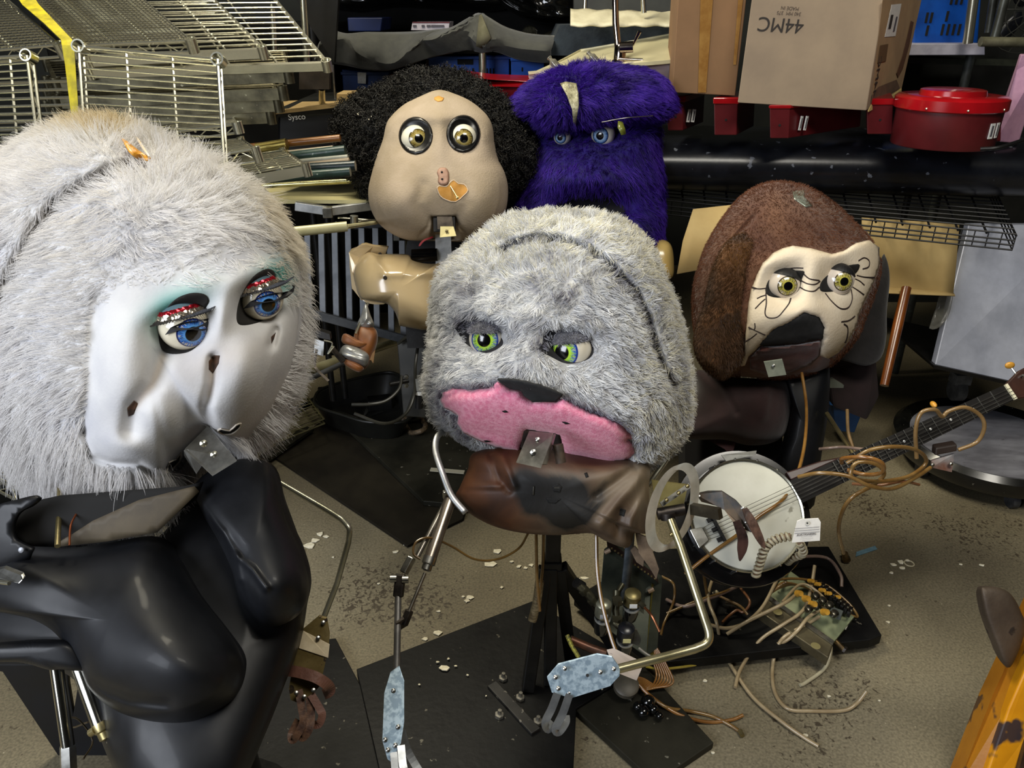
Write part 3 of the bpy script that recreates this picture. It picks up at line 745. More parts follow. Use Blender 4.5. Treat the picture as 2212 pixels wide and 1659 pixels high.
m.tube([P(730, 470, 2.520), P(838, 478, 2.540)], .003, 6); ob = m.build('wire_hook', chrome); tag(ob, 'bent chrome wire hooked under the aluminium table frame', 'wire')
ob = MB().cyl(P(765, 466, 2.500), P(765, 487, 2.500), .0135, 16).build('shelf_clamp', chrome); tag(ob, 'round chrome clamp on the white pipe end beside the bald face', 'clamp')
pale = mat('cream_pipe', '#b9b48e', '#a39e76', 10, rough=.35)
tag(MB().cyl(P(560, 508, 1.86), P(750, 489, 1.9), .0125, 16).build('white_pipe', pale), 'cream-painted pipe crossing above the grey slatted rack', 'pipe')
tag(MB().tube([P(748, 490, 1.91), P(830, 478, 2.62)], .006, 8).build('thin_pipe', pale), 'thin cream rod continuing from the cream pipe behind the bald face', 'rod')
# slatted aluminium rack
t = thing('slatted_rack', 'grey aluminium rack with upright slats between the white head and the cream torso', 'rack', P(760, 730, 2.2))
rg = mat('rack_grey', '#63666a', '#4b4e52', 12, rough=.5, metal=.5)
for i, x in enumerate((664, 694, 723, 752, 781, 811, 842, 868)):
    yb = 672 + (x - 664) * .28
    MB().beam(P(x, 492, 2.6 + .0006 * (x - 664)), P(x + 4, yb, 2.52 + .0006 * (x - 664)), .022, .012, (0, 1, 0)).build('slat', rg, t, smooth=False, bevel=.002)
MB().beam(P(640, 668, 2.50), P(900, 740, 2.62), .015, .03, (0, 0, 1)).build('bottom_rail', rg, t, smooth=False, bevel=.002)
MB().beam(P(640, 498, 2.58), P(900, 480, 2.78), .012, .02, (0, 0, 1)).build('top_rail', rg, t, smooth=False, bevel=.002)
MB().beam(P(874, 490, 2.76), P(876, 745, 2.70), .016, .014, (0, 1, 0)).build('end_post', mat('rack_cream', '#8d8a72', rough=.5), t, smooth=False)
# slanting tube and rail near the floor
tag(MB().cyl(P(600, 822, 1.9), P(866, 735, 2.75), .0145, 16).build('floor_pipe', mat('aged_cream_pipe', '#a8a27e', '#8b8561', 10, rough=.35, metal=.3)), 'cream steel pipe sloping behind the duct-taped forearm', 'pipe')
tag(MB().cyl(P(600, 850, 1.9), P(762, 775, 2.2), .008, 12).build('floor_pipe', rg), 'thin grey pipe below the sloping cream pipe', 'pipe')
# wire grids low behind the white head
wire_shelf('wire_shelf', [G(560, 960, .12), G(700, 905, .12), G(650, 838, .12), G(540, 870, .12)], 'low wire shelf lying on the floor behind the white head', nw=12, ns=5, rail=.02, collar=0, material=mat('dull_wire', '#8d8763', '#6d6848', 20, rough=.35, metal=.8))
wire_shelf('wire_shelf', [P(-60, 1010, 1.55), P(70, 1075, 1.45), P(60, 985, 1.75), P(-60, 985, 1.75)], 'chrome wire shelf at the left edge below the white fur', nw=8, ns=4, rail=.02, collar=0)
t = thing('angle_bracket', 'black angle bar with bolts lying by the black tray', 'bar', G(650, 880, .05))
MB().beam(G(605, 905, .06), G(710, 850, .1), .012, .03).build('bar', blackpaint, t, smooth=False)
MB().box(G(700, 850, .09), (.045, .04, .05), R(20)).build('end_block', blackpaint, t, smooth=False, bevel=.004)
tag(MB().beam(G(572, 990, .03), G(668, 925, .03), .05, .012).build('flat_bar', mato, smooth=False), 'olive painted flat bar with a bolt behind the white beard fur', 'bar')
# ================================================================== back shelving, top middle
t = thing('shelf_unit', 'dark steel shelf unit behind the curly black hair, holding crates and a draped blanket', 'shelf', (-0.25, 3.7, 0))
dk = mat('dark_shelf_board', '#070706', '#0d0d0c', 6, rough=.8, spec=.15)
MB().box((-0.37, 3.75, 1.14), (.96, .6, .03)).build('shelf_board', dk, t, smooth=False)
MB().box((-0.37, 3.75, 1.40), (.96, .6, .03)).build('shelf_board', dk, t, smooth=False)
MB().box((-0.37, 3.75, 1.78), (.96, .6, .03)).build('shelf_board', dk, t, smooth=False)
MB().box((-0.1, 4.12, 1.0), (1.6, .03, 2.0)).build('back_panel', dk, t, smooth=False)
MB().cyl((-0.82, 3.47, 0), (-0.82, 3.47, 2.2), .016, 14).build('post', blackpaint, t)
MB().cyl(P(1042, 60, 3.4), (P(1036, 170, 3.4).x, 3.4, 0.0), .0165, 16).build('post', chrome, t)

def crate(name, pix, Y, dep, material, label, slots=(), group=None, lip=True):
    """pix = TL, TR, BR, BL of the front face"""
    q = [P(x, y, Y) for x, y in pix]; t = thing(name, label, 'crate', (q[2] + q[3]) / 2, group)
    m = MB(); m.prism(q, (0, dep, 0)); m.build('crate_wall', material, t, smooth=False, bevel=.003)
    if lip:
        z = (q[0] + q[1]) / 2; wv = (q[1] - q[0]) * .52; h = (q[0] - q[3]).length * .12
        m = MB(); m.box(z + Vector((0, dep / 2, -h / 2)), (wv.length * 2, dep + .02, h)); m.build('rim', material, t, smooth=False, bevel=.002)
    if slots:
        for (x, y, w, hh) in slots:
            c = P(x, y, Y - .0015); s = Y / ray(x, y).y / FPX
            MB().box(c, (w * s, .003, hh * s)).build('slot', black, t, smooth=False)
    return t
crate('blue_crate', [(738, 150), (838, 160), (826, 212), (742, 205)], 3.55, .3, mat('shade_blue_plastic', '#0a3a80', '#092f6b', 8, rough=.45), 'blue plastic crate with a white tag, left of the curly black hair', [(786, 195, 30, 8)])
ob = MB().prism([P(772, 156, 3.53), (P(791, 157, 3.53)), P(790, 181, 3.53), P(773, 180, 3.53)], (0, .003, 0)).build('paper_tag', white, smooth=False)
tag(ob, 'small white paper tag on the blue crate left of the curly hair', 'tag')
sl = [(955 + 7 * i, 155, 3, 16) for i in range(3)] + [(984, 158, 7, 8), (997, 154, 3, 14), (1010, 158, 6, 8), (1022, 156, 4, 16), (1052, 154, 3, 12), (1059, 154, 3, 12), (1066, 154, 3, 12)]
crate('blue_crate', [(926, 124), (1100, 118), (1100, 178), (926, 178)], 3.5, .34, blue, 'blue slotted plastic crate behind the chrome post under the black bag', sl + [(1005, 133, 34, 12)])
crate('blue_crate', [(1104, 124), (1176, 126), (1174, 180), (1104, 180)], 3.46, .3, blue, 'blue plastic crate furthest right under the black bags, left of the white sink', [(1128, 150, 3, 8)])
tag(MB().prism([P(835, 160, 3.6), P(868, 158, 3.6), P(866, 200, 3.6), P(838, 200, 3.6)], (0, .2, 0)).build('red_box', redp, smooth=False), 'dark red box partly hidden between two blue crates', 'box')
tag(MB().prism([P(920, 130, 3.62), P(932, 130, 3.62), P(930, 175, 3.62), P(921, 175, 3.62)], (0, .2, 0)).build('red_box', redp, smooth=False), 'sliver of a dark red box left of the slotted blue crate', 'box')
tag(MB().prism([P(750, 38, 3.6), P(826, 38, 3.6), P(822, 68, 3.6), P(752, 68, 3.6)], (0, .3, 0)).build('blue_box', dkblue, smooth=False, bevel=.004), 'dark blue box on the upper shelf at the top of the picture', 'box')
t = thing('flat_box', 'thin white box with small print on the upper shelf above the draped blanket', 'box', P(929, 66, 3.55))
MB().prism([P(891, 48, 3.55), P(971, 48, 3.55), P(969, 65, 3.55), P(888, 65, 3.55)], (0, .25, 0)).build('carton', mat('white_carton', '#b9b3bb', '#a7a1a9', 30, rough=.6), t, smooth=False)
MB().prism([P(891, 47, 3.549), P(972, 47, 3.549), P(971, 50, 3.549), P(891, 50, 3.549)], (0, .002, 0)).build('red_stripe', redp, t, smooth=False)
m = MB()
for x, w in ((896, 7), (914, 6), (926, 8), (938, 12), (952, 14)): m.box(P(x, 56, 3.547), (w * .0021, .002, .008))
m.build('print', mat('grey_print', '#4b4850', rough=.7), t, smooth=False)
# moving blanket draped over the shelf
bk = mat('quilted_blanket', '#232421', '#33342e', 10, rough=.85, sheen=.2, bump=.3, bscale=40)
top = [(700, 60), (745, 75), (790, 72), (850, 72), (905, 70), (940, 66), (975, 62), (1008, 44), (1036, 30), (1056, 40), (1090, 60), (1140, 75), (1200, 80)]
mid = [(690, 95), (748, 85), (775, 115), (815, 132), (850, 135), (880, 115), (905, 90), (935, 86), (975, 72), (1010, 75), (1040, 98), (1075, 95), (1130, 105), (1190, 110)]
low = [(680, 130), (745, 140), (790, 148), (835, 150), (875, 140), (915, 128), (950, 118), (990, 110), (1020, 108), (1040, 112), (1072, 110), (1125, 128), (1190, 135)]
def rs(pts, n=60):
    q = smoothpath([(a, b, 0) for a, b in pts], 8); return [(q[int(i * (len(q) - 1) / (n - 1))].x, q[int(i * (len(q) - 1) / (n - 1))].y) for i in range(n)]
A_, B_, C_ = rs(top), rs(mid), rs(low); rows = []
for k in range(17):
    f = k / 16; row = []
    for i in range(60):
        a, b, c = A_[i], B_[i], C_[i]
        g = f * 2
        x, y = (a[0] + (b[0] - a[0]) * g, a[1] + (b[1] - a[1]) * g) if g <= 1 else (b[0] + (c[0] - b[0]) * (g - 1), b[1] + (c[1] - b[1]) * (g - 1))
        Y = 3.42 - .10 * math.sin(math.pi * min(g, 1) * .5) + .05 * max(0, g - 1) + .02 * math.sin(i * .5) - .012 * abs(math.sin(i * .9 + k * .9)) * (1 if 30 < i < 50 else .2)
        row.append(P(x, y, Y))
    rows.append(row)
ob = MB().strip(rows).build('moving_blanket', bk, solidify=.012); tag(ob, 'dark quilted moving blanket draped along the shelf edge above the blue crates', 'blanket')
ob = MB().strip([[P(1036, 34, 3.36), P(1041, 32, 3.35)], [P(1031, 80, 3.30), P(1053, 62, 3.29)], [P(1028, 100, 3.29), P(1061, 82, 3.28)], [P(1040, 103, 3.30), P(1050, 96, 3.29)]]).build('blanket_flap', mat('blanket_flap', '#55523f', '#46442f', 20, rough=.85), solidify=.006)
tag(ob, 'olive corner flap of blanket folded over the top of the chrome post', 'blanket')
# black plastic bags
def crumple(name, outline, c, d0, Df, Db, material, parent=None, seed=0, amp=.03, nb=26, **kw):
    r = random.Random(seed); xs = [p[0] for p in outline]; ys = [p[1] for p in outline]; bumps = []
    for i in range(nb):
        bumps.append(('g', r.uniform(min(xs), max(xs)), r.uniform(min(ys), max(ys)), r.uniform(6, 16) * kw.get('s', 1), r.uniform(18, 60) * kw.get('s', 1), r.uniform(0, 180), r.uniform(-amp, amp)))
    return Body(outline, c, d0, Df, Db, bumps, q=2.2)
film = mat('black_plastic_film', '#0b0b0a', '#151512', 10, rough=.16, coat=.5)
b1 = crumple('x', [(1110, -40), (1240, -40), (1245, 20), (1240, 46), (1200, 42), (1165, 38), (1120, 25), (1080, 0), (1060, -40)], (1170, -5), 3.5, .1, .15, film, seed=3)
tag(b1.mesh('plastic_bag', film, None, 90, 40, 8), 'glossy black plastic bag hanging over the upper shelf left of the white sheet', 'bag')
b1 = crumple('x', [(1060, 110), (1090, 90), (1120, 72), (1140, 55), (1160, 62), (1165, 75), (1215, 58), (1225, 75), (1222, 110), (1200, 150), (1150, 130), (1110, 118), (1070, 125)], (1145, 98), 3.5, .09, .15, film, seed=5, amp=.04)
tag(b1.mesh('plastic_bag', mat('grey_black_film', '#15150f', '#3c3b33', 25, rough=.18, coat=.5), None, 90, 40, 8), 'crumpled black plastic bag with clear wrapped end above the blue crates', 'bag')
b1 = crumple('x', [(700, -60), (1150, -60), (1110, 8), (1000, 10), (900, 4), (820, 2), (745, 14), (700, 0)], (930, -25), 3.6, .08, .15, film, seed=9, amp=.02)
tag(b1.mesh('plastic_sheeting', film, None, 120, 40, 8), 'dark plastic sheeting along the very top above the upper shelf', 'sheeting')
# white sheet, dark foam, white sink with tap
sheetm = mat('white_paper_sheet', '#c6c0a4', '#b5ae92', 12, rough=.6, bump=.2, bscale=12)
rows = []
for k in range(6):
    f = k / 5; rows.append([P(1232 + (1470 - 1232) * i / 29, 20 + 36 * f + (8 * i / 29 if k == 0 else 0) + 1.5 * math.sin(i * 1.1 + k), 3.3 - .15 * f - .012 * math.sin(i * .8 + k)) for i in range(30)])
tag(MB().strip(rows).build('paper_sheet', sheetm, solidify=.006), 'white paper sheet folded over the shelf edge behind the tap', 'sheet')
tag(MB().prism([P(1210, 54, 3.35), P(1475, 52, 3.35), P(1475, 120, 3.35), P(1180, 120, 3.35)], (0, .35, 0)).build('foam_block', mat('dark_foam', '#1c242b', '#2b343b', 14, rough=.9, bump=.3), smooth=False), 'dark blue-grey foam block behind the white sink', 'foam')
b1 = crumple('x', [(1205, 125), (1225, 100), (1260, 88), (1300, 90), (1340, 86), (1350, 110), (1300, 130), (1240, 135)], (1275, 112), 3.28, .06, .06, None, seed=8, amp=.02, s=.6)
tag(b1.mesh('foam_wadding', mat('grey_wadding', '#2b3032', '#4b4f4d', 18, rough=.9, bump=.4), None, 80, 30, 6), 'lumpy grey wadding heaped behind the sink edge', 'wadding')
t = thing('sink', 'angular cream-white sink basin above the purple furry hat, seen from the side', 'sink', P(1320, 170, 3.0))
sk = mat('sink_white', '#c9c29c', '#bcb592', 8, rough=.3, coat=.3)
sk2 = mat('sink_apron_pinkish', '#a99a98', '#97888a', 8, rough=.4)
MB().prism([P(1142, 160, 2.95), P(1210, 150, 2.9), P(1462, 128, 2.9), P(1462, 70, 3.25), P(1254, 106, 3.25), P(1205, 132, 3.1)], (0, 0, -.012)).build('basin_floor', sk, t, smooth=False)
MB().prism([P(1254, 107, 3.22), P(1462, 70, 3.22), P(1462, 118, 3.22), P(1254, 150, 3.2)], (0, .02, 0)).build('basin_wall', sk, t, smooth=False)
MB().prism([P(1205, 133, 3.06), P(1254, 107, 3.21), P(1254, 148, 3.19), P(1180, 158, 3.0)], (0, .02, 0)).build('basin_wall', sk, t, smooth=False)
MB().prism([P(1427, 92, 3.12), P(1431, 122, 3.1), P(1380, 130, 3.04)], (0, .015, 0)).build('corner_gusset', mat('sink_bright', '#d2caa0', rough=.35), t, smooth=False)
MB().prism([P(1141, 156, 2.94), P(1300, 143, 2.93), P(1460, 128, 2.92), P(1452, 200, 2.92), P(1146, 185, 2.94)], (0, .015, 0)).build('apron', sk2, t, smooth=False)
MB().prism([P(1141, 155, 2.93), P(1460, 127, 2.91), P(1458, 132, 2.91), P(1142, 161, 2.93)], (0, .02, 0)).build('rim', sk, t, smooth=False)
t = thing('tap', 'tall chrome mixer tap with side lever standing in the white sink', 'tap', P(1340, 134, 2.95))
cz = mat('tap_chrome', '#c9b8ae', '#a59a92', 12, rough=.12, metal=1)
MB().tube([P(1340, 135, 2.95), P(1334, 90, 2.96), P(1330, 50, 2.97), P(1329, 0, 2.98), P(1328, -60, 3.0)], [.018, .012, .012, .011, .011], 16).build('spout_pipe', cz, t)
MB().lathe([(.03, 0), (.03, .006), (.022, .012), (.02, .05), (.014, .06)], P(1338, 136, 2.95), (0, 0, 1), 20).build('tap_body', cz, t)
MB().cyl(P(1340, 103, 2.94), P(1368, 101, 2.93), .019, 18).build('mixer_barrel', cz, t)
MB().tube([P(1367, 98, 2.93), P(1374, 84, 2.92), P(1382, 68, 2.91)], [.004, .005, .007], 10).build('lever', cz, t)
MB().cyl(P(1335, 128, 2.93), P(1388, 130, 2.93), .006, 10).build('spray_arm', cz, t)
for px, py, qx, qy, lb in ((1205, 147, 1186, 124, 'small clear glass bottle leaning at the left end of the white sink'), (1290, 136, 1270, 113, 'small brownish glass bottle leaning in the white sink beside the tap')):
    a, b = P(px, py, 2.93), P(qx, qy, 2.95); L_ = (b - a).length
    ob = MB().lathe([(.013, 0), (.014, L_ * .1), (.014, L_ * .6), (.007, L_ * .75), (.007, L_ * .92), (.009, L_ * .93), (.009, L_), (0.001, L_)], a, b - a, 16).build('bottle', mat('smoky_glass', '#7b776a', '#5f5b50', 30, rough=.15, metal=.2)); tag(ob, lb, 'bottle')
for px, Y, lb in ((1385, 3.2, 'black and chrome post at the top right of the tap'), (1268, 3.4, 'pale thin post at the top behind the white sheet')):
    tag(MB().cyl(P(px, -60, Y), P(px + 6 if px > 1300 else px - 5, 28, Y), .010, 12).build('shelf_post', chrome), lb, 'post')
tag(MB().prism([P(1240, -60, 3.7), P(1470, -60, 3.7), P(1470, 26, 3.7), P(1240, 26, 3.7)], (0, .05, 0)).build('grey_panel', mat('grey_green_panel', '#2b2c29', '#393a35', 5, rough=.7), smooth=False), 'grey-green panel behind the tap at the top', 'panel')
# red tub behind the hat (left)
t = thing('red_tub', 'red lidded tub between the curly hair and the purple hat', 'tub', P(1100, 260, 2.95))
MB().prism([P(1002, 175, 2.95), P(1060, 185, 2.85), P(1165, 185, 2.85), P(1160, 262, 2.85), P(1010, 262, 2.95)], (0, .25, 0)).build('tub_body', mat('red_tub_body', '#7a1820', '#651219', 8, rough=.22, coat=.4), t, smooth=False, bevel=.004)
MB().prism([P(1000, 164, 2.94), P(1058, 172, 2.84), P(1170, 176, 2.84), P(1170, 190, 2.84), P(1058, 187, 2.84), P(1003, 177, 2.94)], (0, .26, 0)).build('lid', redl, t, smooth=False, bevel=.003)

# ================================================================== right side: cartons, red tubs, black trough
def hexa(pF, YF, pB, YB):
    return [P(x, y, YF) for x, y in pF], [P(x, y, YB) for x, y in pB]
def carton(name, front, Y, cvec, material, label):
    t = thing(name, label, 'box', (front[2] + front[3]) / 2); MB().prism(front, cvec).build('carton_body', material, t, smooth=False, bevel=.0025)
    return t
# brown carton (left)
f = [P(1469, -70, 2.72), P(1620, -70, 2.72), P(1588, 207, 2.72), P(1452, 200, 2.72)]
t = carton('cardboard_box', f, 2.72, Vector((.04, .34, .01)), card2, 'brown cardboard carton with a tape seam, left of the larger grey-brown carton')
mo = lambda a: (a[0], a[1])
MB().prism([P(1515, -70, 2.716), P(1545, -70, 2.716), P(1525, 200, 2.716), P(1508, 200, 2.716)], (0, .002, 0)).build('tape_strip', tapec, t, smooth=False)
MB().prism([P(1600, -70, 2.716), P(1612, -70, 2.716), P(1590, 140, 2.716), P(1584, 140, 2.716)], (0, .002, 0)).build('tape_strip', tapec, t, smooth=False)
# large carton
TL, TR, BR, BL = P(1633, -70, 2.62), P(1921, -70, 2.62), P(1871, 239, 2.62), P(1593, 222, 2.62)
sv = P(1947, 196, 3.0) - BR
t = carton('cardboard_box', [TL, TR, BR, BL], 2.62, sv, card, 'large grey-brown carton printed 44MC upside down, with a white label on its side')
nF = (TR - TL).cross(BL - TL).normalized(); nF = nF if nF.y < 0 else -nF
xF = (BR - BL).normalized(); yF = (TL - BL).normalized()
def onF(px, py):
    r = ray(px, py); k = (TL - CAMP).dot(nF) / r.dot(nF); return CAMP + r * k + nF * .0015
text('printed_text', '44MC', onF(1686, 53), -xF, -yF, .058, ink, t)
text('printed_text', '340 MM  375\nMADE IN', onF(1705, 23), -xF, -yF, .014, mat('faded_ink', '#5d5045', rough=.8), t)
nS = (TR - BR).cross(sv).normalized(); nS = nS if nS.x > 0 else -nS
def onS(px, py, o=.0015):
    r = ray(px, py); k = (BR - CAMP).dot(nS) / r.dot(nS); return CAMP + r * k + nS * o
def sidepatch(name, pix, material, o=.0012, th=.0008):
    MB().prism([onS(x, y, o) for x, y in pix], nS * th).build(name, material, t, smooth=False)
sidepatch('seam_flap', [(1906, 0), (1990, 0), (1946, 196), (1880, 232)], mat('side_cardboard', '#93795a', '#a58a66', 6, rough=.8), .0004, .0004)
sidepatch('shipping_label', [(1925, 10), (1946, 8), (1933, 78), (1910, 80)], white)
sidepatch('barcode', [(1923, 32), (1928, 32), (1922, 62), (1917, 62)], ink, .0026)
sidepatch('barcode', [(1934, 36), (1937, 36), (1930, 68), (1927, 68)], mat('grey_print', '#4b4850'), .0026)
sidepatch('printed_mark', [(1900, 98), (1917, 95), (1912, 132), (1894, 136)], mat('brown_print', '#5d4528', rough=.8), .002)
sidepatch('wet_stain', [(1882, 205), (1895, 188), (1935, 172), (1942, 190), (1880, 228)], mat('stained_card', '#5a4435', '#6b5240', 20, rough=.8), .002)
sidepatch('drip_stain', [(1966, 45), (1972, 48), (1962, 100), (1948, 150), (1938, 168), (1935, 158), (1948, 120), (1958, 80)], mat('brown_drip', '#5a3a22', rough=.7), .0022)
text('printed_text', '44MC', onS(1893, 165, .003), Vector((BR - TR)) * -1, sv, .05, ink, t)
MB().prism([onF(1874, 239) , onS(1880, 225, .002), onS(1925, 205, .002), onS(1946, 190, .002), onS(1944, 199, .004), onS(1905, 222, .004)], (0, -.004, -.004)).build('torn_edge', mat('torn_paper', '#bda668', '#a8915a', 30, rough=.9), t, smooth=False)

# red tubs in a row on the black trough
TZ = 1.10
def red_box_tub(name, fx, Y, dx, dep, label, lid=True, sideface=None, decal=None, ytop=212, ybot=270, lidh=14):
    x0, x1 = fx
    q = [P(x0, ytop, Y), P(x1, ytop, Y), P(x1 - 3, ybot, Y), P(x0 + 1, ybot, Y)]
    t = thing(name, label, 'tub', (q[2] + q[3]) / 2)
    MB().prism(q, (dx, dep, 0)).build('tub_body', redp, t, smooth=False, bevel=.003)
    if lid:
        q = [P(x0 - 2, ytop - 5, Y - .005), P(x1 + 2, ytop - 5, Y - .005), P(x1 + 2, ytop + lidh - 5, Y - .005), P(x0 - 2, ytop + lidh - 5, Y - .005)]
        MB().prism(q, (dx, dep + .01, 0)).build('lid', redl, t, smooth=False, bevel=.003)
    MB().cyl(P((x0 + x1) / 2, (ytop + ybot) / 2 + 5, Y), P((x0 + x1) / 2, (ytop + ybot) / 2 + 5, Y) - Vector((0, .002, 0)), .004, 8).build('drain_hole', black, t)
    return t
def labels(t, cx, cy, Y, w=10, h=26, gap=12, n=2, yaw=0):
    for i in range(n):
        s = Y / FPX; c = P(cx + gap * i, cy, Y)
        m = MB(); m.box(c, (w * s, .002, h * s), Matrix.Rotation(yaw, 3, 'Z') @ Matrix.Rotation(R(6), 3, 'Y')); m.build('sticker', white, t, smooth=False)
        m = MB(); m.box(c - Vector((math.sin(-yaw) * .002, .0016, 0)), (w * s * .35, .001, h * s * .7), Matrix.Rotation(yaw, 3, 'Z') @ Matrix.Rotation(R(6), 3, 'Y')); m.build('sticker_print', mat('grey_print', '#4b4850'), t, smooth=False)
t = red_box_tub('red_tub', (1441, 1478), 2.78, .12, .22, 'dark red square tub behind the right end of the purple hat', ytop=212, ybot=282)
labels(t, 1488, 250, 2.80, 9, 25, 10, 2, R(35))
t = red_box_tub('red_tub', (1542, 1594), 2.7, .12, .22, 'narrow dark red tub with a rivet, under the gap between the two cartons', ytop=216, ybot=292)
t = red_box_tub('red_tub', (1662, 1706), 2.62, .35, .28, 'long dark red tub under the large carton, with two white stickers', ytop=232, ybot=299, lidh=8)
labels(t, 1730, 266, 2.65, 9, 28, 11, 2, R(40))
t = red_box_tub('red_tub', (1872, 1930), 2.66, .1, .25, 'dark red tub squeezed between the large carton and the round red tub', ytop=218, ybot=290)
t = red_box_tub('red_tub', (2050, 2165), 2.72, .04, .22, 'dark red tub standing behind the round one, next to the pink foam', ytop=220, ybot=305)
t = thing('round_red_tub', 'round red lidded tub with rivets and stickers, nearest on the black trough', 'tub', P(2030, 318, 2.6))
c = P(2032, 312, 2.6); r_ = 100 * 2.62 / FPX * 1.0
MB().lathe([(r_ * .95, 0), (r_ * .97, .004), (r_ * .99, .13)], c, (0, 0, 1), 48).build('tub_body', redp, t)
MB().lathe([(r_ * 1.03, .112), (r_ * 1.05, .115), (r_ * 1.05, .145), (r_ * 1.0, .152), (r_ * .62, .154), (r_ * .6, .168), (r_ * .55, .17), (.001, .17)], c, (0, 0, 1), 48).build('lid', redl, t)
for a in (-100, -55, -140): MB().ball(c + Vector((math.cos(R(a)) * r_ * 1.05, math.sin(R(a)) * r_ * 1.05, .122)), .004, n=8).build('rivet', chrome, t)
for a, w in ((-62, .022), (-50, .018)):
    v = Vector((math.cos(R(a)), math.sin(R(a)), 0)); m = MB(); m.box(c + v * (r_ * .985) + Vector((0, 0, .06)), (.002, w, .045), R(a)); m.build('sticker', white, t, smooth=False)
    m = MB(); m.box(c + v * (r_ * .985 + .0012) + Vector((0, 0, .06)), (.001, w * .4, .032), R(a)); m.build('sticker_print', mat('grey_print', '#4b4850'), t, smooth=False)
MB().tube([P(2052, 208, 2.55), P(2062, 196, 2.6)], [.007, .002], 8).build('torn_tape', mat('pink_tape', '#8f5a5a', rough=.5), t)

# long black trough lying on the wire shelf
zt = P(2032, 318, 2.5).z
sec = []
for i in range(25):
    a = math.pi * 1.25 * i / 24 - math.pi * .62
    sec.append((2.72 - .17 * math.cos(a) if i else 2.95, 0))
prof = [(3.05, .945), (2.70, .945), (2.62, .965), (2.575, 1.0), (2.56, 1.05), (2.575, 1.09), (2.62, 1.115), (2.70, zt if zt < 1.15 else 1.13), (3.05, 1.13)]
m = MB(); rows = []
xs = [0.42 + i * (2.35 - .42) / 14 for i in range(15)]
zs = P(2032, 300, 2.7).z
for x in xs: rows.append([Vector((x, y + (.25 - .10 * x), z)) for y, z in prof])
m.strip(rows); nn = len(prof); m.F.append(tuple(range(nn))); m.F.append(tuple(len(m.V) - nn + i for i in range(nn))[::-1])
ob = m.build('black_trough', blackplastic, angle=60); tag(ob, 'long glossy black plastic trough under the red tubs, lying on the black wire shelf', 'trough')
cab = smoothpath([P(2118, 322, 2.38), P(2160, 318, 2.36), P(2230, 296, 2.4)], 6); tag(MB().tube(cab, .006, 8).build('black_cable', blackwire), 'black cable running right from under the round red tub', 'cable')

# black wire shelf
t = thing('black_wire_shelf', 'black wire rack shelf sticking out over the brown dog head', 'shelf', P(1850, 460, 2.7))
z0 = .925
A, B, C, Dd = G(1400, 398, z0), G(2190, 490, z0), G(2230, 430, z0), G(1400, 372, z0)
A, B = G(1430, 432, z0), G(2196, 506, z0); C = Vector((B.x + .35, B.y + .75, z0)); Dd = Vector((A.x + .1, A.y + .7, z0))
m = MB()
for i in range(13): k = i / 12; m.tube([A.lerp(Dd, k), B.lerp(C, k)], .0028, 6)
for i in range(15): k = i / 14; m.tube([A.lerp(B, k) - Vector((0, 0, .005)), Dd.lerp(C, k) - Vector((0, 0, .005))], .0038, 6)
for dz in (-.02, -.035, -.05): m.tube([A + Vector((0, 0, dz)), B + Vector((0, 0, dz)), C + Vector((0, 0, dz))], .003, 6)
m.build('wire_grid', blackwire, t)
m = MB()
n = 30
for i in range(n + 1): k = i / n; p = A.lerp(B, k); m.tube([p, p + Vector((0, 0, -.05))], .002, 5)
m.build('rail', blackwire, t)
for p in (B + Vector((.9, .9, 0)), B + Vector((.1, .9, 0)), Dd + Vector((-.1, 0.1, 0))):
    MB().cyl((p.x, p.y, 0), (p.x, p.y, 1.0), .014, 12).build('post', blackpaint, t)
# blue crate upper right on a white-edged shelf, posts, fan, pink foam
sl = [(2002, 38, 5, 20), (2012, 38, 5, 20), (2046, 35, 5, 20), (2003, 66, 5, 20)] + [(2036 + 12 * i, 64, 5, 22) for i in range(4)] + [(2055 + 11 * i, 4, 5, 10) for i in range(3)]
crate('blue_crate', [(1975, -70), (2125, -70), (2112, 94), (1975, 94)], 3.3, .4, blue, 'bright blue slotted crate on the white-edged shelf at the top right', sl, lip=False)
t = thing('shelf_bay', 'white-edged steel shelf with chrome and grey posts at the top right', 'shelf', (P(2050, 300, 3.3).x, 3.4, 0))
MB().prism([P(1900, 95, 3.2), P(2128, 94, 3.2), P(2128, 119, 3.2), P(1900, 120, 3.2)], (0, .5, 0)).build('shelf_board', mat('pale_lilac_paint', '#a9a7b4', '#908e9a', 12, rough=.5), t, smooth=False, bevel=.003)
MB().cyl(P(2112, -70, 3.15), P(2090, 94, 3.15), .018, 16).build('post', chrome, t)
pz = P(2090, 94, 3.15)
MB().cyl(P(2100, 110, 3.3), Vector((P(2100, 110, 3.3).x, 3.3, 0)), .018, 12).build('post', mat('grey_post', '#3c3f3a', '#23241f', 20, rough=.6), t)
MB().prism([P(1960, 124, 3.3), P(2212, 130, 3.3), P(2212, 143, 3.3), P(1960, 137, 3.3)], (0, .3, 0)).build('lower_rail', mat('greenish_black', '#15170f', '#23261c', 20, rough=.5), t, smooth=False)
MB().box((P(2080, 300, 3.6).x, 3.75, .8), (1.3, .05, 1.2)).build('back_panel', mat('speckled_dark', '#0c0d0b', '#171814', 20, rough=.8), t, smooth=False)
for (x0, y0, x1, y1, Y, r, lb) in ((2186, -60, 2146, 90, 3.1, .016, 'grey slanting tube right of the blue crate'), (2155, -60, 2135, 70, 3.2, .014, 'dark grey tube beside the blue crate')):
    tag(MB().cyl(P(x0, y0, Y), P(x1, y1, Y), r, 12).build('steel_tube', mat('grey_tube', '#4a4c46', '#33342f', 12, rough=.4, metal=.5)), lb, 'tube')
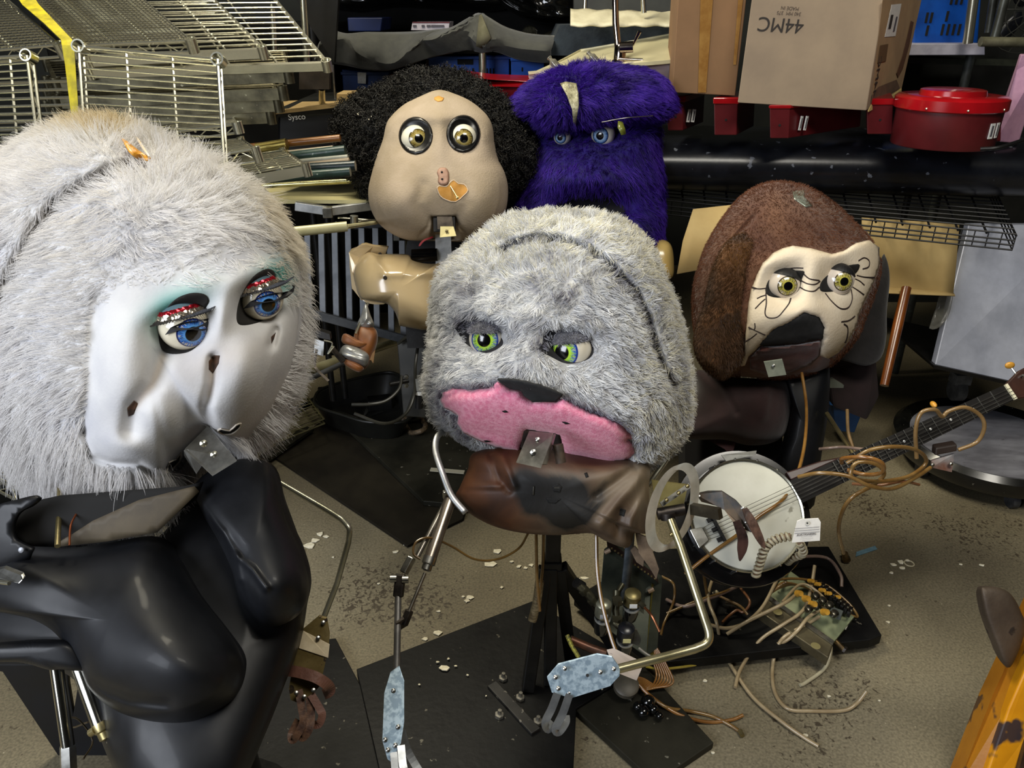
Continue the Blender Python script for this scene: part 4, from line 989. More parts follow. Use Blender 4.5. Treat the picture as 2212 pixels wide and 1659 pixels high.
tag(MB().cyl(P(2118, 90, 3.05), P(2260, 92, 3.05), .017, 14).build('steel_tube', mat('olive_chrome', '#8d8a70', '#6f6c55', 20, rough=.4, metal=.6)), 'olive-grey horizontal tube under the wire fan guard', 'tube')
t = thing('fan_guard', 'round black wire fan guard at the top right corner', 'fan', P(2200, 80, 3.2))
c = P(2222, 20, 3.3); m = MB()
for k in range(1, 7):
    m.tube([c + Vector((math.cos(a), -.2 * (1 - (k / 6) ** 2), math.sin(a))) * 1 if False else c + Vector((math.cos(a) * .026 * k, -.06 * (1 - (k / 6) ** 2), math.sin(a) * .026 * k)) for a in np.linspace(0, 6.283, 28, endpoint=False)], .0025, 5, True)
for a in np.linspace(0, 6.283, 14, endpoint=False): m.tube([c + Vector((math.cos(a) * .02, -.06, math.sin(a) * .02)), c + Vector((math.cos(a) * .09, -.045, math.sin(a) * .09)), c + Vector((math.cos(a) * .156, 0, math.sin(a) * .156))], .002, 5)
m.build('wire_guard', mat('grey_wire', '#33332f', rough=.5, metal=.4), t)
m = MB()
for a in (0, 2.1, 4.2): m.ball(c + Vector((math.cos(a) * .07, .03, math.sin(a) * .07)), .06, (1, .15, .5), 12, Matrix.Rotation(-a, 3, 'Y'))
m.build('blades', blackplastic, t)
pk = mat('pink_foam', '#a98198', '#96708a', 10, rough=.85, bump=.2)
tag(MB().prism([P(2206, 118, 2.85), P(2260, 118, 2.85), P(2200, 310, 2.75), P(2150, 306, 2.72), P(2158, 262, 2.73), P(2196, 150, 2.84)], (.03, .06, 0)).build('foam_plank', pk, smooth=False, bevel=.004), 'pink foam plank leaning at the right edge beside the red tubs', 'foam')

# cardboard sheets hanging behind the dog head
def bentsheet(name, grid, material, label, cat='cardboard', th=.004):
    m = MB().strip(grid); ob = m.build(name, material, solidify=th); return tag(ob, label, cat)
bentsheet('cardboard_sheet', [[P(1862 + 30 * i, 470 + 2 * i, 2.62 + .01 * math.sin(i * 1.3)) for i in range(8)], [P(1862 + 29 * i, 560 + 2 * i, 2.6 + .012 * math.sin(i * 1.6)) for i in range(8)],
     [P(1870 + 27 * i, 618 + 2 * i, 2.56) for i in range(8)], [P(1874 + 27 * i, 632 + 1 * i, 2.50) for i in range(8)]], card3, 'kraft cardboard sheet hanging right of the brown dog head, crossed by shelf shadows')
bentsheet('cardboard_sheet', [[P(1497 + 18 * i, 452 - 2 * i, 2.55) for i in range(6)], [P(1475 + 20 * i, 520 + 0 * i, 2.5) for i in range(6)], [P(1462 + 22 * i, 592 - 4 * i, 2.45) for i in range(6)]], card3,
     'kraft cardboard sheet showing left of the brown dog head')
tag(MB().tube([P(1958, 622, 2.5), P(1940, 700, 2.42), P(1910, 833, 2.3)], [.016, .017, .014], 14).build('table_leg', mat('orange_wood', '#7d4418', '#643411', 12, rough=.3, stretch=(1, 1, .2), coat=.3)), 'tapered orange-brown wooden furniture leg hanging below the cardboard', 'leg')
# grey steel cart
t = thing('metal_cart', 'dented bare metal cart panel on casters at the right edge', 'cart', G(2120, 840, 0))
cm = mat('blotchy_aluminium', '#c3c7d4', '#a2a6b3', 5, rough=.42, metal=.15, bump=.15, bscale=6, rvar=.08)
cq = [P(2092, 486, 2.75), P(2330, 486, 2.75), P(2300, 850, 2.5), P(2020, 788, 2.5)]
MB().prism(cq, (0, .03, 0)).build('side_panel', cm, t, smooth=False, bevel=.003)
MB().prism([P(2016, 788, 2.49), P(2300, 850, 2.49), P(2300, 858, 2.49), P(2018, 796, 2.49)], (0, .5, 0)).build('bottom_frame', blackpaint, t, smooth=False)
for px, py in ((2078, 806), (2290, 830)):
    c = P(px, py, 2.62); m = MB(); m.box(c + Vector((0, 0, -.02)), (.06, .05, .04)); m.build('caster_fork', mat('dusty_grey', '#4a4a48', '#33332f', 30, rough=.7), t, smooth=False)
    MB().cyl(c + Vector((-.018, 0, -.07)), c + Vector((.018, 0, -.07)), .042, 20).build('wheel', mat('dusty_rubber', '#3c3c3a', '#262624', 30, rough=.8), t)
tag(crumple('x', [(2040, 560), (2062, 580), (2060, 630), (2050, 680), (2028, 708), (2006, 708), (2020, 670), (2032, 620)], (2040, 635), 2.72, .01, .01, None, seed=4, amp=.01, s=.5).mesh('clear_film', mat('clear_film', '#6f6e66', '#8a8980', 40, rough=.15, alpha=.45), None, 60, 16, 4),
    'strip of clear plastic film hanging between cardboard and metal cart', 'film')
# blue bin
t = thing('blue_bin', 'small blue plastic bin on the floor behind the black puppet shell', 'bin', G(1835, 935, 0))
b0 = G(1835, 930, 0); tp = .13
m = MB(); m.prism([P(1797, 862, 2.6), P(1872, 868, 2.6), P(1846, 935, 2.6), P(1806, 932, 2.6)], (0, .12, 0)); m.build('bin_body', mat('bin_blue', '#123f73', '#0e3564', 10, rough=.5), t, smooth=False, bevel=.004)
m = MB(); m.prism([P(1790, 858, 2.58), P(1878, 864, 2.58), P(1876, 882, 2.58), P(1793, 876, 2.58)], (0, .15, 0)); m.build('bin_rim', mat('bin_blue_rim', '#1b5390', rough=.45), t, smooth=False, bevel=.003)
# round dolly
t = thing('round_dolly', 'round black dolly with a scuffed grey top behind the banjo neck', 'dolly', G(2120, 960, 0))
c = G(2135, 955, .10); rx = (G(2135, 955, .10) - G(1950, 955, .10)).length
MB().lathe([(rx * .97, -.045), (rx * 1.02, -.02), (rx * 1.02, .012), (rx * .96, .03), (rx * .86, .014), (rx * .80, .008)], c, (0, 0, 1), 64).build('rim', mat('glossy_black_rim', '#0a0a0a', '#151512', 20, rough=.25, coat=.3, spots=('#6b6a60', 70, .7)), t)
MB().lathe([(.001, .012), (rx * .84, .012), (rx * .84, .0), (.001, .0)], c, (0, 0, 1), 64).build('top_disc', mat('scuffed_grey', '#5f5f66', '#7d7e86', 5, rough=.5, spots=('#2a2a2c', 30, .7), stretch=(1, 3, 1)), t)
for a in (-100, -20, 60, 150, -165):
    p = c + Vector((math.cos(R(a)) * rx * .86, math.sin(R(a)) * rx * .86, 0)); MB().cyl(p + Vector((-.012, 0, -.072)), p + Vector((.012, 0, -.072)), .028, 18).build('caster_wheel', mat('grey_wheel', '#45464a', '#2d2e31', 20, rough=.5), t)

# pallet jack at the lower right
yel = mat('chipped_yellow_paint', '#b97a07', '#c98a0e', 8, rough=.45, spots=('#352b2c', 7, .58), bump=.2, bscale=10)
ory = mat('worn_orange_paint', '#8a5708', '#9a6510', 6, rough=.5, spots=('#4d3620', 9, .62), bump=.15)
t = thing('pallet_jack', 'chipped yellow pallet jack corner at the lower right edge', 'pallet jack', G(2180, 1600, 0))
aa = [P(2262, 1230, 1.28), P(2200, 1345, 1.24), P(2110, 1560, 1.15), P(2060, 1720, 1.08), P(2110, 1730, 1.05), P(2160, 1560, 1.12), P(2215, 1420, 1.18), P(2262, 1330, 1.22)]
MB().prism([P(2262, 1250, 1.30), P(2145, 1500, 1.18), P(2060, 1720, 1.08), P(2110, 1730, 1.06), P(2178, 1530, 1.14), P(2262, 1345, 1.22)], (.01, .05, -.05)).build('side_flange', ory, t, smooth=False, bevel=.004)
MB().prism([P(2262, 1338, 1.205), P(2178, 1530, 1.13), P(2110, 1730, 1.05), P(2170, 1740, 1.04), P(2215, 1600, 1.10), P(2262, 1480, 1.14)], (.005, .03, -.04)).build('top_plate', yel, t, smooth=False, bevel=.004)
MB().prism([P(2262, 1490, 1.13), P(2218, 1600, 1.09), P(2180, 1740, 1.03), P(2280, 1740, 1.03)], (.0, .04, -.12)).build('dark_underside', mat('greasy_dark', '#211a19', '#3b2f2c', 12, rough=.35, metal=.4), t, smooth=False)
MB().box((1.3, .95, .2), (.3, .5, .4)).build('chassis', yel, t, smooth=False, bevel=.01)
fb = Body([(2118, 1275), (2128, 1267), (2160, 1270), (2185, 1285), (2205, 1320), (2215, 1360), (2190, 1430), (2172, 1440), (2150, 1390), (2128, 1330)], (2165, 1345), 1.60, .018, .05, q=5)
fb.mesh('fork_tip', mat('rusty_brown_plate', '#3d332a', '#4f4337', 8, rough=.6, metal=.3, spots=('#2b2420', 20, .62), bump=.2), t, 90, 24, 8)
# ================================================================== white furry puppet, left
def X4(pts, s, ox, oy): return [(ox + a / s, oy + b / s) for a, b in pts]
fleece_w = mat('white_fleece', '#cfcdd0', '#dcdad6', 14, rough=.9, sheen=.15, bump=.10, bscale=300)
tw = thing('animatronic_puppet', 'white furry headed puppet with sequinned eyelids on a glossy black rubber torso', 'puppet', G(330, 1560, 0))
wo = [(235, 262), (335, 298), (430, 340), (520, 388), (588, 450), (628, 530), (643, 610), (644, 700), (630, 790), (598, 868), (560, 925), (520, 962), (480, 960), (452, 948), (425, 962), (395, 1000), (375, 1025),
      (350, 1068), (295, 1100), (225, 1108), (150, 1090), (95, 1066), (20, 1005), (-60, 905), (-100, 770), (-105, 620), (-85, 480), (-45, 385), (30, 318), (130, 272)]
crease = [(300, 352), (240, 370), (180, 405), (120, 445), (70, 510), (38, 570), (5, 640), (-20, 720)]
wb = [('l', crease, 13, -.045), ('l', [(200, 330), (100, 370), (20, 450), (-30, 560)], 55, .022),
      ('g', 400, 712, 62, 52, -20, -.055), ('g', 562, 660, 52, 44, -25, -.05),                 # eye hollows
      ('g', 400, 640, 110, 28, -25, .012), ('g', 560, 590, 80, 24, -25, .012),                 # brows
      ('g', 475, 690, 28, 75, 25, .022),                                                       # bridge of the muzzle
      ('l', [(352, 770), (330, 830), (290, 880), (280, 930)], 20, -.015),                      # cheek groove
      ('l', [(462, 775), (458, 830), (445, 880), (448, 915)], 12, -.016),                      # middle groove
      ('l', [(596, 715), (588, 745)], 11, -.018),
      ('g', 262, 800, 48, 120, 10, .022), ('g', 360, 900, 60, 70, -35, .026), ('g', 525, 810, 58, 100, 25, .032), ('g', 265, 965, 60, 36, 15, .02), ('g', 618, 760, 20, 60, 5, .012),
      ('p', [(350, 1012), (380, 985), (410, 950), (436, 922), (452, 912), (470, 935), (520, 945), (520, 975), (470, 985), (420, 1010), (380, 1040)], 14, -.06),
      ('l', [(210, 640), (198, 720), (196, 830), (180, 930)], 16, -.010), ('l', [(180, 930), (195, 985), (240, 1000), (300, 1002), (330, 1024)], 7, -.010)]
WB = Body(wo, (290, 690), 1.30, .21, .26, wb, q=2.3, slope=(-.00002, -.00002))
def white_mat():
    m, t, b = nt('white_plush_base'); L = t.links
    tc = N(t, 'ShaderNodeTexCoord'); n = N(t, 'ShaderNodeTexNoise'); n.inputs['Scale'].default_value = 9; n.inputs['Detail'].default_value = 4; L.new(tc.outputs['Object'], n.inputs[0])
    r = ramp(t, [(.35, '#b0b0b4'), (.6, '#c6c5c4')]); L.new(n.outputs[0], r.inputs[0])
    a = N(t, 'ShaderNodeAttribute', attribute_name='shadow_paint'); mx = N(t, 'ShaderNodeMix', data_type='RGBA')
    L.new(a.outputs['Fac'], mx.inputs[0]); L.new(r.outputs[0], mx.inputs[6]); mx.inputs[7].default_value = hexc('#5f9a92'); 
    a2 = N(t, 'ShaderNodeAttribute', attribute_name='browning'); m2 = N(t, 'ShaderNodeMix', data_type='RGBA')
    L.new(a2.outputs['Fac'], m2.inputs[0]); L.new(mx.outputs[2], m2.inputs[6]); m2.inputs[7].default_value = hexc('#9a8166')
    L.new(m2.outputs[2], b.inputs['Base Color']); b.inputs['Roughness'].default_value = .92; b.inputs['Specular IOR Level'].default_value = .15
    n3 = N(t, 'ShaderNodeTexNoise'); n3.inputs['Scale'].default_value = 260; L.new(tc.outputs['Object'], n3.inputs[0])
    bp = N(t, 'ShaderNodeBump'); bp.inputs['Strength'].default_value = .12; bp.inputs['Distance'].default_value = .003; L.new(n3.outputs[0], bp.inputs['Height']); L.new(bp.outputs[0], b.inputs['Normal'])
    return m
def paint(o, V, name, fn):
    x, y = project(V); a = o.data.attributes.new(name, 'FLOAT', 'POINT'); a.data.foreach_set('value', np.clip(fn(x, y), 0, 1).astype(np.float32))
def gs(x, y, cx, cy, rx, ry, rot=0):
    ca, sa = math.cos(R(rot)), math.sin(R(rot)); ux, uy = x - cx, y - cy
    return np.exp(-(((ux * ca + uy * sa) / rx) ** 2 + ((-ux * sa + uy * ca) / ry) ** 2))
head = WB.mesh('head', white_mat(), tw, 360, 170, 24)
front = len(WB.V)
# make-up: teal eye shadow is paint on the fleece; brown is laid along the crease and grooves, on crown and muzzle
nfront = 1 + 170 * 360
fm = (np.arange(len(WB.V)) < nfront).astype(float)
paint(head, WB.V, 'shadow_paint', lambda x, y: fm * (1.0 * gs(x, y, 385, 655, 75, 34, -28) + .9 * gs(x, y, 350, 700, 28, 50, 8) * .6 + 1.1 * gs(x, y, 610, 600, 34, 40, -15) + .5 * gs(x, y, 575, 600, 40, 30, -25)) * .85)
paint(head, WB.V, 'browning', lambda x, y: fm * (.45 * np.exp(-(segdist(x, y, crease) / 10) ** 2) + .5 * gs(x, y, 200, 262, 70, 18) + .35 * np.exp(-(segdist(x, y, [(352, 770), (330, 830), (290, 880)]) / 9) ** 2) + .3 * np.exp(-(segdist(x, y, [(460, 780), (452, 850)]) / 9) ** 2) + .25 * gs(x, y, 480, 770, 110, 40, -20)))
sleeve = [(212, 640), (240, 560), (330, 545), (400, 560), (470, 520), (540, 500), (600, 520), (640, 560), (650, 700), (625, 800), (585, 880), (535, 945), (440, 935), (380, 1010), (320, 1010), (240, 1002), (195, 985), (182, 920), (196, 830), (198, 720)]
def longmask(x, y):
    ins = inpoly(x, y, sleeve); sd = segdist(x, y, sleeve, True)
    return np.where(ins, 0, 1.0), sd
nS_ = 80000
p, nn = sample_surface(WB.V, WB.F, nS_)
x, y = project(p); vd = (np.array([0, 0, CAMZ]) - p); vd /= np.linalg.norm(vd, axis=1)[:, None]; facing = (nn * vd).sum(1) > -.15
ins = inpoly(x, y, sleeve) & ((nn * vd).sum(1) > -.1); sd = segdist(x, y, sleeve, True)
rimr = (x > 560) & (y > 470)
keep = (~ins) & ((nn * vd).sum(1) > -.6)
keep |= (ins & (sd < 30) & (y < 660) & (rng.random(len(x)) < .8)); keep |= ins & (sd < 70) & (y < 620) & (rng.random(len(x)) < .5)
keep &= ~((x > 640) & (y > 540) & (rng.random(len(x)) < .6))
p, nn, x, y, ins, sd = p[keep], nn[keep], x[keep], y[keep], ins[keep], sd[keep]
nz = vnoise(p, 16, 1); nz2 = vnoise(p, 60, 4)
cx, cy = 300, 700
rad = np.stack([(x - cx), np.zeros_like(x), -(y - cy) * 1.0], 1); rad /= np.linalg.norm(rad, axis=1)[:, None] + 1e-6
low = np.clip((y - 850) / 200, 0, 1)
rad[:, 2] = rad[:, 2] * .25 - .5 - low * .5
d = lay(nn, rad * .85 + nz * .55 + nz2 * .35, .42) + rng.normal(0, .12, p.shape)
ln = np.where(ins, .012, .030) * (.5 + .8 * rng.random(len(x))); ln = ln + low * .048 * (~ins) * rng.random(len(x)) ** 2 * 2; ln += np.where((x > 560) & (~ins), .006, 0)
ln *= np.where(segdist(x, y, crease) < 10, .55, 1)
tint = .62 + .22 * nz[:, 0] + .2 * (rng.random(len(x)) - .5)
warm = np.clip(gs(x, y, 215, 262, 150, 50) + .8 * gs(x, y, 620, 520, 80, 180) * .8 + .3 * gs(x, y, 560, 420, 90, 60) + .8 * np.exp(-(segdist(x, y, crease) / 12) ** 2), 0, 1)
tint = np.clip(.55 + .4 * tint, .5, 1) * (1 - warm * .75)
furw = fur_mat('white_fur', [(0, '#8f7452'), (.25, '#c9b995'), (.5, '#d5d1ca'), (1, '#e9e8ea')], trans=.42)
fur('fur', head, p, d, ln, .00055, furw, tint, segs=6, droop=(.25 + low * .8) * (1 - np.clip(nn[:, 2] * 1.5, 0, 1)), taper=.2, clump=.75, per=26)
# bald glue patch and clear sliver on top
WB.patch('glue_patch', [(262, 298), (275, 305), (300, 325), (325, 340), (318, 347), (296, 345), (278, 325)], mat('amber_glue', '#c98f2c', '#b77a1c', 60, rough=.35), head, off=.024, step=5, thick=.002)
m = MB(); m.tube([WB.at(284, 276, .03), WB.at(300, 305, .034), WB.at(322, 338, .028)], [.001, .0022, .0016], 6); m.build('clear_sliver', mat('clear_plastic_sliver', '#c9b79a', rough=.15), head)
# slits and torn holes
slit = mat('slit_brown', '#4a2d16', '#2b1a0e', 90, rough=.8); holem = mat('hole_black', '#070605', rough=.9)
for i, q in enumerate(([(276, 882), (290, 866), (297, 872), (288, 895), (278, 900)], [(452, 780), (462, 768), (474, 768), (472, 785), (460, 806), (452, 798)], [(586, 728), (596, 718), (592, 732), (587, 742)])):
    WB.patch('slit', q, slit, head, off=.0012, step=3, thick=.001)
for q in ([(471, 930), (478, 926), (496, 930), (510, 918), (520, 915), (516, 925), (500, 937), (480, 937)], [(360, 1018), (366, 998), (380, 992), (390, 978), (388, 995), (372, 1012), (362, 1022)]):
    WB.patch('torn_hole', q, holem, head, off=.0015, step=3, thick=.001)
    m = MB(); WB.line(m, q + [q[0]], .0016, .002, 2); m.build('torn_rim', mat('torn_white', '#cfc6b8', rough=.9), head)
# eyes
emw = eye_mat('eye_blue', '#5f9bd6', '#1c3f9a', '#131a4a', white='#d9d0b8', iris=.40, pupil=.20, streak=.10, iris_mid='#3d74c4')
dl = float(WB.depth0(400, 714) - WB.h(np.array([400.]), np.array([714.]))[0]); dr = float(WB.depth0(560, 660) - WB.h(np.array([560.]), np.array([660.]))[0])
E1 = eye_at('eyeball', 399, 702, dl - .022, 55, 421, 725, emw, tw); E2 = eye_at('eyeball', 562, 643, dr - .020, 49, 583, 662, emw, tw)
lidm = mat('eyelid_blue_grey', '#3d525c', '#4a626b', 20, rough=.6); seqr = mat('red_sequins', '#8d1620', '#c02433', 200, rough=.15, metal=.7); seqs = mat('silver_sequins', '#b9a48a', '#efe6d6', 300, rough=.12, metal=.9)
lashm = mat('lash_black', '#121214', '#26262a', 50, rough=.6)
up = Vector((0, SP, CP)); rt = Vector((1, 0, 0))
lash_c = {}
for E, (bx, by), br, dd, sgn in ((E1, (399, 702), 55, dl - .022, 1), (E2, (562, 643), 49, dr - .020, 1)):
    c = D(bx, by, dd); r = br * dd / FPX; view = (CAMP - c).normalized(); axis = up * .93 + view * .32 - rt * .34
    m = MB(); cap(m, c, r * 1.06, axis, 66, 36, 14); lid = m.build('eyelid', lidm, tw, solidify=.0015)
    # sequin bands run along latitude circles of the lid
    lash_c[bx] = (c, r); x_, y_, a_ = frame_of(axis)
    for half, rr_, mt, nm in ((52, .0042, seqr, 'red_sequin_band'), (61, .0048, seqs, 'silver_sequin_band')):
        m = MB()
        for k in range(56):
            an = 2 * math.pi * k / 56; q = c + (a_ * math.cos(R(half)) + (x_ * math.cos(an) + y_ * math.sin(an)) * math.sin(R(half))) * r * 1.10
            nrm = (q - c).normalized()
            if nrm.dot(view) > -.1: m.lathe([(.001, .0012), (rr_, .0005), (rr_, -.0008), (.001, -.001)], q, nrm + Vector((random.uniform(-.3, .3), random.uniform(-.3, .3), random.uniform(-.3, .3))), 8)
        m.build(nm, mt, lid)
    # false lashes: a row of curved flat hairs on the lid edge
    m = MB()
    for k in range(60):
        an = 2 * math.pi * k / 60; dirr = (a_ * math.cos(R(66)) + (x_ * math.cos(an) + y_ * math.sin(an)) * math.sin(R(66)))
        if dirr.dot(view) < .0: continue
        q = c + dirr * r * 1.08; side = dirr.dot(rt)
        L_ = .011 + .016 * max(0, side); out = dirr * .8 - up * .5 + rt * (.3 + 1.2 * max(0, side))
        out.normalize(); e = q + out * L_ + up * (.010 * max(0, side)); m.ribbon([q, q + out * L_ * .5, e], [.004, .0035, .0012], tuple(view))
    m.build('lashes', lashm, lid, solidify=.0006)
for q, dd in (([(356, 724), (368, 708), (392, 697), (425, 693), (452, 688), (474, 680), (490, 668), (499, 658), (498, 676), (485, 693), (462, 707), (438, 715), (412, 712), (385, 714)], 399), ([(524, 668), (540, 652), (566, 640), (592, 633), (610, 632), (624, 629), (633, 621), (630, 615), (637, 618), (634, 631), (620, 643), (598, 650), (565, 655), (540, 664)], 562)):
    m = MB(); m.prism([onball(lash_c[dd][0], lash_c[dd][1] * 1.12, a, b) for a, b in q], (0, .0012, 0)); m.build('lash_wing', lashm, tw, smooth=False)
# dark inner sockets
for q in ([(346, 742), (344, 712), (354, 678), (378, 648), (410, 634), (440, 636), (451, 650), (443, 668), (446, 690), (444, 712), (436, 735), (412, 757), (380, 764), (355, 760)], [(513, 695), (514, 662), (526, 630), (548, 598), (575, 581), (592, 587), (598, 610), (602, 640), (594, 670), (568, 692), (530, 702)]):
    WB.patch('socket_lining', q, mat('socket_dark', '#16130f', rough=.9), head, off=.0012, step=6, thick=.001, smooth_edge=4)
# mouth plate (folded aluminium) with two screws
mm = MB(); dm = 1.145
q = [D(398, 972, dm - .0), D(448, 922, dm + .03), D(511, 997, dm - .02), D(459, 1029, dm - .03)]
mm.prism([q[0], q[1], q[2], q[3]], (0, .003, .001)); pl = mm.build('jaw_plate', steel, tw, smooth=False, bevel=.0006)
MB().prism([D(397, 973, dm), D(405, 970, dm), D(437, 1005, dm - .01), D(424, 1024, dm + .01), D(398, 985, dm + .03)], (.001, .004, 0)).build('jaw_plate_flange', steel, tw, smooth=False)
for a, b in ((440, 958), (463, 982)):
    m = MB(); c = D(a, b, dm - .006); m.lathe([(.0055, 0), (.0055, .002), (.003, .0035), (.003, .006), (.001, .007)], c, (CAMP - c), 14); m.build('screw', chrome, pl)

# ---- rubber torso
body = [(420, 1060), (470, 1010), (540, 990), (585, 1010), (605, 1080), (640, 1180), (664, 1260), (655, 1320), (640, 1400), (600, 1510), (560, 1610), (505, 1720), (400, 1800), (290, 1740), (235, 1640), (195, 1540), (150, 1460), (20, 1420), (-100, 1360), (-110, 1240), (-40, 1140), (25, 1105), (80, 1100), (110, 1160), (200, 1180), (320, 1170), (380, 1120)]
TB = Body(body, (330, 1360), 1.235, .10, .22, [], q=3.0, slope=(-.00005, -.00040))
tor = TB.mesh('torso', rubber, tw, 220, 60, 20)
lobeL = [(-60, 1170), (40, 1178), (140, 1186), (240, 1172), (330, 1163), (385, 1215), (430, 1285), (485, 1355), (520, 1410), (527, 1450), (512, 1500), (470, 1535), (410, 1560), (330, 1560), (250, 1535), (195, 1490), (165, 1430), (110, 1360), (30, 1325), (-60, 1315), (-120, 1250)]
LB = Body(lobeL, (240, 1340), 1.15, .10, .12, [('g', 370, 1430, 130, 90, 35, .035), ('g', 60, 1240, 120, 60, 0, .01), ('l', [(200, 1480), (280, 1512), (360, 1520)], 14, -.012)], q=2.6, slope=(-.00006, -.00032))
LB.mesh('torso_pouch', rubber, tw, 200, 70, 16)
lobeR = [(420, 1052), (455, 1015), (500, 995), (552, 992), (586, 1015), (602, 1075), (625, 1140), (650, 1195), (667, 1262), (655, 1315), (620, 1345), (575, 1354), (542, 1330), (515, 1290), (500, 1230), (470, 1165), (438, 1110)]
RB = Body(lobeR, (545, 1180), 1.20, .09, .1, [('g', 590, 1265, 55, 60, 0, .02), ('l', [(430, 1085), (480, 1150), (510, 1200), (515, 1250)], 9, .012), ('l', [(510, 1200), (545, 1230), (575, 1270)], 8, .008)], q=2.4, slope=(0, -.00034))
RB.mesh('torso_pouch', rubber, tw, 200, 70, 16)
MB().lathe([(.20, 0), (.20, .02), (.13, .04), (.11, .45), (.001, .45)], (D(330, 1500, 1.32).x, D(330, 1500, 1.32).y + .05, 0), (0, 0, 1), 28).build('pedestal', blackpaint, tw)
# collar shell with open neck
col = [(-80, 1150), (-20, 1098), (40, 1078), (82, 1070), (70, 1088), (38, 1110), (25, 1140), (30, 1165), (50, 1178), (70, 1190), (60, 1215), (30, 1235), (-60, 1240), (-110, 1200)]
CB = Body([(-100, 1060), (0, 1050), (100, 1040), (440, 1020), (460, 1120), (330, 1190), (100, 1210), (-60, 1260), (-120, 1200)], (150, 1130), 1.20, .05, .05, q=4)
CB.patch('collar', col, rubber, tw, off=.035, step=12, thick=.008, smooth_edge=4)
CB.patch('neck_opening', [(30, 1120), (60, 1085), (130, 1070), (400, 1050), (440, 1040), (425, 1080), (330, 1140), (240, 1172), (130, 1182), (60, 1180), (28, 1160)], holem, tw, off=-.006, step=14, thick=.002)
CB.patch('wood_hoop', [(128, 1172), (200, 1125), (300, 1080), (420, 1050), (430, 1062), (340, 1150), (230, 1170), (130, 1181)], mat('mdf_brown', '#3a3225', '#4d4331', 10, rough=.7), tw, off=.004, step=14, thick=.01)
MB().tube([P(124, 1180, .90), P(128, 1100, .97), P(130, 1040, 1.03)], .004, 12).build('neck_rod', brass, tw)
MB().tube(smoothpath([P(150, 1178, .90), P(153, 1135, .93), P(168, 1105, .96), P(180, 1085, .98)], 5), .0016, 6).build('copper_tube', mat('copper', '#8a4b2e', rough=.35, metal=.8), tw)
bk_ = MB(); bk_.prism([LB.at(-10, 1232, .03), LB.at(8, 1228, .03), LB.at(46, 1243, .03), LB.at(50, 1252, .03), LB.at(40, 1262, .03), LB.at(-10, 1250, .03)], (0, .008, 0)); bk = bk_.build('buckle', steel, tw, smooth=False, bevel=.002)
MB().cyl(LB.at(-10, 1256, .034), LB.at(20, 1260, .034), .003, 10).build('buckle_pin', chrome, bk)
m = MB(); m.lathe([(.004, 0), (.004, .002), (.001, .003)], CB.at(47, 1188, .04), (0, -1, .6), 12); m.build('rivet', mat('dull_rivet', '#7d7f84', rough=.4, metal=.6), tw)
MB().prism([P(a, b, 1.22) for a, b in ((-60, 1436), (5, 1452), (45, 1512), (98, 1592), (138, 1652), (190, 1720), (310, 1760), (310, 1560), (210, 1500), (185, 1462), (168, 1480), (158, 1540), (148, 1480), (146, 1436))], (0, .01, 0)).build('back_skirt', rubber, tw, smooth=False, bevel=.002)
# sleeve edge and the pneumatic arm at lower left
sl_ = Body([(-60, 1400), (20, 1388), (110, 1385), (160, 1392), (190, 1440), (175, 1450), (130, 1446), (105, 1447), (40, 1430), (-60, 1430)], (70, 1415), 1.10, .02, .03, q=3)
sl_.mesh('sleeve_flap', rubber, tw, 100, 20, 6)
cylm = mat('bright_cylinder', '#d2cfc4', '#b5b2a6', 10, rough=.16, metal=1)
MB().tube([P(122, 1440, .84), P(147, 1612, .78)], .0093, 20).build('arm_rod', cylm, tw)
MB().lathe([(.0115, 0), (.0115, .05), (.0095, .055)], P(150, 1690, .755), P(146, 1600, .785) - P(150, 1690, .755), 6).build('rod_clevis', steel, tw, angle=20)
MB().tube([P(172, 1440, .84), P(222, 1578, .78)], [.0118, .0118], 24).build('air_cylinder', cylm, tw)
c0, c1 = P(218, 1560, .787), P(238, 1605, .77)
MB().lathe([(.0135, 0), (.014, .006), (.0135, .012), (.011, .014), (.011, .024), (.008, .026)], c0, c1 - c0, 22).build('cylinder_cap', brass, tw)
MB().cyl(P(207, 1576, .775), P(196, 1583, .775), .006, 12).build('air_fitting', brass, tw)
MB().cyl(P(236, 1600, .77), P(275, 1680, .735), .0042, 12).build('piston_rod', chrome, tw)
m = MB(); m.tube(smoothpath([P(140, 1460, 1.05), P(130, 1520, 1.1), P(150, 1570, 1.15), P(190, 1560, 1.1)], 5), .002, 6); m.tube(smoothpath([P(140, 1550, 1.0), P(170, 1555, 1.05), P(200, 1600, 1.05), P(180, 1640, 1.0)], 5), .0018, 6); m.build('air_hose', mat('dark_hose', '#3b3222', rough=.4), tw)
# right arm: bent conduit with a leather-fingered plate hand
cond = mat('zinc_conduit', '#aaa99a', '#8b8a79', 14, rough=.33, metal=.85)
arm = smoothpath([P(575, 1025, 1.32), P(595, 1037, 1.31), P(700, 1098, 1.24), P(738, 1122, 1.21)], 4)[:-1] + smoothpath([P(738, 1122, 1.21), P(754, 1142, 1.195), P(753, 1170, 1.19)], 5)[:-1] + [P(753, 1170, 1.19), P(728, 1260, 1.17), P(700, 1332, 1.15)]
MB().tube(arm, .0056, 14).build('arm_rod', cond, tw)
hp = DP([(690, 1333), (706, 1337), (712, 1372), (710, 1400), (692, 1480), (676, 1500), (648, 1520), (628, 1512), (624, 1488), (632, 1440), (655, 1362)], 1333, 1.255, 1520, 1.225)
hand = MB().prism(hp, (0, .003, .002)).build('hand_plate', mat('stained_brass_plate', '#6b5b34', '#857449', 30, rough=.4, metal=.6, spots=('#3f352a', 60, .62)), tw, smooth=False)
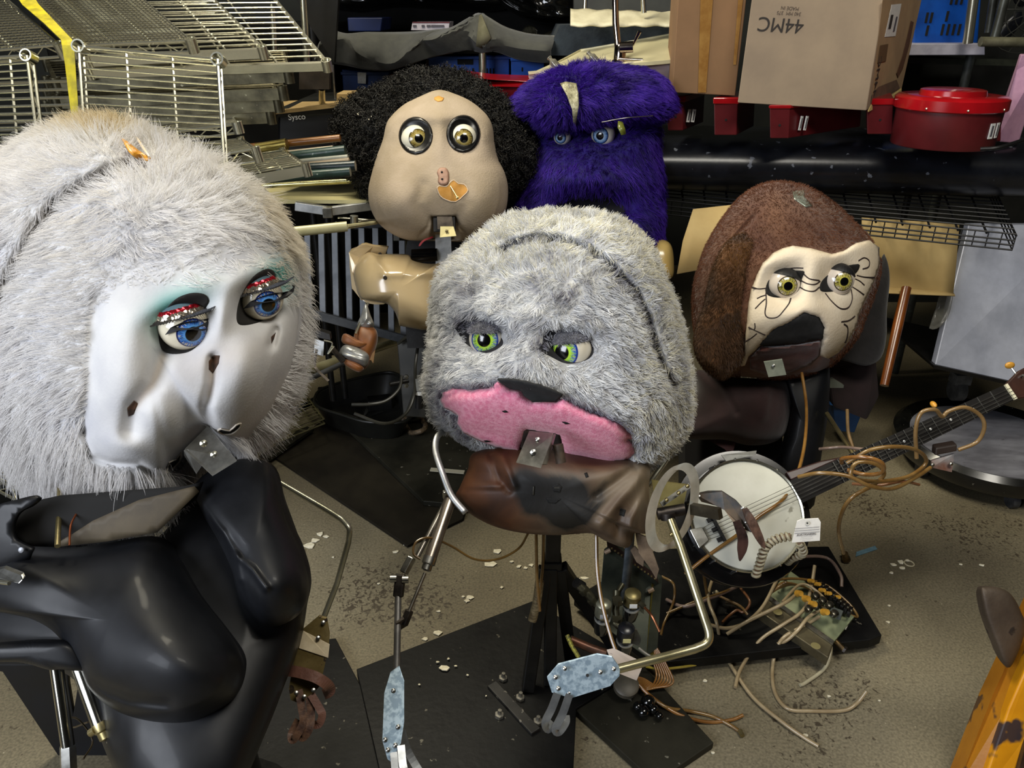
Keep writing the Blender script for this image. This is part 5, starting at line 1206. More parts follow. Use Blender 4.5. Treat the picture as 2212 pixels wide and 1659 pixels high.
MB().prism([D(655, 1363, 1.2455), D(665, 1368, 1.2455), D(712, 1392, 1.2415), D(709, 1421, 1.238), D(646, 1400, 1.242)], (0, .0006, 0)).build('masking_tape', mat('masking_tape', '#b9a98a', '#cdbfa2', 40, rough=.8), hand, smooth=False)
lea = mat('brown_leather', '#55362c', '#6d493a', 22, rough=.6, bump=.3, bscale=150)
lea2 = mat('spotted_leather', '#3a241c', '#6b4d3a', 60, rough=.6, bump=.3, bscale=150)
ncam = tuple(-(ray(660, 1500)))
MB().ribbon(smoothpath([D(617, 1448, 1.235), D(645, 1452, 1.222), D(680, 1462, 1.215), D(706, 1478, 1.222), D(713, 1492, 1.24), D(700, 1500, 1.25)], 5), .017, ncam).build('leather_strap', lea, hand, solidify=.002)
for pts, w, mt in (([(645, 1490, 1.216), (652, 1530, 1.21), (655, 1560, 1.205), (640, 1590, 1.20), (632, 1598, 1.205), (630, 1585, 1.215), (645, 1555, 1.22)], .012, lea2),
                   ([(668, 1505, 1.217), (672, 1545, 1.212), (668, 1575, 1.205), (655, 1593, 1.205), (650, 1585, 1.215), (660, 1550, 1.22)], .012, lea2),
                   ([(672, 1500, 1.216), (690, 1530, 1.212), (696, 1545, 1.21), (688, 1565, 1.212), (672, 1560, 1.222), (672, 1530, 1.224)], .012, lea)):
    MB().ribbon(smoothpath([D(*q) for q in pts], 5), w, ncam).build('finger', mt, hand, solidify=.0022)
for a, b, dd in ((698, 1345, 1.252), (687, 1378, 1.243), (638, 1455, 1.23), (640, 1497, 1.212), (657, 1505, 1.212), (677, 1491, 1.216)):
    c = D(a, b, dd - .003); MB().lathe([(.0035, 0), (.0035, .001), (.0015, .002)], c, CAMP - c, 12).build('rivet', steel, hand)
# ================================================================== grey furry puppet in the middle, on a black stand
tg = thing('animatronic_puppet', 'grey furry headed puppet with a pink felt muzzle on a black steel tripod stand', 'puppet', G(1190, 1420, 0))
go = [(1205, 458), (1290, 462), (1350, 484), (1402, 532), (1436, 598), (1464, 680), (1480, 760), (1492, 835), (1486, 912), (1456, 968), (1400, 1010), (1330, 1016), (1250, 1002), (1150, 990), (1060, 976), (990, 948), (940, 905), (922, 850),
      (924, 790), (932, 720), (936, 645), (950, 592), (988, 550), (1030, 518), (1080, 477), (1140, 462)]
seam = [(1085, 545), (1110, 528), (1160, 516), (1215, 520), (1270, 540), (1325, 582), (1370, 632), (1398, 690), (1412, 745), (1432, 800), (1455, 830)]
gb = [('l', seam, 11, -.036), ('l', [(1120, 495), (1220, 485), (1320, 525), (1400, 620), (1440, 720), (1460, 800)], 34, .02),
      ('g', 1050, 722, 55, 32, 15, -.05), ('g', 1228, 745, 60, 34, 12, -.055), ('g', 1050, 680, 70, 20, 18, .012), ('g', 1230, 700, 70, 22, 12, .012),
      ('g', 1140, 770, 70, 60, 10, .02), ('g', 1000, 900, 60, 60, 20, .02), ('g', 1330, 930, 90, 50, 15, .015), ('g', 1160, 870, 160, 60, 12, .03),
      ('p', [(940, 850), (985, 828), (1100, 818), (1220, 850), (1300, 880), (1380, 930), (1395, 980), (1370, 1010), (1250, 1005), (1120, 975), (1000, 940), (950, 890)], 20, -.03),
      ('g', 1175, 960, 40, 30, 10, -.03)]
GB = Body(go, (1205, 740), 1.66, .25, .27, gb, q=2.3)
gbase = mat('grey_plush_base', '#8c8c90', '#b8b8b6', 30, rough=.95, bump=.3, bscale=120)
head = GB.mesh('head', gbase, tg, 320, 150, 24)
muz = X4([(750, 1240), (765, 1190), (830, 1160), (960, 1165), (1060, 1155), (1120, 1118), (1160, 1135), (1200, 1165), (1270, 1180), (1290, 1210), (1345, 1245), (1420, 1240), (1500, 1245), (1545, 1220), (1620, 1260), (1720, 1310),
          (1830, 1350), (1920, 1400), (1980, 1460), (1995, 1490), (1960, 1495), (1995, 1520), (2005, 1580), (1960, 1625), (1850, 1650), (1700, 1645), (1580, 1625), (1540, 1600), (1525, 1540), (1515, 1485), (1440, 1462), (1310, 1440), (1295, 1500),
          (1265, 1580), (1120, 1550), (1000, 1500), (900, 1450), (860, 1390), (865, 1340), (820, 1310), (775, 1290)], 2.989, 700, 450)
def fleece_pink():
    m = mat('pink_felt', '#de7a97', '#f0a0b6', 120, rough=.95, sheen=.3, bump=.35, bscale=330, detail=3); return m
mz = GB.patch('muzzle', muz, fleece_pink(), tg, off=.030, step=6, thick=.006, round_edge=26)
nose = X4([(1118, 1108), (1250, 1112), (1400, 1140), (1540, 1212), (1500, 1246), (1350, 1252), (1290, 1212), (1275, 1182), (1200, 1168), (1150, 1135)], 2.989, 700, 450)
GB.patch('nose_underlay', nose, mat('charcoal_felt', '#19191a', '#232324', 60, rough=.95), mz, off=.026, step=6, thick=.004)
dark = X4([(1290, 1436), (1520, 1455), (1545, 1600), (1530, 1650), (1440, 1650), (1300, 1600), (1270, 1540)], 2.989, 700, 450)
GB.patch('mouth_opening', dark, mat('scorched_dark', '#0c0a08', '#2b1c12', 40, rough=.9), mz, off=.022, step=6, thick=.003)
for q in ([(1148, 1312), (1170, 1306), (1188, 1318), (1165, 1320)], [(1535, 1380), (1560, 1382), (1585, 1392), (1560, 1396)], [(1030, 1502), (1050, 1500), (1075, 1510), (1045, 1512)], [(1675, 1630), (1700, 1620), (1725, 1632), (1700, 1640)]):
    GB.patch('slit', X4(q, 2.989, 700, 450), black, mz, off=.0335, step=3, thick=.001)
# plate in the mouth
def QD(px, py, d): return D(px, py, d)
dm = 1.395
jp = MB().prism([D(1143, 933, dm + .03), D(1196, 938, dm + .03), D(1169, 1012, dm - .03), D(1115, 1000, dm - .03)], (0, .003, .001)).build('jaw_plate', steel, tg, smooth=False, bevel=.0006)
MB().prism([D(1196, 938, dm + .03), D(1199, 940, dm + .06), D(1180, 1004, dm + .0), D(1169, 1004, dm - .02)], (.002, .002, 0)).build('jaw_plate_flange', steel, tg, smooth=False)
for a, b in ((1161, 951), (1152, 977)):
    c = D(a, b, dm - .010 + (977 - b) * .0012); MB().lathe([(.006, 0), (.006, .003), (.003, .004), (.003, .009), (.001, .010)], c, CAMP - c, 6).build('screw', steel, jp)
MB().tube([D(1205, 960, 1.43), D(1212, 1000, 1.43)], .010, 12).build('jaw_linkage', mat('scorched_steel', '#2a211a', '#4b3d30', 40, rough=.6), tg)
emg = eye_mat('eye_green_blue', '#a9cf3e', '#2f62b8', '#1c2f86', white='#d3cbb8', iris=.50, pupil=.23, streak=.13, iris_mid='#9fce4a')
def surfd(B, px, py): return float(B.depth0(px, py) - B.h(np.array([float(px)]), np.array([float(py)]))[0])
eye_at('eyeball', 1054, 732, surfd(GB, 1054, 732) - .004, 41, 1045, 735, emg, tg)
eye_at('eyeball', 1233, 754, surfd(GB, 1233, 754) - .004, 46, 1212, 762, emg, tg)
# furry upper lids and dark lining
lidf = mat('grey_lid_fleece', '#3c3c40', '#626266', 60, rough=.95, bump=.4, bscale=150)
lids = []
for (bx, by, br) in ((1054, 732, 41), (1233, 754, 46)):
    dd = surfd(GB, bx, by) - .004; c = D(bx, by, dd); r = br * dd / FPX; view = (CAMP - c).normalized(); axis = Vector((0, SP, CP)) * .95 + view * .22 - Vector((1, 0, 0)) * (.05 if bx < 1100 else .12)
    m = MB(); cap(m, c, r * 1.08, axis, 66, 36, 12); l = m.build('eyelid', lidf, tg, solidify=.003); lids.append((l, m, c, r, axis))
for q in ([(975, 690), (1000, 682), (1040, 688), (1062, 705), (1080, 725), (1085, 745), (1050, 762), (1010, 745), (990, 720)], [(1172, 742), (1176, 722), (1196, 714), (1240, 715), (1272, 735), (1282, 760), (1265, 778), (1225, 785), (1190, 770), (1165, 755)]):
    GB.patch('socket_lining', q, mat('socket_charcoal', '#141316', '#242328', 60, rough=.95), head, off=.001, step=6, thick=.001, smooth_edge=4)
# fur
p, nn = sample_surface(GB.V, GB.F, 78000)
vd = (np.array([0, 0, CAMZ]) - p); vd /= np.linalg.norm(vd, axis=1)[:, None]; fc = (nn * vd).sum(1)
x, y = project(p)
k = (fc > -.6) & ~((fc > -.1) & inpoly(x, y, muz)) & ~((fc > -.1) & inpoly(x, y, nose)) & ~((fc > -.1) & inpoly(x, y, dark))
ee = lambda cx, cy, rx, ry: ((x - cx) / rx) ** 2 + ((y - cy) / ry) ** 2
k &= (ee(1052, 733, 42, 30) > 1) & (ee(1231, 757, 50, 32) > 1)
p, nn, x, y, fc = p[k], nn[k], x[k], y[k], fc[k]
nz = vnoise(p, 26, 2); nz2 = vnoise(p, 90, 5); nz3 = vnoise(p, 9, 8)
rad = np.stack([(x - 1190), np.zeros_like(x), -(y - 700)], 1); rad /= np.linalg.norm(rad, axis=1)[:, None] + 1e-6
rad[:, 2] = np.where(y < 600, rad[:, 2] * .5 - .2, -np.abs(rad[:, 2]) * .6 - .2)
d = lay(nn, rad * .45 + nz * .55 + nz2 * .5, .5) + rng.normal(0, .15, p.shape)
ln = .017 * (.6 + .7 * rng.random(len(x))) * np.where(segdist(x, y, muz, True) < 26, .6, 1) * np.where((ee(1052, 725, 70, 45) < 1) | (ee(1231, 745, 80, 50) < 1), .5, 1)
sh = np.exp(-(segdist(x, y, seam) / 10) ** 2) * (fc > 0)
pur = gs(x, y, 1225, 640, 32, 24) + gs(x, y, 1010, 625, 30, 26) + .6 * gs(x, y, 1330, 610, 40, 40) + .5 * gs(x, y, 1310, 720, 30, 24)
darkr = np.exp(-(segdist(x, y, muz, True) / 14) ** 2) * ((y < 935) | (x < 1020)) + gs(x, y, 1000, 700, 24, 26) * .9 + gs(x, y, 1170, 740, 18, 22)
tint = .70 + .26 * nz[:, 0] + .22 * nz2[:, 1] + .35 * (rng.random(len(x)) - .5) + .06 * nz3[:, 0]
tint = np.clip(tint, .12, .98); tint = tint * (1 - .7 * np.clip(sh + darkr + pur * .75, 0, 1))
warm = np.clip((640 - y) / 140, 0, 1) * .5 + .5 * np.clip((x - 1330) / 100, 0, 1)  # warm top light put into the fur colour, over crown and right side
wsel = rng.random(len(x)) < warm * .9
fg = fur_mat('grey_fur', [(0, '#3a3545'), (.25, '#7b7984'), (.5, '#b6b7bb'), (.75, '#d6d7d8'), (1, '#ececec')], trans=.15)
fgw = fur_mat('grey_fur_warm_lit', [(0, '#3a3540'), (.25, '#837f75'), (.5, '#bebaa9'), (.75, '#dad6c2'), (1, '#ece8d5')], trans=.15)
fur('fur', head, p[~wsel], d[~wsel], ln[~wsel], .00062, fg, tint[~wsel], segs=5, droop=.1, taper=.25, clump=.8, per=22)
fur('warm_lit_fur', head, p[wsel], d[wsel], ln[wsel], .00062, fgw, tint[wsel], segs=5, droop=.1, taper=.25, clump=.8, per=14)
for l, m, c, r, axis in lids:
    V = np.array([tuple(v) for v in m.V]); pp, n2 = sample_surface(V, m.F, 2200); n2 = (pp - np.array(c)); n2 /= np.linalg.norm(n2, axis=1)[:, None]
    fur('lid_fur', l, pp, n2 * .5 + np.array([.25, 0, -.35]) + rng.normal(0, .2, pp.shape), .007, .0005, fg, .12 + .3 * rng.random(len(pp)), segs=4, taper=.3)
MB().beam(G(930, 1014, .045), G(1003, 1020, .045), .02, .004).build('pale_strip', mat('pale_strip', '#a9a48f', rough=.6), None, smooth=False); tag(bpy.data.objects['pale_strip'], 'pale flat strip lying on the olive board behind the left shoulder hoop', 'strip')
# leather bib
bib = [(1030, 975), (1010, 1015), (992, 1055), (985, 1070), (1000, 1098), (1055, 1132), (1120, 1150), (1200, 1156), (1275, 1152), (1300, 1165), (1345, 1183), (1362, 1178), (1372, 1150), (1395, 1165), (1402, 1110), (1402, 1050), (1396, 1000), (1300, 985), (1150, 965)]
def bib_mat():
    m, t, b = nt('scorched_leather'); L = t.links; tc = N(t, 'ShaderNodeTexCoord')
    n = N(t, 'ShaderNodeTexNoise'); n.inputs['Scale'].default_value = 9; n.inputs['Detail'].default_value = 7; n.inputs['Distortion'].default_value = .8; L.new(tc.outputs['Object'], n.inputs[0])
    a = N(t, 'ShaderNodeAttribute', attribute_name='scorch'); sp = N(t, 'ShaderNodeAttribute', attribute_name='rust')
    r = ramp(t, [(.3, '#43352a'), (.48, '#5c4c3c'), (.62, '#71624f'), (.8, '#8a7b66')]); L.new(n.outputs[0], r.inputs[0])
    r2 = ramp(t, [(.3, '#33190d'), (.5, '#5a3116'), (.7, '#6b4424')]); L.new(n.outputs[0], r2.inputs[0])
    mx = N(t, 'ShaderNodeMix', data_type='RGBA'); L.new(sp.outputs['Fac'], mx.inputs[0]); L.new(r.outputs[0], mx.inputs[6]); L.new(r2.outputs[0], mx.inputs[7])
    ad = N(t, 'ShaderNodeMath', operation='MULTIPLY_ADD'); L.new(n.outputs[0], ad.inputs[0]); ad.inputs[1].default_value = 1.15; L.new(a.outputs['Fac'], ad.inputs[2])
    r3 = ramp(t, [(.78, (0, 0, 0, 1)), (1.05, (1, 1, 1, 1))]); L.new(ad.outputs[0], r3.inputs[0])
    m2 = N(t, 'ShaderNodeMix', data_type='RGBA'); L.new(r3.outputs[0], m2.inputs[0]); L.new(mx.outputs[2], m2.inputs[6]); m2.inputs[7].default_value = hexc('#191817')
    L.new(m2.outputs[2], b.inputs['Base Color']); b.inputs['Roughness'].default_value = .55
    bp = N(t, 'ShaderNodeBump'); bp.inputs['Strength'].default_value = .5; bp.inputs['Distance'].default_value = .006; L.new(n.outputs[0], bp.inputs['Height']); L.new(bp.outputs[0], b.inputs['Normal'])
    return m
folds = [('l', [(1400, 1020), (1340, 1080), (1300, 1130)], 12, .012), ('l', [(1370, 1010), (1290, 1070)], 10, -.010), ('l', [(1400, 1060), (1365, 1120), (1355, 1180)], 9, .012), ('l', [(1340, 1105), (1330, 1170)], 9, -.010), ('l', [(1060, 985), (1080, 1040), (1100, 1060)], 8, -.008),
         ('l', [(1085, 985), (1110, 1050)], 8, .008), ('l', [(1000, 1050), (1080, 1050)], 8, .006), ('g', 1190, 1080, 90, 40, 0, -.012)]
BB = Body(bib, (1195, 1065), 1.60, .10, .10, folds, q=2.2)
bb = BB.mesh('leather_bib', bib_mat(), tg, 260, 90, 16)
nf = 1 + 90 * 260
fm = (np.arange(len(BB.V)) < nf).astype(float)
paint(bb, BB.V, 'scorch', lambda x, y: fm * (.8 * gs(x, y, 1200, 1070, 90, 50, 0) + .45 * gs(x, y, 1130, 1030, 40, 40) + .3 * gs(x, y, 1240, 1130, 60, 25) + .35 * gs(x, y, 1350, 1150, 30, 30)))
paint(bb, BB.V, 'rust', lambda x, y: np.clip((1190 - x) / 90, 0, 1) * .85 + .6 * gs(x, y, 1270, 1005, 60, 18))
for q in ([(1193, 1050), (1205, 1044), (1214, 1052), (1210, 1064), (1196, 1062)], [(1150, 1052), (1155, 1050), (1154, 1070), (1149, 1070)], [(1262, 1022), (1268, 1020), (1272, 1030), (1266, 1032)], [(1340, 1098), (1352, 1102), (1348, 1116), (1338, 1112)], [(1180, 1076), (1212, 1078), (1200, 1088), (1185, 1086)]):
    BB.patch('burnt_hole', q, black, bb, off=.0012, step=3, thick=.001)
MB().prism([BB.at(1197, 1052, .002), BB.at(1209, 1052, .002), BB.at(1209, 1056, .002), BB.at(1197, 1056, .002)], (0, .001, 0)).build('metal_glint', steel, bb, smooth=False)
MB().prism([BB.at(1151, 1051, .0025), BB.at(1154, 1051, .0025), BB.at(1153, 1069, .0025), BB.at(1150, 1069, .0025)], (0, .001, 0)).build('metal_glint', steel, bb, smooth=False)
# ragged tails of the bib
for q, d_ in (([(1372, 1150), (1395, 1160), (1402, 1120), (1410, 1190), (1424, 1230), (1418, 1252), (1402, 1225), (1380, 1195)], 1.60), ([(1372, 1180), (1392, 1205), (1390, 1225), (1375, 1215), (1362, 1190)], 1.62)):
    MB().prism([D(a, b, d_) for a, b in q], (0, .004, 0)).build('torn_tail', mat('dirty_suede', '#5a4a3a', '#7d6a55', 25, rough=.8, bump=.4, bscale=60), tg, smooth=False, bevel=.001)
# stand: square post, collar, four splayed legs, base plates, bolts
base = [G(770, 1445, .03), G(1150, 1298, .03), G(1390, 1440, .03), G(1245, 1530, .03), G(1235, 1740, .03), G(850, 1800, .03)]
MB().prism(base, (0, 0, -.028)).build('base_plate', matb, tg, smooth=False, bevel=.002)
MB().prism([G(1240, 1530, .022), G(1385, 1432, .022), G(1542, 1604, .022), G(1415, 1690, .022)], (0, 0, -.02)).build('base_plate', mato, tg, smooth=False, bevel=.002)
Yp = G(1190, 1420, .03).y
MB().beam(P(1196, 1120, Yp), P(1193, 1225, Yp), .036, .036, (0, 1, 0)).build('post', blackpaint, tg, smooth=False, bevel=.003)
MB().beam(P(1193, 1205, Yp), P(1192, 1235, Yp), .046, .046, (0, 1, 0)).build('post_collar', blackpaint, tg, smooth=False, bevel=.003)
for bx, by, tx in ((1140, 1490, 1178), (1188, 1475, 1190), (1232, 1420, 1208), (1330, 1400, 1212)):
    b = G(bx, by, .03); MB().beam(P(tx, 1225, Yp - .01), b, .031, .031, (0, 1, 0)).build('leg', blackpaint, tg, smooth=False, bevel=.003)
MB().beam(P(1140, 1120, Yp + .02), P(1135, 1015, Yp + .04), .03, .03).build('post', blackpaint, tg, smooth=False)
MB().beam(G(1062, 1478, .034), G(1158, 1582, .034), .028, .012).build('foot_bar', mat('grubby_black', '#0e0d0c', '#1f1d1a', 20, rough=.6, spots=('#6b675d', 60, .66)), tg, smooth=False, bevel=.003)
for a, b in ((1086, 1468), (1123, 1510), (1161, 1562), (1078, 1548)):
    c = G(a, b, .03); MB().lathe([(.011, 0), (.011, .009), (.0055, .010), (.005, .022), (.001, .023)], c, (0.1, 0, 1), 6).build('anchor_bolt', mat('dusty_bolt', '#5b5850', '#8b877c', 60, rough=.6, metal=.5), tg, angle=20)
# blue-grey strut to the right of the post
MB().ribbon(smoothpath([D(1362, 1140, 1.66), D(1358, 1200, 1.67), D(1352, 1260, 1.69), D(1350, 1300, 1.71)], 4), .020, ncam).build('flat_strut', mat('blue_grey_strut', '#3d444b', '#5d656c', 30, rough=.5, metal=.5), tg, solidify=.004)
# aluminium hoops on both sides of the bib
m = MB(); m.ribbon(smoothpath([D(958, 932, 1.62), D(944, 945, 1.60), D(941, 975, 1.58), D(955, 1020, 1.56), D(975, 1070, 1.55), D(1006, 1108, 1.54)], 6), .0125, [Vector(ncam)] * 31)
m.build('shoulder_hoop', alu, tg, solidify=.004)
hc_ = D(1454, 1096, 1.52); a0 = R(17); pts = []; ups = []
for i in range(49):
    a = 2 * math.pi * i / 48; ex, ey = 42 * math.cos(a), 92 * math.sin(a); qx = 1453 + ex * math.cos(a0) - ey * math.sin(a0); qy = 1096 + ex * math.sin(a0) + ey * math.cos(a0)
    pts.append(D(qx, qy, 1.52 + .0009 * ex)); 
tgx = (D(1500, 1050, 1.40) - D(1500, 1050, 1.60)).normalized(); ax_ = (Vector((-.72, -.62, .15))).normalized()
rows = []
for i, q in enumerate(pts):
    o_ = (q - hc_).normalized(); rows.append([q - ax_ * .010 - o_ * .005, q + ax_ * .010 - o_ * .005, q + ax_ * .010 + o_ * .005, q - ax_ * .010 + o_ * .005, q - ax_ * .010 - o_ * .005])
MB().strip(rows).build('shoulder_hoop', mat('bright_alu', '#c6c6be', '#adada4', 20, rough=.4, metal=.25), tg, angle=30)
MB().beam(D(1428, 1090, 1.52), D(1490, 1048, 1.53), .010, .004, Vector(ncam)).build('hoop_brace', steel, tg, smooth=False)
for a, b in ((1440, 1080), (1466, 1065), (1485, 1050), (1450, 1155)):
    c = D(a, b, 1.51); MB().ball(c, .0045, n=10).build('bolt', brass, tg)
MB().prism([D(1408, 1038, 1.60), D(1486, 1048, 1.60), D(1476, 1096, 1.60), D(1416, 1090, 1.60)], (0, .004, 0)).build('shoulder_plate', mat('yellow_passivated', '#8d8150', '#a3965f', 18, rough=.4, metal=.5), tg, smooth=False)
MB().cyl(D(1420, 1110, 1.54), D(1478, 1100, 1.54), .012, 14).build('shoulder_pivot', iron, tg)
MB().cyl(D(1442, 1108, 1.53), D(1444, 1122, 1.53), .015, 16).build('pivot_bushing', iron, tg)
MB().beam(D(1490, 1098, 1.56), D(1556, 1110, 1.5), .012, .022).build('shoulder_bracket', mat('dull_brown_steel', '#5a5344', '#3f392e', 14, rough=.4, metal=.6), tg, smooth=False)
rodR = smoothpath([D(1447, 900, 1.66), D(1450, 960, 1.64), D(1441, 990, 1.63), D(1415, 1028, 1.62), D(1400, 1050, 1.62)], 6)
MB().tube(rodR, .0055, 10).build('shoulder_rod', cond, tg)
# right arm conduit and galvanised hand
g1 = [D(1448, 1122, 1.52), D(1470, 1180, 1.50), D(1520, 1330, 1.45)]
g2 = smoothpath([D(1520, 1330, 1.45), D(1532, 1370, 1.44), D(1525, 1390, 1.435), D(1500, 1402, 1.43)], 5)
g3 = [D(1500, 1402, 1.43), D(1440, 1418, 1.41), D(1335, 1445, 1.38)]
MB().tube(g1[:-1] + g2 + g3[1:], .0082, 16).build('arm_rod', mat('yellowish_conduit', '#b7b08e', '#97906c', 12, rough=.28, metal=.85), tg)
hand = MB().prism(DP([(1206, 1436), (1290, 1414), (1322, 1420), (1339, 1444), (1338, 1460), (1318, 1482), (1234, 1508), (1192, 1496), (1182, 1464)], 1414, 1.38, 1508, 1.362), (0, .0025, .001)).build('hand_plate', galv, tg, smooth=False)
for pts, w in (([(1204, 1498, 1.357), (1192, 1530, 1.352), (1178, 1560, 1.345), (1184, 1575, 1.352), (1195, 1560, 1.36)], .014), ([(1230, 1500, 1.359), (1216, 1540, 1.352), (1200, 1575, 1.345), (1208, 1580, 1.35), (1222, 1560, 1.36), (1222, 1545, 1.365)], .014)):
    MB().ribbon(smoothpath([D(*q) for q in pts], 5), w, ncam).build('finger', mat('dull_strip_metal', '#7f8285', '#9c9fa1', 20, rough=.35, metal=.8), hand, solidify=.0015)
for a, b in ((1206, 1487), (1229, 1497), (1200, 1463), (1220, 1444), (1297, 1452), (1326, 1445)):
    c = D(a, b, surfd(GB, 1205, 740) * 0 + 1.366); MB().lathe([(.004, 0), (.004, .001), (.002, .0025)], c, CAMP - c, 12).build('rivet', steel, hand)
MB().lathe([(.003, 0), (.003, .0006)], D(1269, 1459, 1.3655), CAMP - D(1269, 1459, 1.366), 10).build('drill_hole', black, hand)
# left arm: struts, cylinder, forearm, hand
st_ = mat('arm_steel', '#8d8880', '#6d6962', 20, rough=.3, metal=.9)
MB().tube([D(966, 1078, 1.56), D(900, 1205, 1.50)], .0055, 12).build('arm_strut', st_, tg)
MB().tube([D(972, 1080, 1.56), D(928, 1210, 1.50)], [.0125, .0125], 20).build('air_cylinder', mat('bronze_cylinder', '#857a70', '#a0968a', 20, rough=.28, metal=.9), tg)
c0, c1 = D(930, 1203, 1.502), D(918, 1238, 1.49)
MB().lathe([(.0135, 0), (.0135, .014), (.010, .016), (.010, .026), (.005, .028)], c0, c1 - c0, 18).build('cylinder_cap', steel, tg)
MB().cyl(c1, D(884, 1320, 1.46), .0035, 10).build('piston_rod', st_, tg)
MB().beam(D(885, 1318, 1.46), D(872, 1350, 1.455), .013, .013).build('rod_clevis', iron, tg, smooth=False, bevel=.002)
MB().beam(D(890, 1204, 1.50), D(872, 1238, 1.49), .014, .014).build('elbow_clevis', steel, tg, smooth=False, bevel=.002)
MB().beam(D(866, 1240, 1.485), D(860, 1290, 1.475), .019, .016).build('elbow_block', iron, tg, smooth=False, bevel=.003)
for a, b in ((850, 1250), (876, 1252)): c = D(a, b, 1.475); MB().cyl(c - Vector((.006, 0, 0)), c + Vector((.006, 0, 0)), .007, 14).build('elbow_bolt', steel, tg)
MB().tube([D(860, 1285, 1.475), D(857, 1445, 1.42)], .0065, 14).build('forearm_rod', mat('matt_steel_rod', '#7b7976', '#5f5d5b', 16, rough=.45, metal=.7), tg)
MB().beam(D(859, 1352, 1.452), D(876, 1342, 1.456), .006, .02).build('forearm_lug', iron, tg, smooth=False)
MB().box(D(967, 1068, 1.56), (.02, .012, .02), R(20)).build('shoulder_joint', steel, tg, smooth=False, bevel=.003)
hand = MB().prism(DP([(862, 1441), (873, 1474), (873, 1560), (866, 1605), (845, 1646), (837, 1640), (826, 1600), (830, 1498), (843, 1455)], 1441, 1.385, 1646, 1.30), (0, .0025, .001)).build('hand_plate', galv, tg, smooth=False)
for pts, w in (([(850, 1625, 1.30), (856, 1680, 1.28), (870, 1720, 1.26)], .012), ([(866, 1610, 1.31), (872, 1660, 1.29), (890, 1700, 1.27), (900, 1740, 1.26)], .013), ([(868, 1580, 1.33), (880, 1620, 1.33), (905, 1665, 1.32), (940, 1720, 1.30)], .013)):
    MB().ribbon(smoothpath([D(*q) for q in pts], 5), w, ncam).build('finger', MATS['dull_strip_metal'], hand, solidify=.0015)
for a, b, dd in ((850, 1492, 1.362), (860, 1570, 1.328), (832, 1598, 1.316), (854, 1610, 1.311), (838, 1620, 1.307)):
    c = D(a, b, dd); MB().lathe([(.004, 0), (.004, .001), (.002, .0025)], c, CAMP - c, 12).build('rivet', steel, hand)
# air line of the left arm, hanging tubes
hose = mat('brown_air_hose', '#4d3a1e', '#6b5228', 12, rough=.3, coat=.2)
m = MB(); m.tube(smoothpath([D(908, 1208, 1.49), D(893, 1195, 1.49), D(900, 1170, 1.50), D(930, 1162, 1.51), D(975, 1180, 1.53), D(1025, 1208, 1.55), D(1075, 1208, 1.57), D(1120, 1185, 1.60), D(1142, 1150, 1.62)], 6), .0024, 8); m.build('air_hose', hose, tg)
amb = mat('amber_tubing', '#664a24', '#7d6238', 16, rough=.25, coat=.3)
amb2 = mat('pale_tubing', '#8f7d5e', '#a59474', 16, rough=.3, coat=.3)
for pts in ([(1158, 1150, 1.66), (1160, 1250, 1.67), (1166, 1320, 1.68)], [(1174, 1150, 1.68), (1172, 1230, 1.69), (1162, 1300, 1.7)]):
    MB().tube(smoothpath([D(*q) for q in pts], 5), .0035, 8).build('air_hose', amb, tg)
sw = [D(1166, 1255, 1.70), D(1160, 1300, 1.71), D(1150, 1340, 1.72)]
MB().tube(sw, .010, 12).build('wrapped_hose', mat('spiral_wrap', '#8e8062', '#51442d', 60, rough=.5, stretch=(1, 1, 4)), tg)
MB().tube(smoothpath([D(1288, 1155, 1.62), D(1290, 1230, 1.60), D(1300, 1300, 1.58), D(1318, 1370, 1.56), D(1335, 1420, 1.54)], 6), .0042, 8).build('air_hose', amb, tg)
# ================================================================== bald-faced puppet with curly black hair
tb = thing('animatronic_puppet', 'cream-faced puppet with curly black hair, missing nose and glossy cream torso', 'puppet', G(905, 860, 0))
fo_ = X4([(740, 580), (860, 612), (960, 662), (1050, 742), (1088, 820), (1100, 920), (1122, 1020), (1168, 1120), (1188, 1220), (1175, 1350), (1120, 1465), (1020, 1538), (900, 1556), (790, 1556), (690, 1552), (560, 1550), (460, 1520),
           (360, 1450), (302, 1350), (285, 1235), (308, 1120), (340, 1010), (380, 900), (402, 800), (442, 740), (520, 672), (620, 622)], 2.989, 700, 0)
fb_ = [('g', 898, 298, 38, 38, 0, -.035), ('g', 1001, 294, 38, 38, 0, -.035), ('g', 950, 300, 20, 50, 0, .012), ('g', 948, 252, 90, 16, 0, .014), ('g', 860, 440, 52, 60, 20, .03), ('g', 1040, 440, 50, 60, -20, .03),
       ('g', 955, 400, 34, 40, 0, .014), ('l', [(915, 400), (900, 440), (925, 475)], 14, -.006), ('l', [(1000, 410), (1010, 440), (985, 475)], 14, -.006),
       ('p', X4([(690, 1390), (860, 1388), (880, 1560), (680, 1560)], 2.989, 700, 0), 9, -.05), ('l', [(905, 512), (925, 490), (931, 470)], 4, -.006), ('l', [(985, 468), (992, 490), (1010, 505)], 4, -.006)]
FB = Body(fo_, (948, 370), 2.42, .15, .17, fb_, q=2.6)
skin = mat('beige_felt', '#95866f', '#ab9b88', 6, rough=.92, bump=.3, bscale=200, lo=.35, hi=.7)
head = FB.mesh('head', skin, tb, 260, 110, 20)
patchm = mat('orange_foam', '#b9822f', '#c79245', 30, rough=.7, bump=.2)
pn = X4([(730, 1215), (745, 1200), (790, 1205), (812, 1180), (838, 1163), (866, 1185), (905, 1190), (930, 1228), (902, 1262), (850, 1302), (790, 1290), (748, 1262)], 2.989, 700, 0)
FB.patch('bare_foam_patch', pn, patchm, head, off=.002, step=3, thick=.002, smooth_edge=2)
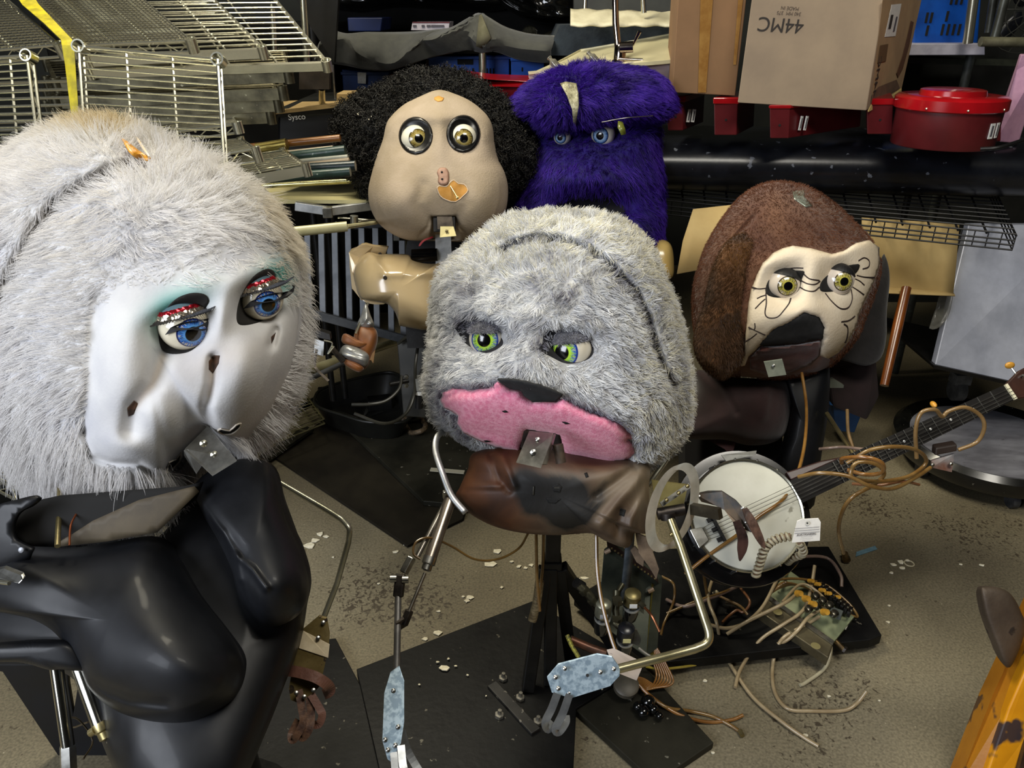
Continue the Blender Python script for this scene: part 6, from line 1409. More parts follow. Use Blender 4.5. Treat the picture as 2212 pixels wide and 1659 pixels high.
m = MB(); FB.line(m, pn + [pn[0]], .0016, .002, 2); m.build('torn_fabric_edge', mat('torn_pale', '#c9b49a', rough=.9), head)
FB.patch('glue_patch', X4([(712, 628), (740, 618), (775, 632), (765, 650), (735, 655), (712, 642)], 2.989, 700, 0), patchm, head, off=.003, step=3, thick=.002)
ns = FB.patch('nose_stub', X4([(745, 1085), (785, 1083), (805, 1110), (808, 1150), (800, 1190), (760, 1200), (735, 1175), (738, 1140), (728, 1115)], 2.989, 700, 0), mat('pinkish_rubber', '#a3806c', '#8f6d5a', 60, rough=.6, bump=.2), head, off=.006, step=3, thick=.004, smooth_edge=2, round_edge=5)
for a, b in ((761, 1112), (763, 1157)): MB().ball(FB.at(700 + a / 2.989, b / 2.989, .0065), .0035, n=10).build('stub_hole', black, ns)
MB().tube([FB.at(973, 402, .0), FB.at(988, 427, .03)], .002, 8).build('nail', brass, head)
MB().lathe([(.001, .001), (.0038, 0), (.0038, -.001)], FB.at(988, 427, .031), (0, -1, .3), 10).build('nail_head', brass, head)
for cx, cy in ((898, 296), (1001, 292)):
    FB.patch('socket_ring', [(cx + 37 * math.cos(a), cy - 3 + 41 * math.sin(a)) for a in np.linspace(0, 6.283, 22, endpoint=False)], mat('socket_black_gloss', '#08080a', rough=.3), head, off=.008, step=4, thick=.008, smooth_edge=2, round_edge=8)
emb = eye_mat('eye_amber', '#a5975e', '#6b5a22', '#2b2614', white='#ddd9c6', iris=.44, pupil=.19, streak=.07, iris_mid='#8c7a3a')
for bx, by, r_, ix, iy in ((898, 303, 32, 905, 299), (1000, 300, 31, 1002, 299)): eye_at('eyeball', bx, by, surfd(FB, bx, by) + .012, r_, ix, iy, emb, tb)
# jaw mechanism in the mouth gap
MB().prism([D(935, 470, 2.30), D(983, 468, 2.30), D(984, 500, 2.30), D(936, 502, 2.30)], (0, .03, 0)).build('jaw_block', blackpaint, tb, smooth=False, bevel=.003)
MB().prism([D(944, 468, 2.28), D(976, 468, 2.28), D(980, 495, 2.27), D(945, 495, 2.27)], (0, .006, 0)).build('jaw_bracket', iron, tb, smooth=False)
jp = MB().prism([D(951, 490, 2.25), D(980, 490, 2.25), D(986, 510, 2.24), D(950, 513, 2.24)], (0, .003, .001)).build('jaw_plate', mat('pale_yellow_zinc', '#b9b083', rough=.35, metal=.6), tb, smooth=False, bevel=.0006)
c = D(965, 499, 2.243); MB().lathe([(.005, 0), (.005, .003), (.001, .004)], c, CAMP - c, 10).build('screw', brass, jp)
# hair
ho = [(735, 290), (728, 262), (738, 232), (770, 218), (805, 200), (845, 182), (880, 163), (930, 160), (985, 163), (1030, 180), (1068, 210), (1110, 235), (1138, 270), (1148, 330), (1142, 375), (1110, 400), (1070, 430), (940, 470), (820, 440), (775, 385), (745, 345)]
HB = Body(ho, (945, 310), 2.56, .13, .15, [('g', random.uniform(740, 1140), random.uniform(170, 420), 16, 16, 0, random.uniform(.01, .03)) for _ in range(60)], q=2.6)
hairb = HB.mesh('hair', mat('black_hair_base', '#060606', '#0e0d0d', 60, rough=.9, bump=.8, bscale=40), tb, 160, 60, 14)
p, nn = sample_surface(HB.V, HB.F, 13000); x, y = project(p)
k = ~inpoly(x, y, [(a + (948 - a) * .12, b + (370 - b) * .12) for a, b in fo_]) ; p, nn = p[k], nn[k]
d = nn + vnoise(p, 40, 3) * .5 + rng.normal(0, .3, p.shape)
hm = fur_mat('curly_black', [(0, '#070707'), (.6, '#131210'), (1, '#2b2823')], rough=.35, trans=0)
fur('curls', hairb, p, d, .022 + .022 * rng.random(len(p)), .0011, hm, rng.random(len(p)), segs=14, curl=.007, curlf=1.7, droop=.3, taper=.6, clump=.6, per=14)
for q, s in (((770, 245), .006), ((800, 250), .004), ((795, 256), .003), ((1133, 282), .005)):
    tag_ = MB().prism([HB.at(q[0], q[1], .03), HB.at(q[0] + s * 900, q[1] - 2, .03), HB.at(q[0] + s * 700, q[1] + 4, .03)], (0, .002, 0)).build('lint', flakem, hairb, smooth=False)
# neck, black sleeve, torso shell
MB().prism([D(940, 505, 2.40), D(974, 505, 2.40), D(976, 570, 2.42), D(941, 570, 2.42)], (0, .01, 0)).build('neck_plate', alu, tb, smooth=False)
MB().cyl(D(890, 553, 2.42), D(945, 550, 2.42), .021, 22).build('neck_cylinder', mat('gloss_black_metal', '#0b0b0d', rough=.12, metal=.6), tb)
MB().prism([D(880, 520, 2.56), D(1010, 520, 2.56), D(1010, 580, 2.56), D(870, 580, 2.56)], (0, .02, 0)).build('neck_shroud', blackpaint, tb, smooth=False)
MB().ribbon(smoothpath([D(935, 512, 2.36), D(915, 520, 2.35), D(905, 532, 2.35)], 4), [.006] * 8 + [.001], ncam).build('red_ribbon', mat('red_ribbon', '#8b1018', rough=.5), tb, solidify=.001)
shell = mat('cream_fibreglass', '#b09a72', '#bca67f', 3, rough=.22, coat=.6)
so = X4([(690, 150), (745, 130), (850, 155), (950, 150), (1180, 158), (1250, 205), (1350, 245), (1500, 262), (1620, 262), (1620, 980), (1110, 988), (1070, 920), (1030, 820), (950, 735), (850, 715), (700, 690), (620, 640), (575, 520), (550, 380), (570, 280), (620, 200)], 5.35, 660, 520)
SB_ = Body([(a, b) for a, b in so], (860, 625), 2.46, .13, .10, [('l', [(830, 592), (960, 588)], 10, .008)], q=2.8)
SB_.mesh('torso_shell', shell, tb, 200, 70, 14)
s2 = X4([(520, 110), (580, 88), (640, 48), (690, 38), (780, 62), (955, 78), (925, 155), (850, 158), (740, 165), (640, 200), (580, 290), (552, 380), (580, 500), (625, 640), (680, 700), (640, 690), (580, 590), (535, 560), (508, 300), (503, 140)], 5.35, 660, 520)
m = MB(); m.prism([D(a, b, 2.47 - .02 * math.sin(i * .7)) for i, (a, b) in enumerate(s2)], (0, .02, 0)); m.build('back_shell', shell, tb, smooth=False, bevel=.004)
m = MB(); m.prism([D(a, b, 2.47) for a, b in X4([(640, 680), (740, 695), (880, 700), (950, 715), (900, 740), (800, 742), (700, 725)], 5.35, 660, 520)], (0, .03, 0)); m.build('shell_edge', shell, tb, smooth=False, bevel=.004)
for a, b in ((832, 600), (821, 549)): c = SB_.at(a, b, .001); MB().lathe([(.006, -.001), (.006, .0015), (.003, .002), (.001, .001)], c, CAMP - c, 14).build('rivet', iron, tb)
MB().prism([D(876, 700, 2.5), D(1000, 700, 2.5), D(1000, 752, 2.5), D(880, 752, 2.5)], (0, .1, 0)).build('waist_block', blackpaint, tb, smooth=False)
# foam forearm with duct tape
foam = mat('amber_foam', '#5f340e', '#7d4814', 10, rough=.5, sheen=.2)
tape = mat('duct_tape', '#7c7d7c', '#a3a4a2', 25, rough=.3, metal=.5, bump=.4, bscale=40)
am = MB(); am.tube([D(795, 655, 2.25), D(768, 722, 2.18)], .004, 8); arm_ = am.build('arm_rod', chrome, tb)
fp = Body([(772, 705), (795, 702), (812, 712), (815, 735), (808, 760), (795, 790), (780, 800), (760, 785), (762, 740)], (788, 750), 2.22, .04, .05, q=2.3)
fo2 = fp.mesh('foam_forearm', foam, tb, 60, 24, 8)
fp2 = Body([(790, 655), (800, 680), (808, 705), (790, 712), (772, 704), (780, 680)], (792, 690), 2.215, .02, .03, [('g', 790, 690, 6, 10, 20, .01), ('g', 800, 700, 5, 8, 60, .008)], q=2.2)
fp2.mesh('tape_cone', tape, fo2, 50, 20, 6)
fp3 = Body([(745, 720), (775, 735), (795, 742), (782, 752), (758, 748), (738, 738)], (766, 738), 2.19, .02, .03, q=3)
fp3.mesh('foam_piece', foam, tb, 50, 16, 6)
fp4 = Body([(745, 745), (775, 752), (797, 768), (790, 792), (768, 785), (738, 772), (733, 760)], (765, 768), 2.18, .03, .03, [('l', [(740, 765), (790, 780)], 3, .004)], q=2.6)
fp4.mesh('tape_wrap', tape, fo2, 60, 20, 6)
fp5 = Body([(745, 775), (765, 780), (782, 790), (785, 798), (775, 804), (755, 795), (743, 785)], (765, 790), 2.17, .02, .03, q=2.6)
fp5.mesh('foam_wrist', foam, tb, 50, 16, 6)
m = MB(); m.prism([D(791, 778, 2.2), D(810, 757, 2.2), D(806, 785, 2.2), D(802, 778, 2.2)], (0, .01, 0)); m.build('fabric_scrap', mat('pinkish_scrap', '#a5825c', rough=.8), fo2, smooth=False)
MB().beam(D(715, 750, 2.15), D(742, 782, 2.15), .012, .01).build('hand_bracket', iron, tb, smooth=False)
MB().prism([D(682, 712, 2.14), D(712, 722, 2.14), D(714, 735, 2.14), D(682, 728, 2.14)], (0, .02, 0)).build('knuckle_block', blackpaint, tb, smooth=False)
MB().prism([D(680, 732, 2.15), D(700, 738, 2.15), D(698, 770, 2.15), D(678, 762, 2.15)], (0, .004, 0)).build('palm_plate', alu, tb, smooth=False)
MB().ribbon(smoothpath([D(684, 755, 2.13), D(680, 785, 2.13), D(686, 800, 2.12), D(710, 823, 2.11)], 5), .007, ncam).build('finger', iron, tb, solidify=.002)
m = MB(); m.tube(smoothpath([D(700, 735, 2.13), D(718, 742, 2.13), D(708, 765, 2.13), D(722, 748, 2.13)], 5), .0022, 6); m.build('linkage_wire', chrome, tb)
# black control box, tray, regulator, hoses behind the grey head
gbx = mat('olive_black_metal', '#1a1912', '#24221a', 12, rough=.45, metal=.3)
q = [P(857, 741, 2.42), P(935, 728, 2.42), P(935, 905, 2.32), P(871, 900, 2.32)]
MB().prism(q, (.03, .12, 0)).build('valve_box', gbx, tb, smooth=False, bevel=.004)
MB().tube([P(906, 815, 2.3), P(906, 840, 2.3)], .019, 20).build('regulator_cap', mat('grey_regulator', '#6a6a66', '#84847e', 20, rough=.45), tb)
MB().tube([P(906, 842, 2.3), P(906, 850, 2.3)], .016, 16).build('regulator_ring', white, tb)
MB().tube([P(906, 850, 2.3), P(905, 880, 2.3)], .014, 16).build('regulator_bowl', blackplastic, tb)
for yy in (813, 823, 832): c = P(878, yy, 2.3); MB().lathe([(.008, 0), (.008, .006), (.001, .007)], c, (0, -1, 0), 6).build('hex_nut', steel, tb)
MB().tube([P(842, 830, 2.27), P(882, 822, 2.3)], .008, 10).build('barbed_fitting', blackpaint, tb)
gh = mat('grey_olive_hose', '#24231d', '#302f28', 12, rough=.4)
for pts in ([(860, 742, 2.40), (880, 728, 2.38), (902, 735, 2.36), (897, 790, 2.3), (895, 850, 2.28), (875, 895, 2.22), (830, 915, 2.15), (765, 893, 2.15)], [(868, 812, 2.30), (862, 840, 2.26), (835, 865, 2.22), (800, 873, 2.2), (760, 874, 2.2)]):
    MB().tube(smoothpath([P(*q) for q in pts], 6), .0055, 8).build('air_hose', gh, tb)
t = thing('black_tray', 'sagging black plastic tray beside the valve box of the bald-faced puppet', 'tray', G(790, 930, .05))
rim = [G(680, 868, .12), G(750, 838, .12), G(850, 812, .14), G(878, 830, .14), G(885, 900, .13), G(775, 905, .12), G(718, 892, .12)]
rim = [G(a, b, .13) for a, b in ((679, 862), (700, 838), (780, 815), (850, 805), (885, 840), (885, 905), (800, 912), (735, 895), (690, 880))]
cc = sum(rim, Vector()) / len(rim); rr0 = smoothpath(rim, 5, True); rows = [[q for q in rr0 + [rr0[0]]], [q * .96 + cc * .04 - Vector((0, 0, .01)) for q in rr0 + [rr0[0]]], [(q - cc) * .8 + cc - Vector((0, 0, .09)) for q in rr0 + [rr0[0]]], [cc - Vector((0, 0, .1)) for q in rr0 + [rr0[0]]]]
MB().strip(rows).build('tray_body', mat('tray_black', '#0d0d0b', '#171713', 12, rough=.5), t, solidify=.005)
MB().tube(rr0, .006, 8, True).build('tray_rim', mat('tray_rim', '#15150f', rough=.5), t)
MB().box(G(820, 870, .06), (.1, .06, .05), R(15)).build('valve_lump', blackpaint, t, smooth=False, bevel=.006)
# coil of wrapped hose on the board
t = thing('hose_coil', 'tangled coil of brown spiral-wrapped hose on the board left of the grey head', 'hose', G(895, 920, .04))
m = MB(); m.tube([G(895 + 22 * math.cos(a) + 4 * math.sin(3 * a), 915 + 20 * math.sin(a), .05 + .02 * math.sin(2 * a)) for a in np.linspace(0, 6.283, 26, endpoint=False)], .010, 8, True)
m.build('coil', mat('wrap_brown', '#6e5c44', '#2f2619', 45, rough=.6), t)
MB().tube(smoothpath([G(880, 905, .07), G(895, 893, .1), G(920, 885, .12), G(930, 870, .16)], 5), .010, 8).build('hose_end', mat('wrap_brown', '#6e5c44'), t)

# ================================================================== purple furry puppet
tp = thing('animatronic_puppet', 'purple furry puppet with a wide floppy brow and cold blue eyes', 'puppet', P(1280, 760, 2.85))
po = [(1150, 275), (1200, 268), (1300, 262), (1410, 262), (1425, 330), (1433, 420), (1432, 500), (1428, 560), (1380, 600), (1250, 620), (1140, 600), (1110, 520), (1112, 460), (1128, 400), (1146, 335)]
PB = Body(po, (1275, 430), 2.68, .22, .22, [('g', 1210, 292, 34, 26, 0, -.05), ('g', 1298, 290, 38, 28, 0, -.05), ('g', 1275, 345, 40, 40, 0, .02), ('g', 1275, 445, 95, 34, 0, -.10), ('g', 1275, 390, 100, 24, 0, .03), ('g', 1260, 270, 120, 12, -4, -.03)], q=2.8)
pbase = mat('purple_plush_base', '#140a4a', '#22106f', 30, rough=.95, bump=.3, bscale=60)
body = PB.mesh('body', pbase, tp, 220, 90, 18)
PB.patch('mouth_lining', [(1190, 462), (1210, 435), (1245, 420), (1290, 418), (1330, 432), (1352, 455), (1330, 470), (1210, 475)], mat('mouth_dark', '#060510', rough=.95), body, off=.002, step=8, thick=.002, smooth_edge=4)
hato = [(1108, 222), (1125, 195), (1160, 172), (1215, 150), (1270, 140), (1330, 142), (1390, 150), (1432, 168), (1455, 200), (1460, 228), (1440, 248), (1400, 256), (1340, 262), (1280, 270), (1220, 276), (1172, 278), (1145, 258), (1118, 245)]
HT = Body(hato, (1285, 212), 2.52, .12, .16, [('g', 1200, 235, 60, 30, 0, .02), ('g', 1380, 215, 60, 30, 0, .02), ('g', 1240, 220, 14, 50, 5, -.01)], q=2.4)
hat = HT.mesh('brow', pbase, tp, 220, 70, 18)
fp_ = fur_mat('purple_fur', [(0, '#0e062b'), (.3, '#220c60'), (.6, '#37198a'), (1, '#5736ac')], rough=.45, trans=.15)
for B_, par, n_, L0, hook in ((PB, body, 26000, .030, 0), (HT, hat, 26000, .028, 1)):
    p, nn = sample_surface(B_.V, B_.F, n_); x, y = project(p); vd = (np.array([0, 0, CAMZ]) - p); vd /= np.linalg.norm(vd, axis=1)[:, None]; fc = (nn * vd).sum(1)
    k = fc > -.7
    if not hook: k &= ~((fc > 0) & ((((x - 1213) / 18) ** 2 + ((y - 295) / 18) ** 2 < 1) | (((x - 1302) / 26) ** 2 + ((y - 290) / 24) ** 2 < 1) | inpoly(x, y, [(1190, 462), (1210, 435), (1245, 420), (1290, 418), (1330, 432), (1352, 455), (1330, 470)])))
    else: k &= ~((fc > 0) & inpoly(x, y, [(1215, 178), (1245, 176), (1250, 215), (1246, 265), (1240, 265), (1232, 215)]))
    p, nn, x, y = p[k], nn[k], x[k], y[k]; nz = vnoise(p, 22, 6); nz2 = vnoise(p, 70, 7)
    if hook: side = np.stack([np.clip((x - 1240) / 120, -1, 1) * 1.2, np.zeros_like(x), -.25 + 0 * x], 1)
    else: side = np.stack([(x - 1275) / 300, np.zeros_like(x), -.9 + 0 * x], 1)
    d = lay(nn, side * .8 + nz * .5 + nz2 * .3, .5) + rng.normal(0, .14, p.shape)
    eyez = ((np.abs(x - 1213) < 30) | (np.abs(x - 1302) < 34)) & (np.abs(y - 292) < 30) & (not hook)
    fur('fur', par, p, d, L0 * (.6 + .7 * rng.random(len(x))) * np.where(eyez, .35, 1), .00075, fp_, np.clip(.5 + .3 * nz[:, 0] + .2 * nz2[:, 0] + .3 * (rng.random(len(x)) - .5), 0, 1), segs=6, droop=.45, taper=.2, clump=.7, per=22)
emp = eye_mat('eye_cold_blue', '#9db4cf', '#2f5c9c', '#101a3a', white='#cfc9bd', iris=.46, pupil=.21, streak=.05, iris_mid='#7f9fc4')
eye_at('eyeball', 1215, 295, surfd(PB, 1215, 295) - .045, 19, 1209, 298, emp, tp); eye_at('eyeball', 1303, 290, surfd(PB, 1303, 290) - .045, 26, 1295, 294, emp, tp)
gl = mat('crusty_glue', '#6f6a50', '#a39e80', 70, rough=.35, bump=.5, bscale=120)
HT.patch('glue_strip', [(1210, 180), (1222, 176), (1245, 180), (1249, 200), (1250, 228), (1246, 255), (1242, 284), (1238, 265), (1236, 235), (1226, 208)], gl, hat, off=.032, step=4, thick=.004)
MB().strip([[D(1335, 262, 2.40), D(1345, 264, 2.40)], [D(1334, 275, 2.39), D(1350, 278, 2.39)], [D(1342, 292, 2.39), D(1352, 290, 2.40)]]).build('glue_drip', mat('yellow_glue', '#5f6426', rough=.3), tp, solidify=.003)
MB().tube(smoothpath([D(1300, 264, 2.40), D(1350, 255, 2.38), D(1410, 250, 2.42)], 5), .0014, 6).build('brow_wire', steel, tp)
sh = Body([(1408, 530), (1420, 518), (1440, 520), (1452, 535), (1456, 570), (1452, 600), (1420, 610), (1400, 580)], (1430, 565), 2.6, .05, .08, q=3)
sh.mesh('shoulder_shell', mat('yellowish_shell', '#b39a5e', '#a98f55', 6, rough=.25, coat=.5), tp, 60, 24, 8)
MB().beam(P(1280, 560, 2.85), Vector((P(1280, 760, 2.85).x, 2.85, 0)), .12, .12, (0, 1, 0)).build('stand_post', blackpaint, tp, smooth=False)

# ================================================================== brown dog puppet
td = thing('animatronic_puppet', 'brown dog-faced puppet with long ears and a drawn-on cream face, playing a banjo', 'puppet', G(1640, 1100, 0))
do = [(1505, 720), (1500, 640), (1512, 575), (1535, 515), (1570, 460), (1610, 418), (1650, 398), (1690, 393), (1745, 405), (1800, 438), (1850, 485), (1890, 530), (1903, 575), (1893, 625), (1868, 690), (1848, 735), (1800, 785), (1750, 808), (1690, 818), (1620, 815), (1560, 805), (1520, 775)]
sm = [(1545, 640), (1548, 590), (1560, 550), (1590, 510), (1625, 470)]
dbm = [('l', sm, 5, -.012), ('l', [(1600, 450), (1680, 430), (1760, 450)], 60, .01), ('g', 1693, 612, 42, 30, -20, -.035), ('g', 1812, 602, 42, 28, -20, -.035), ('g', 1755, 600, 26, 60, 10, .018), ('g', 1690, 560, 60, 18, -15, .012), ('g', 1815, 545, 60, 18, -15, .012),
       ('g', 1740, 680, 60, 34, -10, .035), ('g', 1800, 720, 34, 60, 25, .03), ('g', 1650, 700, 36, 50, 30, .015), ('p', X4([(640, 830), (1010, 785), (1040, 860), (1000, 960), (640, 1010), (570, 900)], 2.724, 1400, 450), 20, -.02),
       ('l', [(1640, 752), (1700, 742), (1780, 730)], 5, -.012)]
DB = Body(do, (1700, 605), 2.13, .20, .22, dbm, q=2.3, slope=(-.00004, 0))
velm = mat('brown_velvet_plush', '#4a2b1d', '#61402b', 9, rough=.9, sheen=.2, bump=.25, bscale=70)
head = DB.mesh('head', velm, td, 280, 120, 22)
face = X4([(700, 300), (735, 262), (790, 235), (850, 219), (960, 235), (1080, 268), (1150, 250), (1220, 205), (1300, 186), (1355, 225), (1366, 320), (1330, 430), (1270, 560), (1240, 625), (1228, 690), (1180, 780), (1120, 850), (1060, 885), (1012, 868), (1018, 780),
           (1030, 700), (1000, 645), (920, 620), (830, 680), (740, 720), (690, 775), (640, 830), (592, 872), (570, 925), (545, 930), (560, 830), (578, 700), (590, 560), (605, 480), (640, 390), (675, 320)], 2.724, 1400, 450)
fcm = mat('cream_foam_face', '#cfc0a8', '#dccfb9', 9, rough=.75, bump=.25, bscale=160, spots=('#a98a66', 7, .68))
fc_ = DB.patch('face_mask', face, fcm, td, off=.020, step=5, thick=.012, round_edge=12)
DB.patch('nose_underlay', X4([(925, 615), (1005, 640), (1036, 700), (1028, 768), (880, 795), (700, 810), (655, 805), (690, 760), (760, 700), (830, 672)], 2.724, 1400, 450), mat('charcoal_felt', '#19191a'), head, off=.012, step=6, thick=.006)
DB.patch('lower_lip', X4([(600, 880), (660, 812), (880, 798), (1020, 775), (1010, 868), (960, 920), (820, 975), (700, 985), (600, 950)], 2.724, 1400, 450), mat('maroon_plush', '#3f1e17', '#552a20', 14, rough=.9, sheen=.3, bump=.3, bscale=70), head, off=.014, step=6, thick=.01, round_edge=10)
mk = mat('marker_brown', '#2b1d1a', rough=.7)
m = MB()
L_ = lambda pts, w=.0024: DB.line(m, X4(pts, 2.724, 1400, 450), w, .0195)
L_([(610, 465), (650, 475), (700, 470)]); L_([(640, 532), (665, 520), (690, 512)]); L_([(630, 592), (660, 560), (688, 535)])
L_([(692, 500), (695, 560), (688, 620), (710, 645), (760, 640), (800, 600), (830, 560), (840, 530)]); L_([(1040, 500), (1080, 550), (1130, 590), (1175, 585), (1198, 540), (1195, 490), (1185, 460)])
L_([(900, 425), (940, 445), (980, 448), (1010, 430)]); L_([(890, 462), (930, 485), (975, 488), (1005, 465)]); L_([(915, 385), (950, 415), (1005, 425)])
L_([(740, 400), (790, 365), (850, 350), (915, 352)]); L_([(1235, 310), (1270, 292), (1298, 310), (1295, 345), (1260, 358)], .0024); L_([(1225, 395), (1270, 405), (1330, 408)]); L_([(1215, 415), (1245, 430), (1270, 452)]); L_([(1195, 460), (1235, 485), (1268, 508)])
L_([(590, 700), (640, 722), (688, 745)], .0022); L_([(572, 785), (610, 760), (640, 735)], .0022); L_([(628, 675), (630, 700), (625, 715)], .0022); L_([(1135, 668), (1180, 660), (1215, 635)]); L_([(1150, 680), (1172, 700), (1172, 750), (1160, 790)])
m.build('marker_lines', mk, fc_)
for q in (X4([(692, 495), (705, 430), (740, 400), (800, 370), (880, 365), (920, 370), (905, 410), (890, 470), (850, 505), (760, 520)], 2.724, 1400, 450), X4([(1010, 470), (1020, 430), (1060, 390), (1130, 350), (1240, 325), (1240, 360), (1210, 395), (1200, 440), (1150, 475), (1040, 488)], 2.724, 1400, 450)):
    mx_, my_ = sum(a for a, b in q) / len(q), sum(b for a, b in q) / len(q); q = [(mx_ + (a - mx_) * .98, my_ + 1 + (b - my_) * 1.0) for a, b in q]
    DB.patch('socket_lining', q, mat('socket_brown_black', '#0d0a09', rough=.9), head, off=.0235, step=5, thick=.002, smooth_edge=3)
emd = eye_mat('eye_yellow', '#a8a04a', '#6d6424', '#2a1c16', white='#cfc3b4', iris=.39, pupil=.17, streak=.14, iris_mid='#b3a94e')
eye_at('eyeball', 1692, 615, surfd(DB, 1692, 615) - .025, 36, 1702, 618, emd, td); eye_at('eyeball', 1808, 605, surfd(DB, 1808, 605) - .025, 35, 1822, 608, emd, td)
for q in ((1692, 615, 36), (1808, 605, 35)):
    dd = surfd(DB, q[0], q[1]) - .025; c = D(q[0], q[1], dd); r = q[2] * dd / FPX; view = (CAMP - c).normalized(); m = MB(); cap(m, c, r * 1.05, Vector((0, SP, CP)) * .98 + view * .12 + Vector((.35, 0, 0)), 64, 30, 10); m.build('eyelid', mat('lid_black', '#101012', rough=.5), td, solidify=.0015)
DB.patch('seam_line', [(a - 2, b) for a, b in sm] + [(a + 3, b + 1) for a, b in sm[::-1]], mat('seam_grey', '#3a3b40', rough=.6), head, off=-.008, step=4, thick=.002)
DB.patch('tape_scrap', X4([(850, 1125), (920, 1118), (922, 1160), (970, 1212), (930, 1218), (890, 1190), (860, 1170)], 2.724, 1400, 0), mat('silver_green_tape', '#6e7568', '#9aa096', 30, rough=.3, metal=.4), head, off=.004, step=4, thick=.002)
eL = X4([(620, 145), (680, 160), (706, 200), (705, 250), (680, 330), (640, 400), (605, 500), (592, 600), (582, 740), (562, 850), (540, 925), (490, 985), (430, 1002), (350, 965), (290, 880), (272, 780), (290, 680), (330, 580), (358, 440), (400, 310), (460, 205), (540, 152)], 2.724, 1400, 450)
EL = Body(eL, (1578, 660), 1.985, .028, .03, [('l', [(1610, 520), (1575, 640), (1540, 780)], 30, .012), ('l', [(1592, 560), (1560, 680)], 12, -.004)], q=3)
earm = mat('ear_brown_plush', '#3b2413', '#6b4420', 8, rough=.9, sheen=.3, bump=.4, bscale=60, spots=('#2a1a12', 4, .6))
ear = EL.mesh('ear', earm, td, 140, 50, 10)
eR = X4([(1245, 105), (1300, 150), (1370, 235), (1410, 320), (1422, 430), (1405, 600), (1402, 760), (1370, 880), (1290, 925), (1190, 905), (1110, 870), (1180, 760), (1250, 600), (1340, 420), (1330, 250)], 2.724, 1400, 450)
ER = Body(eR, (1880, 660), 2.24, .03, .03, [], q=3)
ear2 = ER.mesh('ear', mat('ear_black_plush', '#121011', '#1d1a1b', 20, rough=.95, sheen=.2, bump=.3), td, 120, 40, 10)
fd = fur_mat('brown_nap', [(0, '#2a1712'), (.5, '#5b3623'), (1, '#835539')], trans=.1); fe = fur_mat('ear_nap', [(0, '#1c120b'), (.5, '#4b3117'), (1, '#8a5f2f')], trans=.1)
for B_, par, n_, fm_ in ((DB, head, 42000, fd), (EL, ear, 18000, fe)):
    p, nn = sample_surface(B_.V, B_.F, n_); x, y = project(p); vd = (np.array([0, 0, CAMZ]) - p); vd /= np.linalg.norm(vd, axis=1)[:, None]; fc = (nn * vd).sum(1)
    k = (fc > -.6)
    if B_ is DB: k &= ~((fc > -.1) & (inpoly(x, y, face) | inpoly(x, y, [(1600, 770), (1660, 735), (1790, 720), (1790, 800), (1600, 820)])))
    p, nn, x, y = p[k], nn[k], x[k], y[k]; nz = vnoise(p, 20, 3); nz2 = vnoise(p, 60, 9)
    d = lay(nn, np.stack([nz[:, 0] * .4, 0 * x, -.5 + nz[:, 1] * .3], 1) + nz2 * .3, .4) + rng.normal(0, .12, p.shape)
    t_ = .5 + .16 * nz[:, 0] + .2 * (rng.random(len(x)) - .5)
    if B_ is EL: t_ += -.15 + .35 * gs(x, y, 1600, 560, 40, 60) - .4 * np.clip((x - 1600) / 30, 0, 1) * (y > 560)
    fur('nap', par, p, d, .007 * (.6 + .8 * rng.random(len(x))), .00055, fm_, np.clip(t_, 0, 1), segs=4, droop=.0, taper=.3, clump=.35, per=12)
MB().prism([D(1650, 782, 1.93), D(1690, 776, 1.93), D(1699, 810, 1.93), D(1660, 815, 1.93)], (0, .003, .001)).build('jaw_plate', mat('dull_green_steel', '#6f7468', '#858a7e', 20, rough=.5, metal=.4), td, smooth=False, bevel=.0006)
c = D(1671, 790, 1.925); MB().lathe([(.004, 0), (.004, .002), (.001, .003)], c, CAMP - c, 10).build('screw', steel, td)
# shirt and black shell
st2 = [(1505, 800), (1560, 812), (1640, 818), (1700, 820), (1712, 870), (1700, 930), (1672, 955), (1620, 962), (1560, 950), (1482, 945), (1490, 900), (1505, 850)]
SH = Body(st2, (1600, 880), 2.20, .10, .12, [('l', [(1560, 830), (1590, 890)], 8, -.008), ('l', [(1660, 820), (1650, 900)], 10, .008)], q=2.6)
SH.mesh('shirt', mat('maroon_suede', '#1f0d0e', '#2a1314', 8, rough=.9, sheen=.2, bump=.3, bscale=40), td, 120, 50, 10)
b2 = [(1690, 800), (1730, 780), (1775, 772), (1792, 790), (1790, 880), (1775, 980), (1765, 1060), (1750, 1100), (1690, 1095), (1680, 1020), (1700, 940), (1710, 860)]
Body(b2, (1742, 930), 2.16, .06, .08, q=2.6).mesh('body_shell', rubber, td, 120, 50, 10)
MB().prism([D(1480, 945, 2.3), D(1690, 945, 2.3), D(1690, 1100, 2.25), D(1480, 1100, 2.25)], (0, .1, 0)).build('lower_drape', mat('black_drape', '#070607', '#0d0b0c', 12, rough=.95), td, smooth=False)
MB().prism([D(1790, 800, 2.3), D(1895, 780, 2.32), D(1900, 860, 2.34), D(1875, 910, 2.3), D(1800, 880, 2.28)], (0, .06, 0)).build('side_drape', mat('dark_maroon_drape', '#150a0b', '#1f1011', 12, rough=.95), td, smooth=False, bevel=.01)
MB().prism([D(1786, 822, 2.2), D(1800, 818, 2.2), D(1823, 832, 2.2), D(1822, 838, 2.2), D(1790, 838, 2.2)], (0, .01, 0)).build('hip_bracket', mat('greyish_bracket', '#5b5f55', rough=.4, metal=.5), td, smooth=False)
MB().tube([D(1786, 893, 2.1), D(1848, 988, 1.95)], .006, 12).build('leg_rod', brass, td)
m = MB(); m.prism([D(1520, 945, 2.2), D(1590, 955, 2.18), D(1580, 985, 2.18), D(1565, 970, 2.18)], (0, .01, 0)); m.build('shirt_tail', mat('mauve_tail', '#3a2124', rough=.9), td, smooth=False)
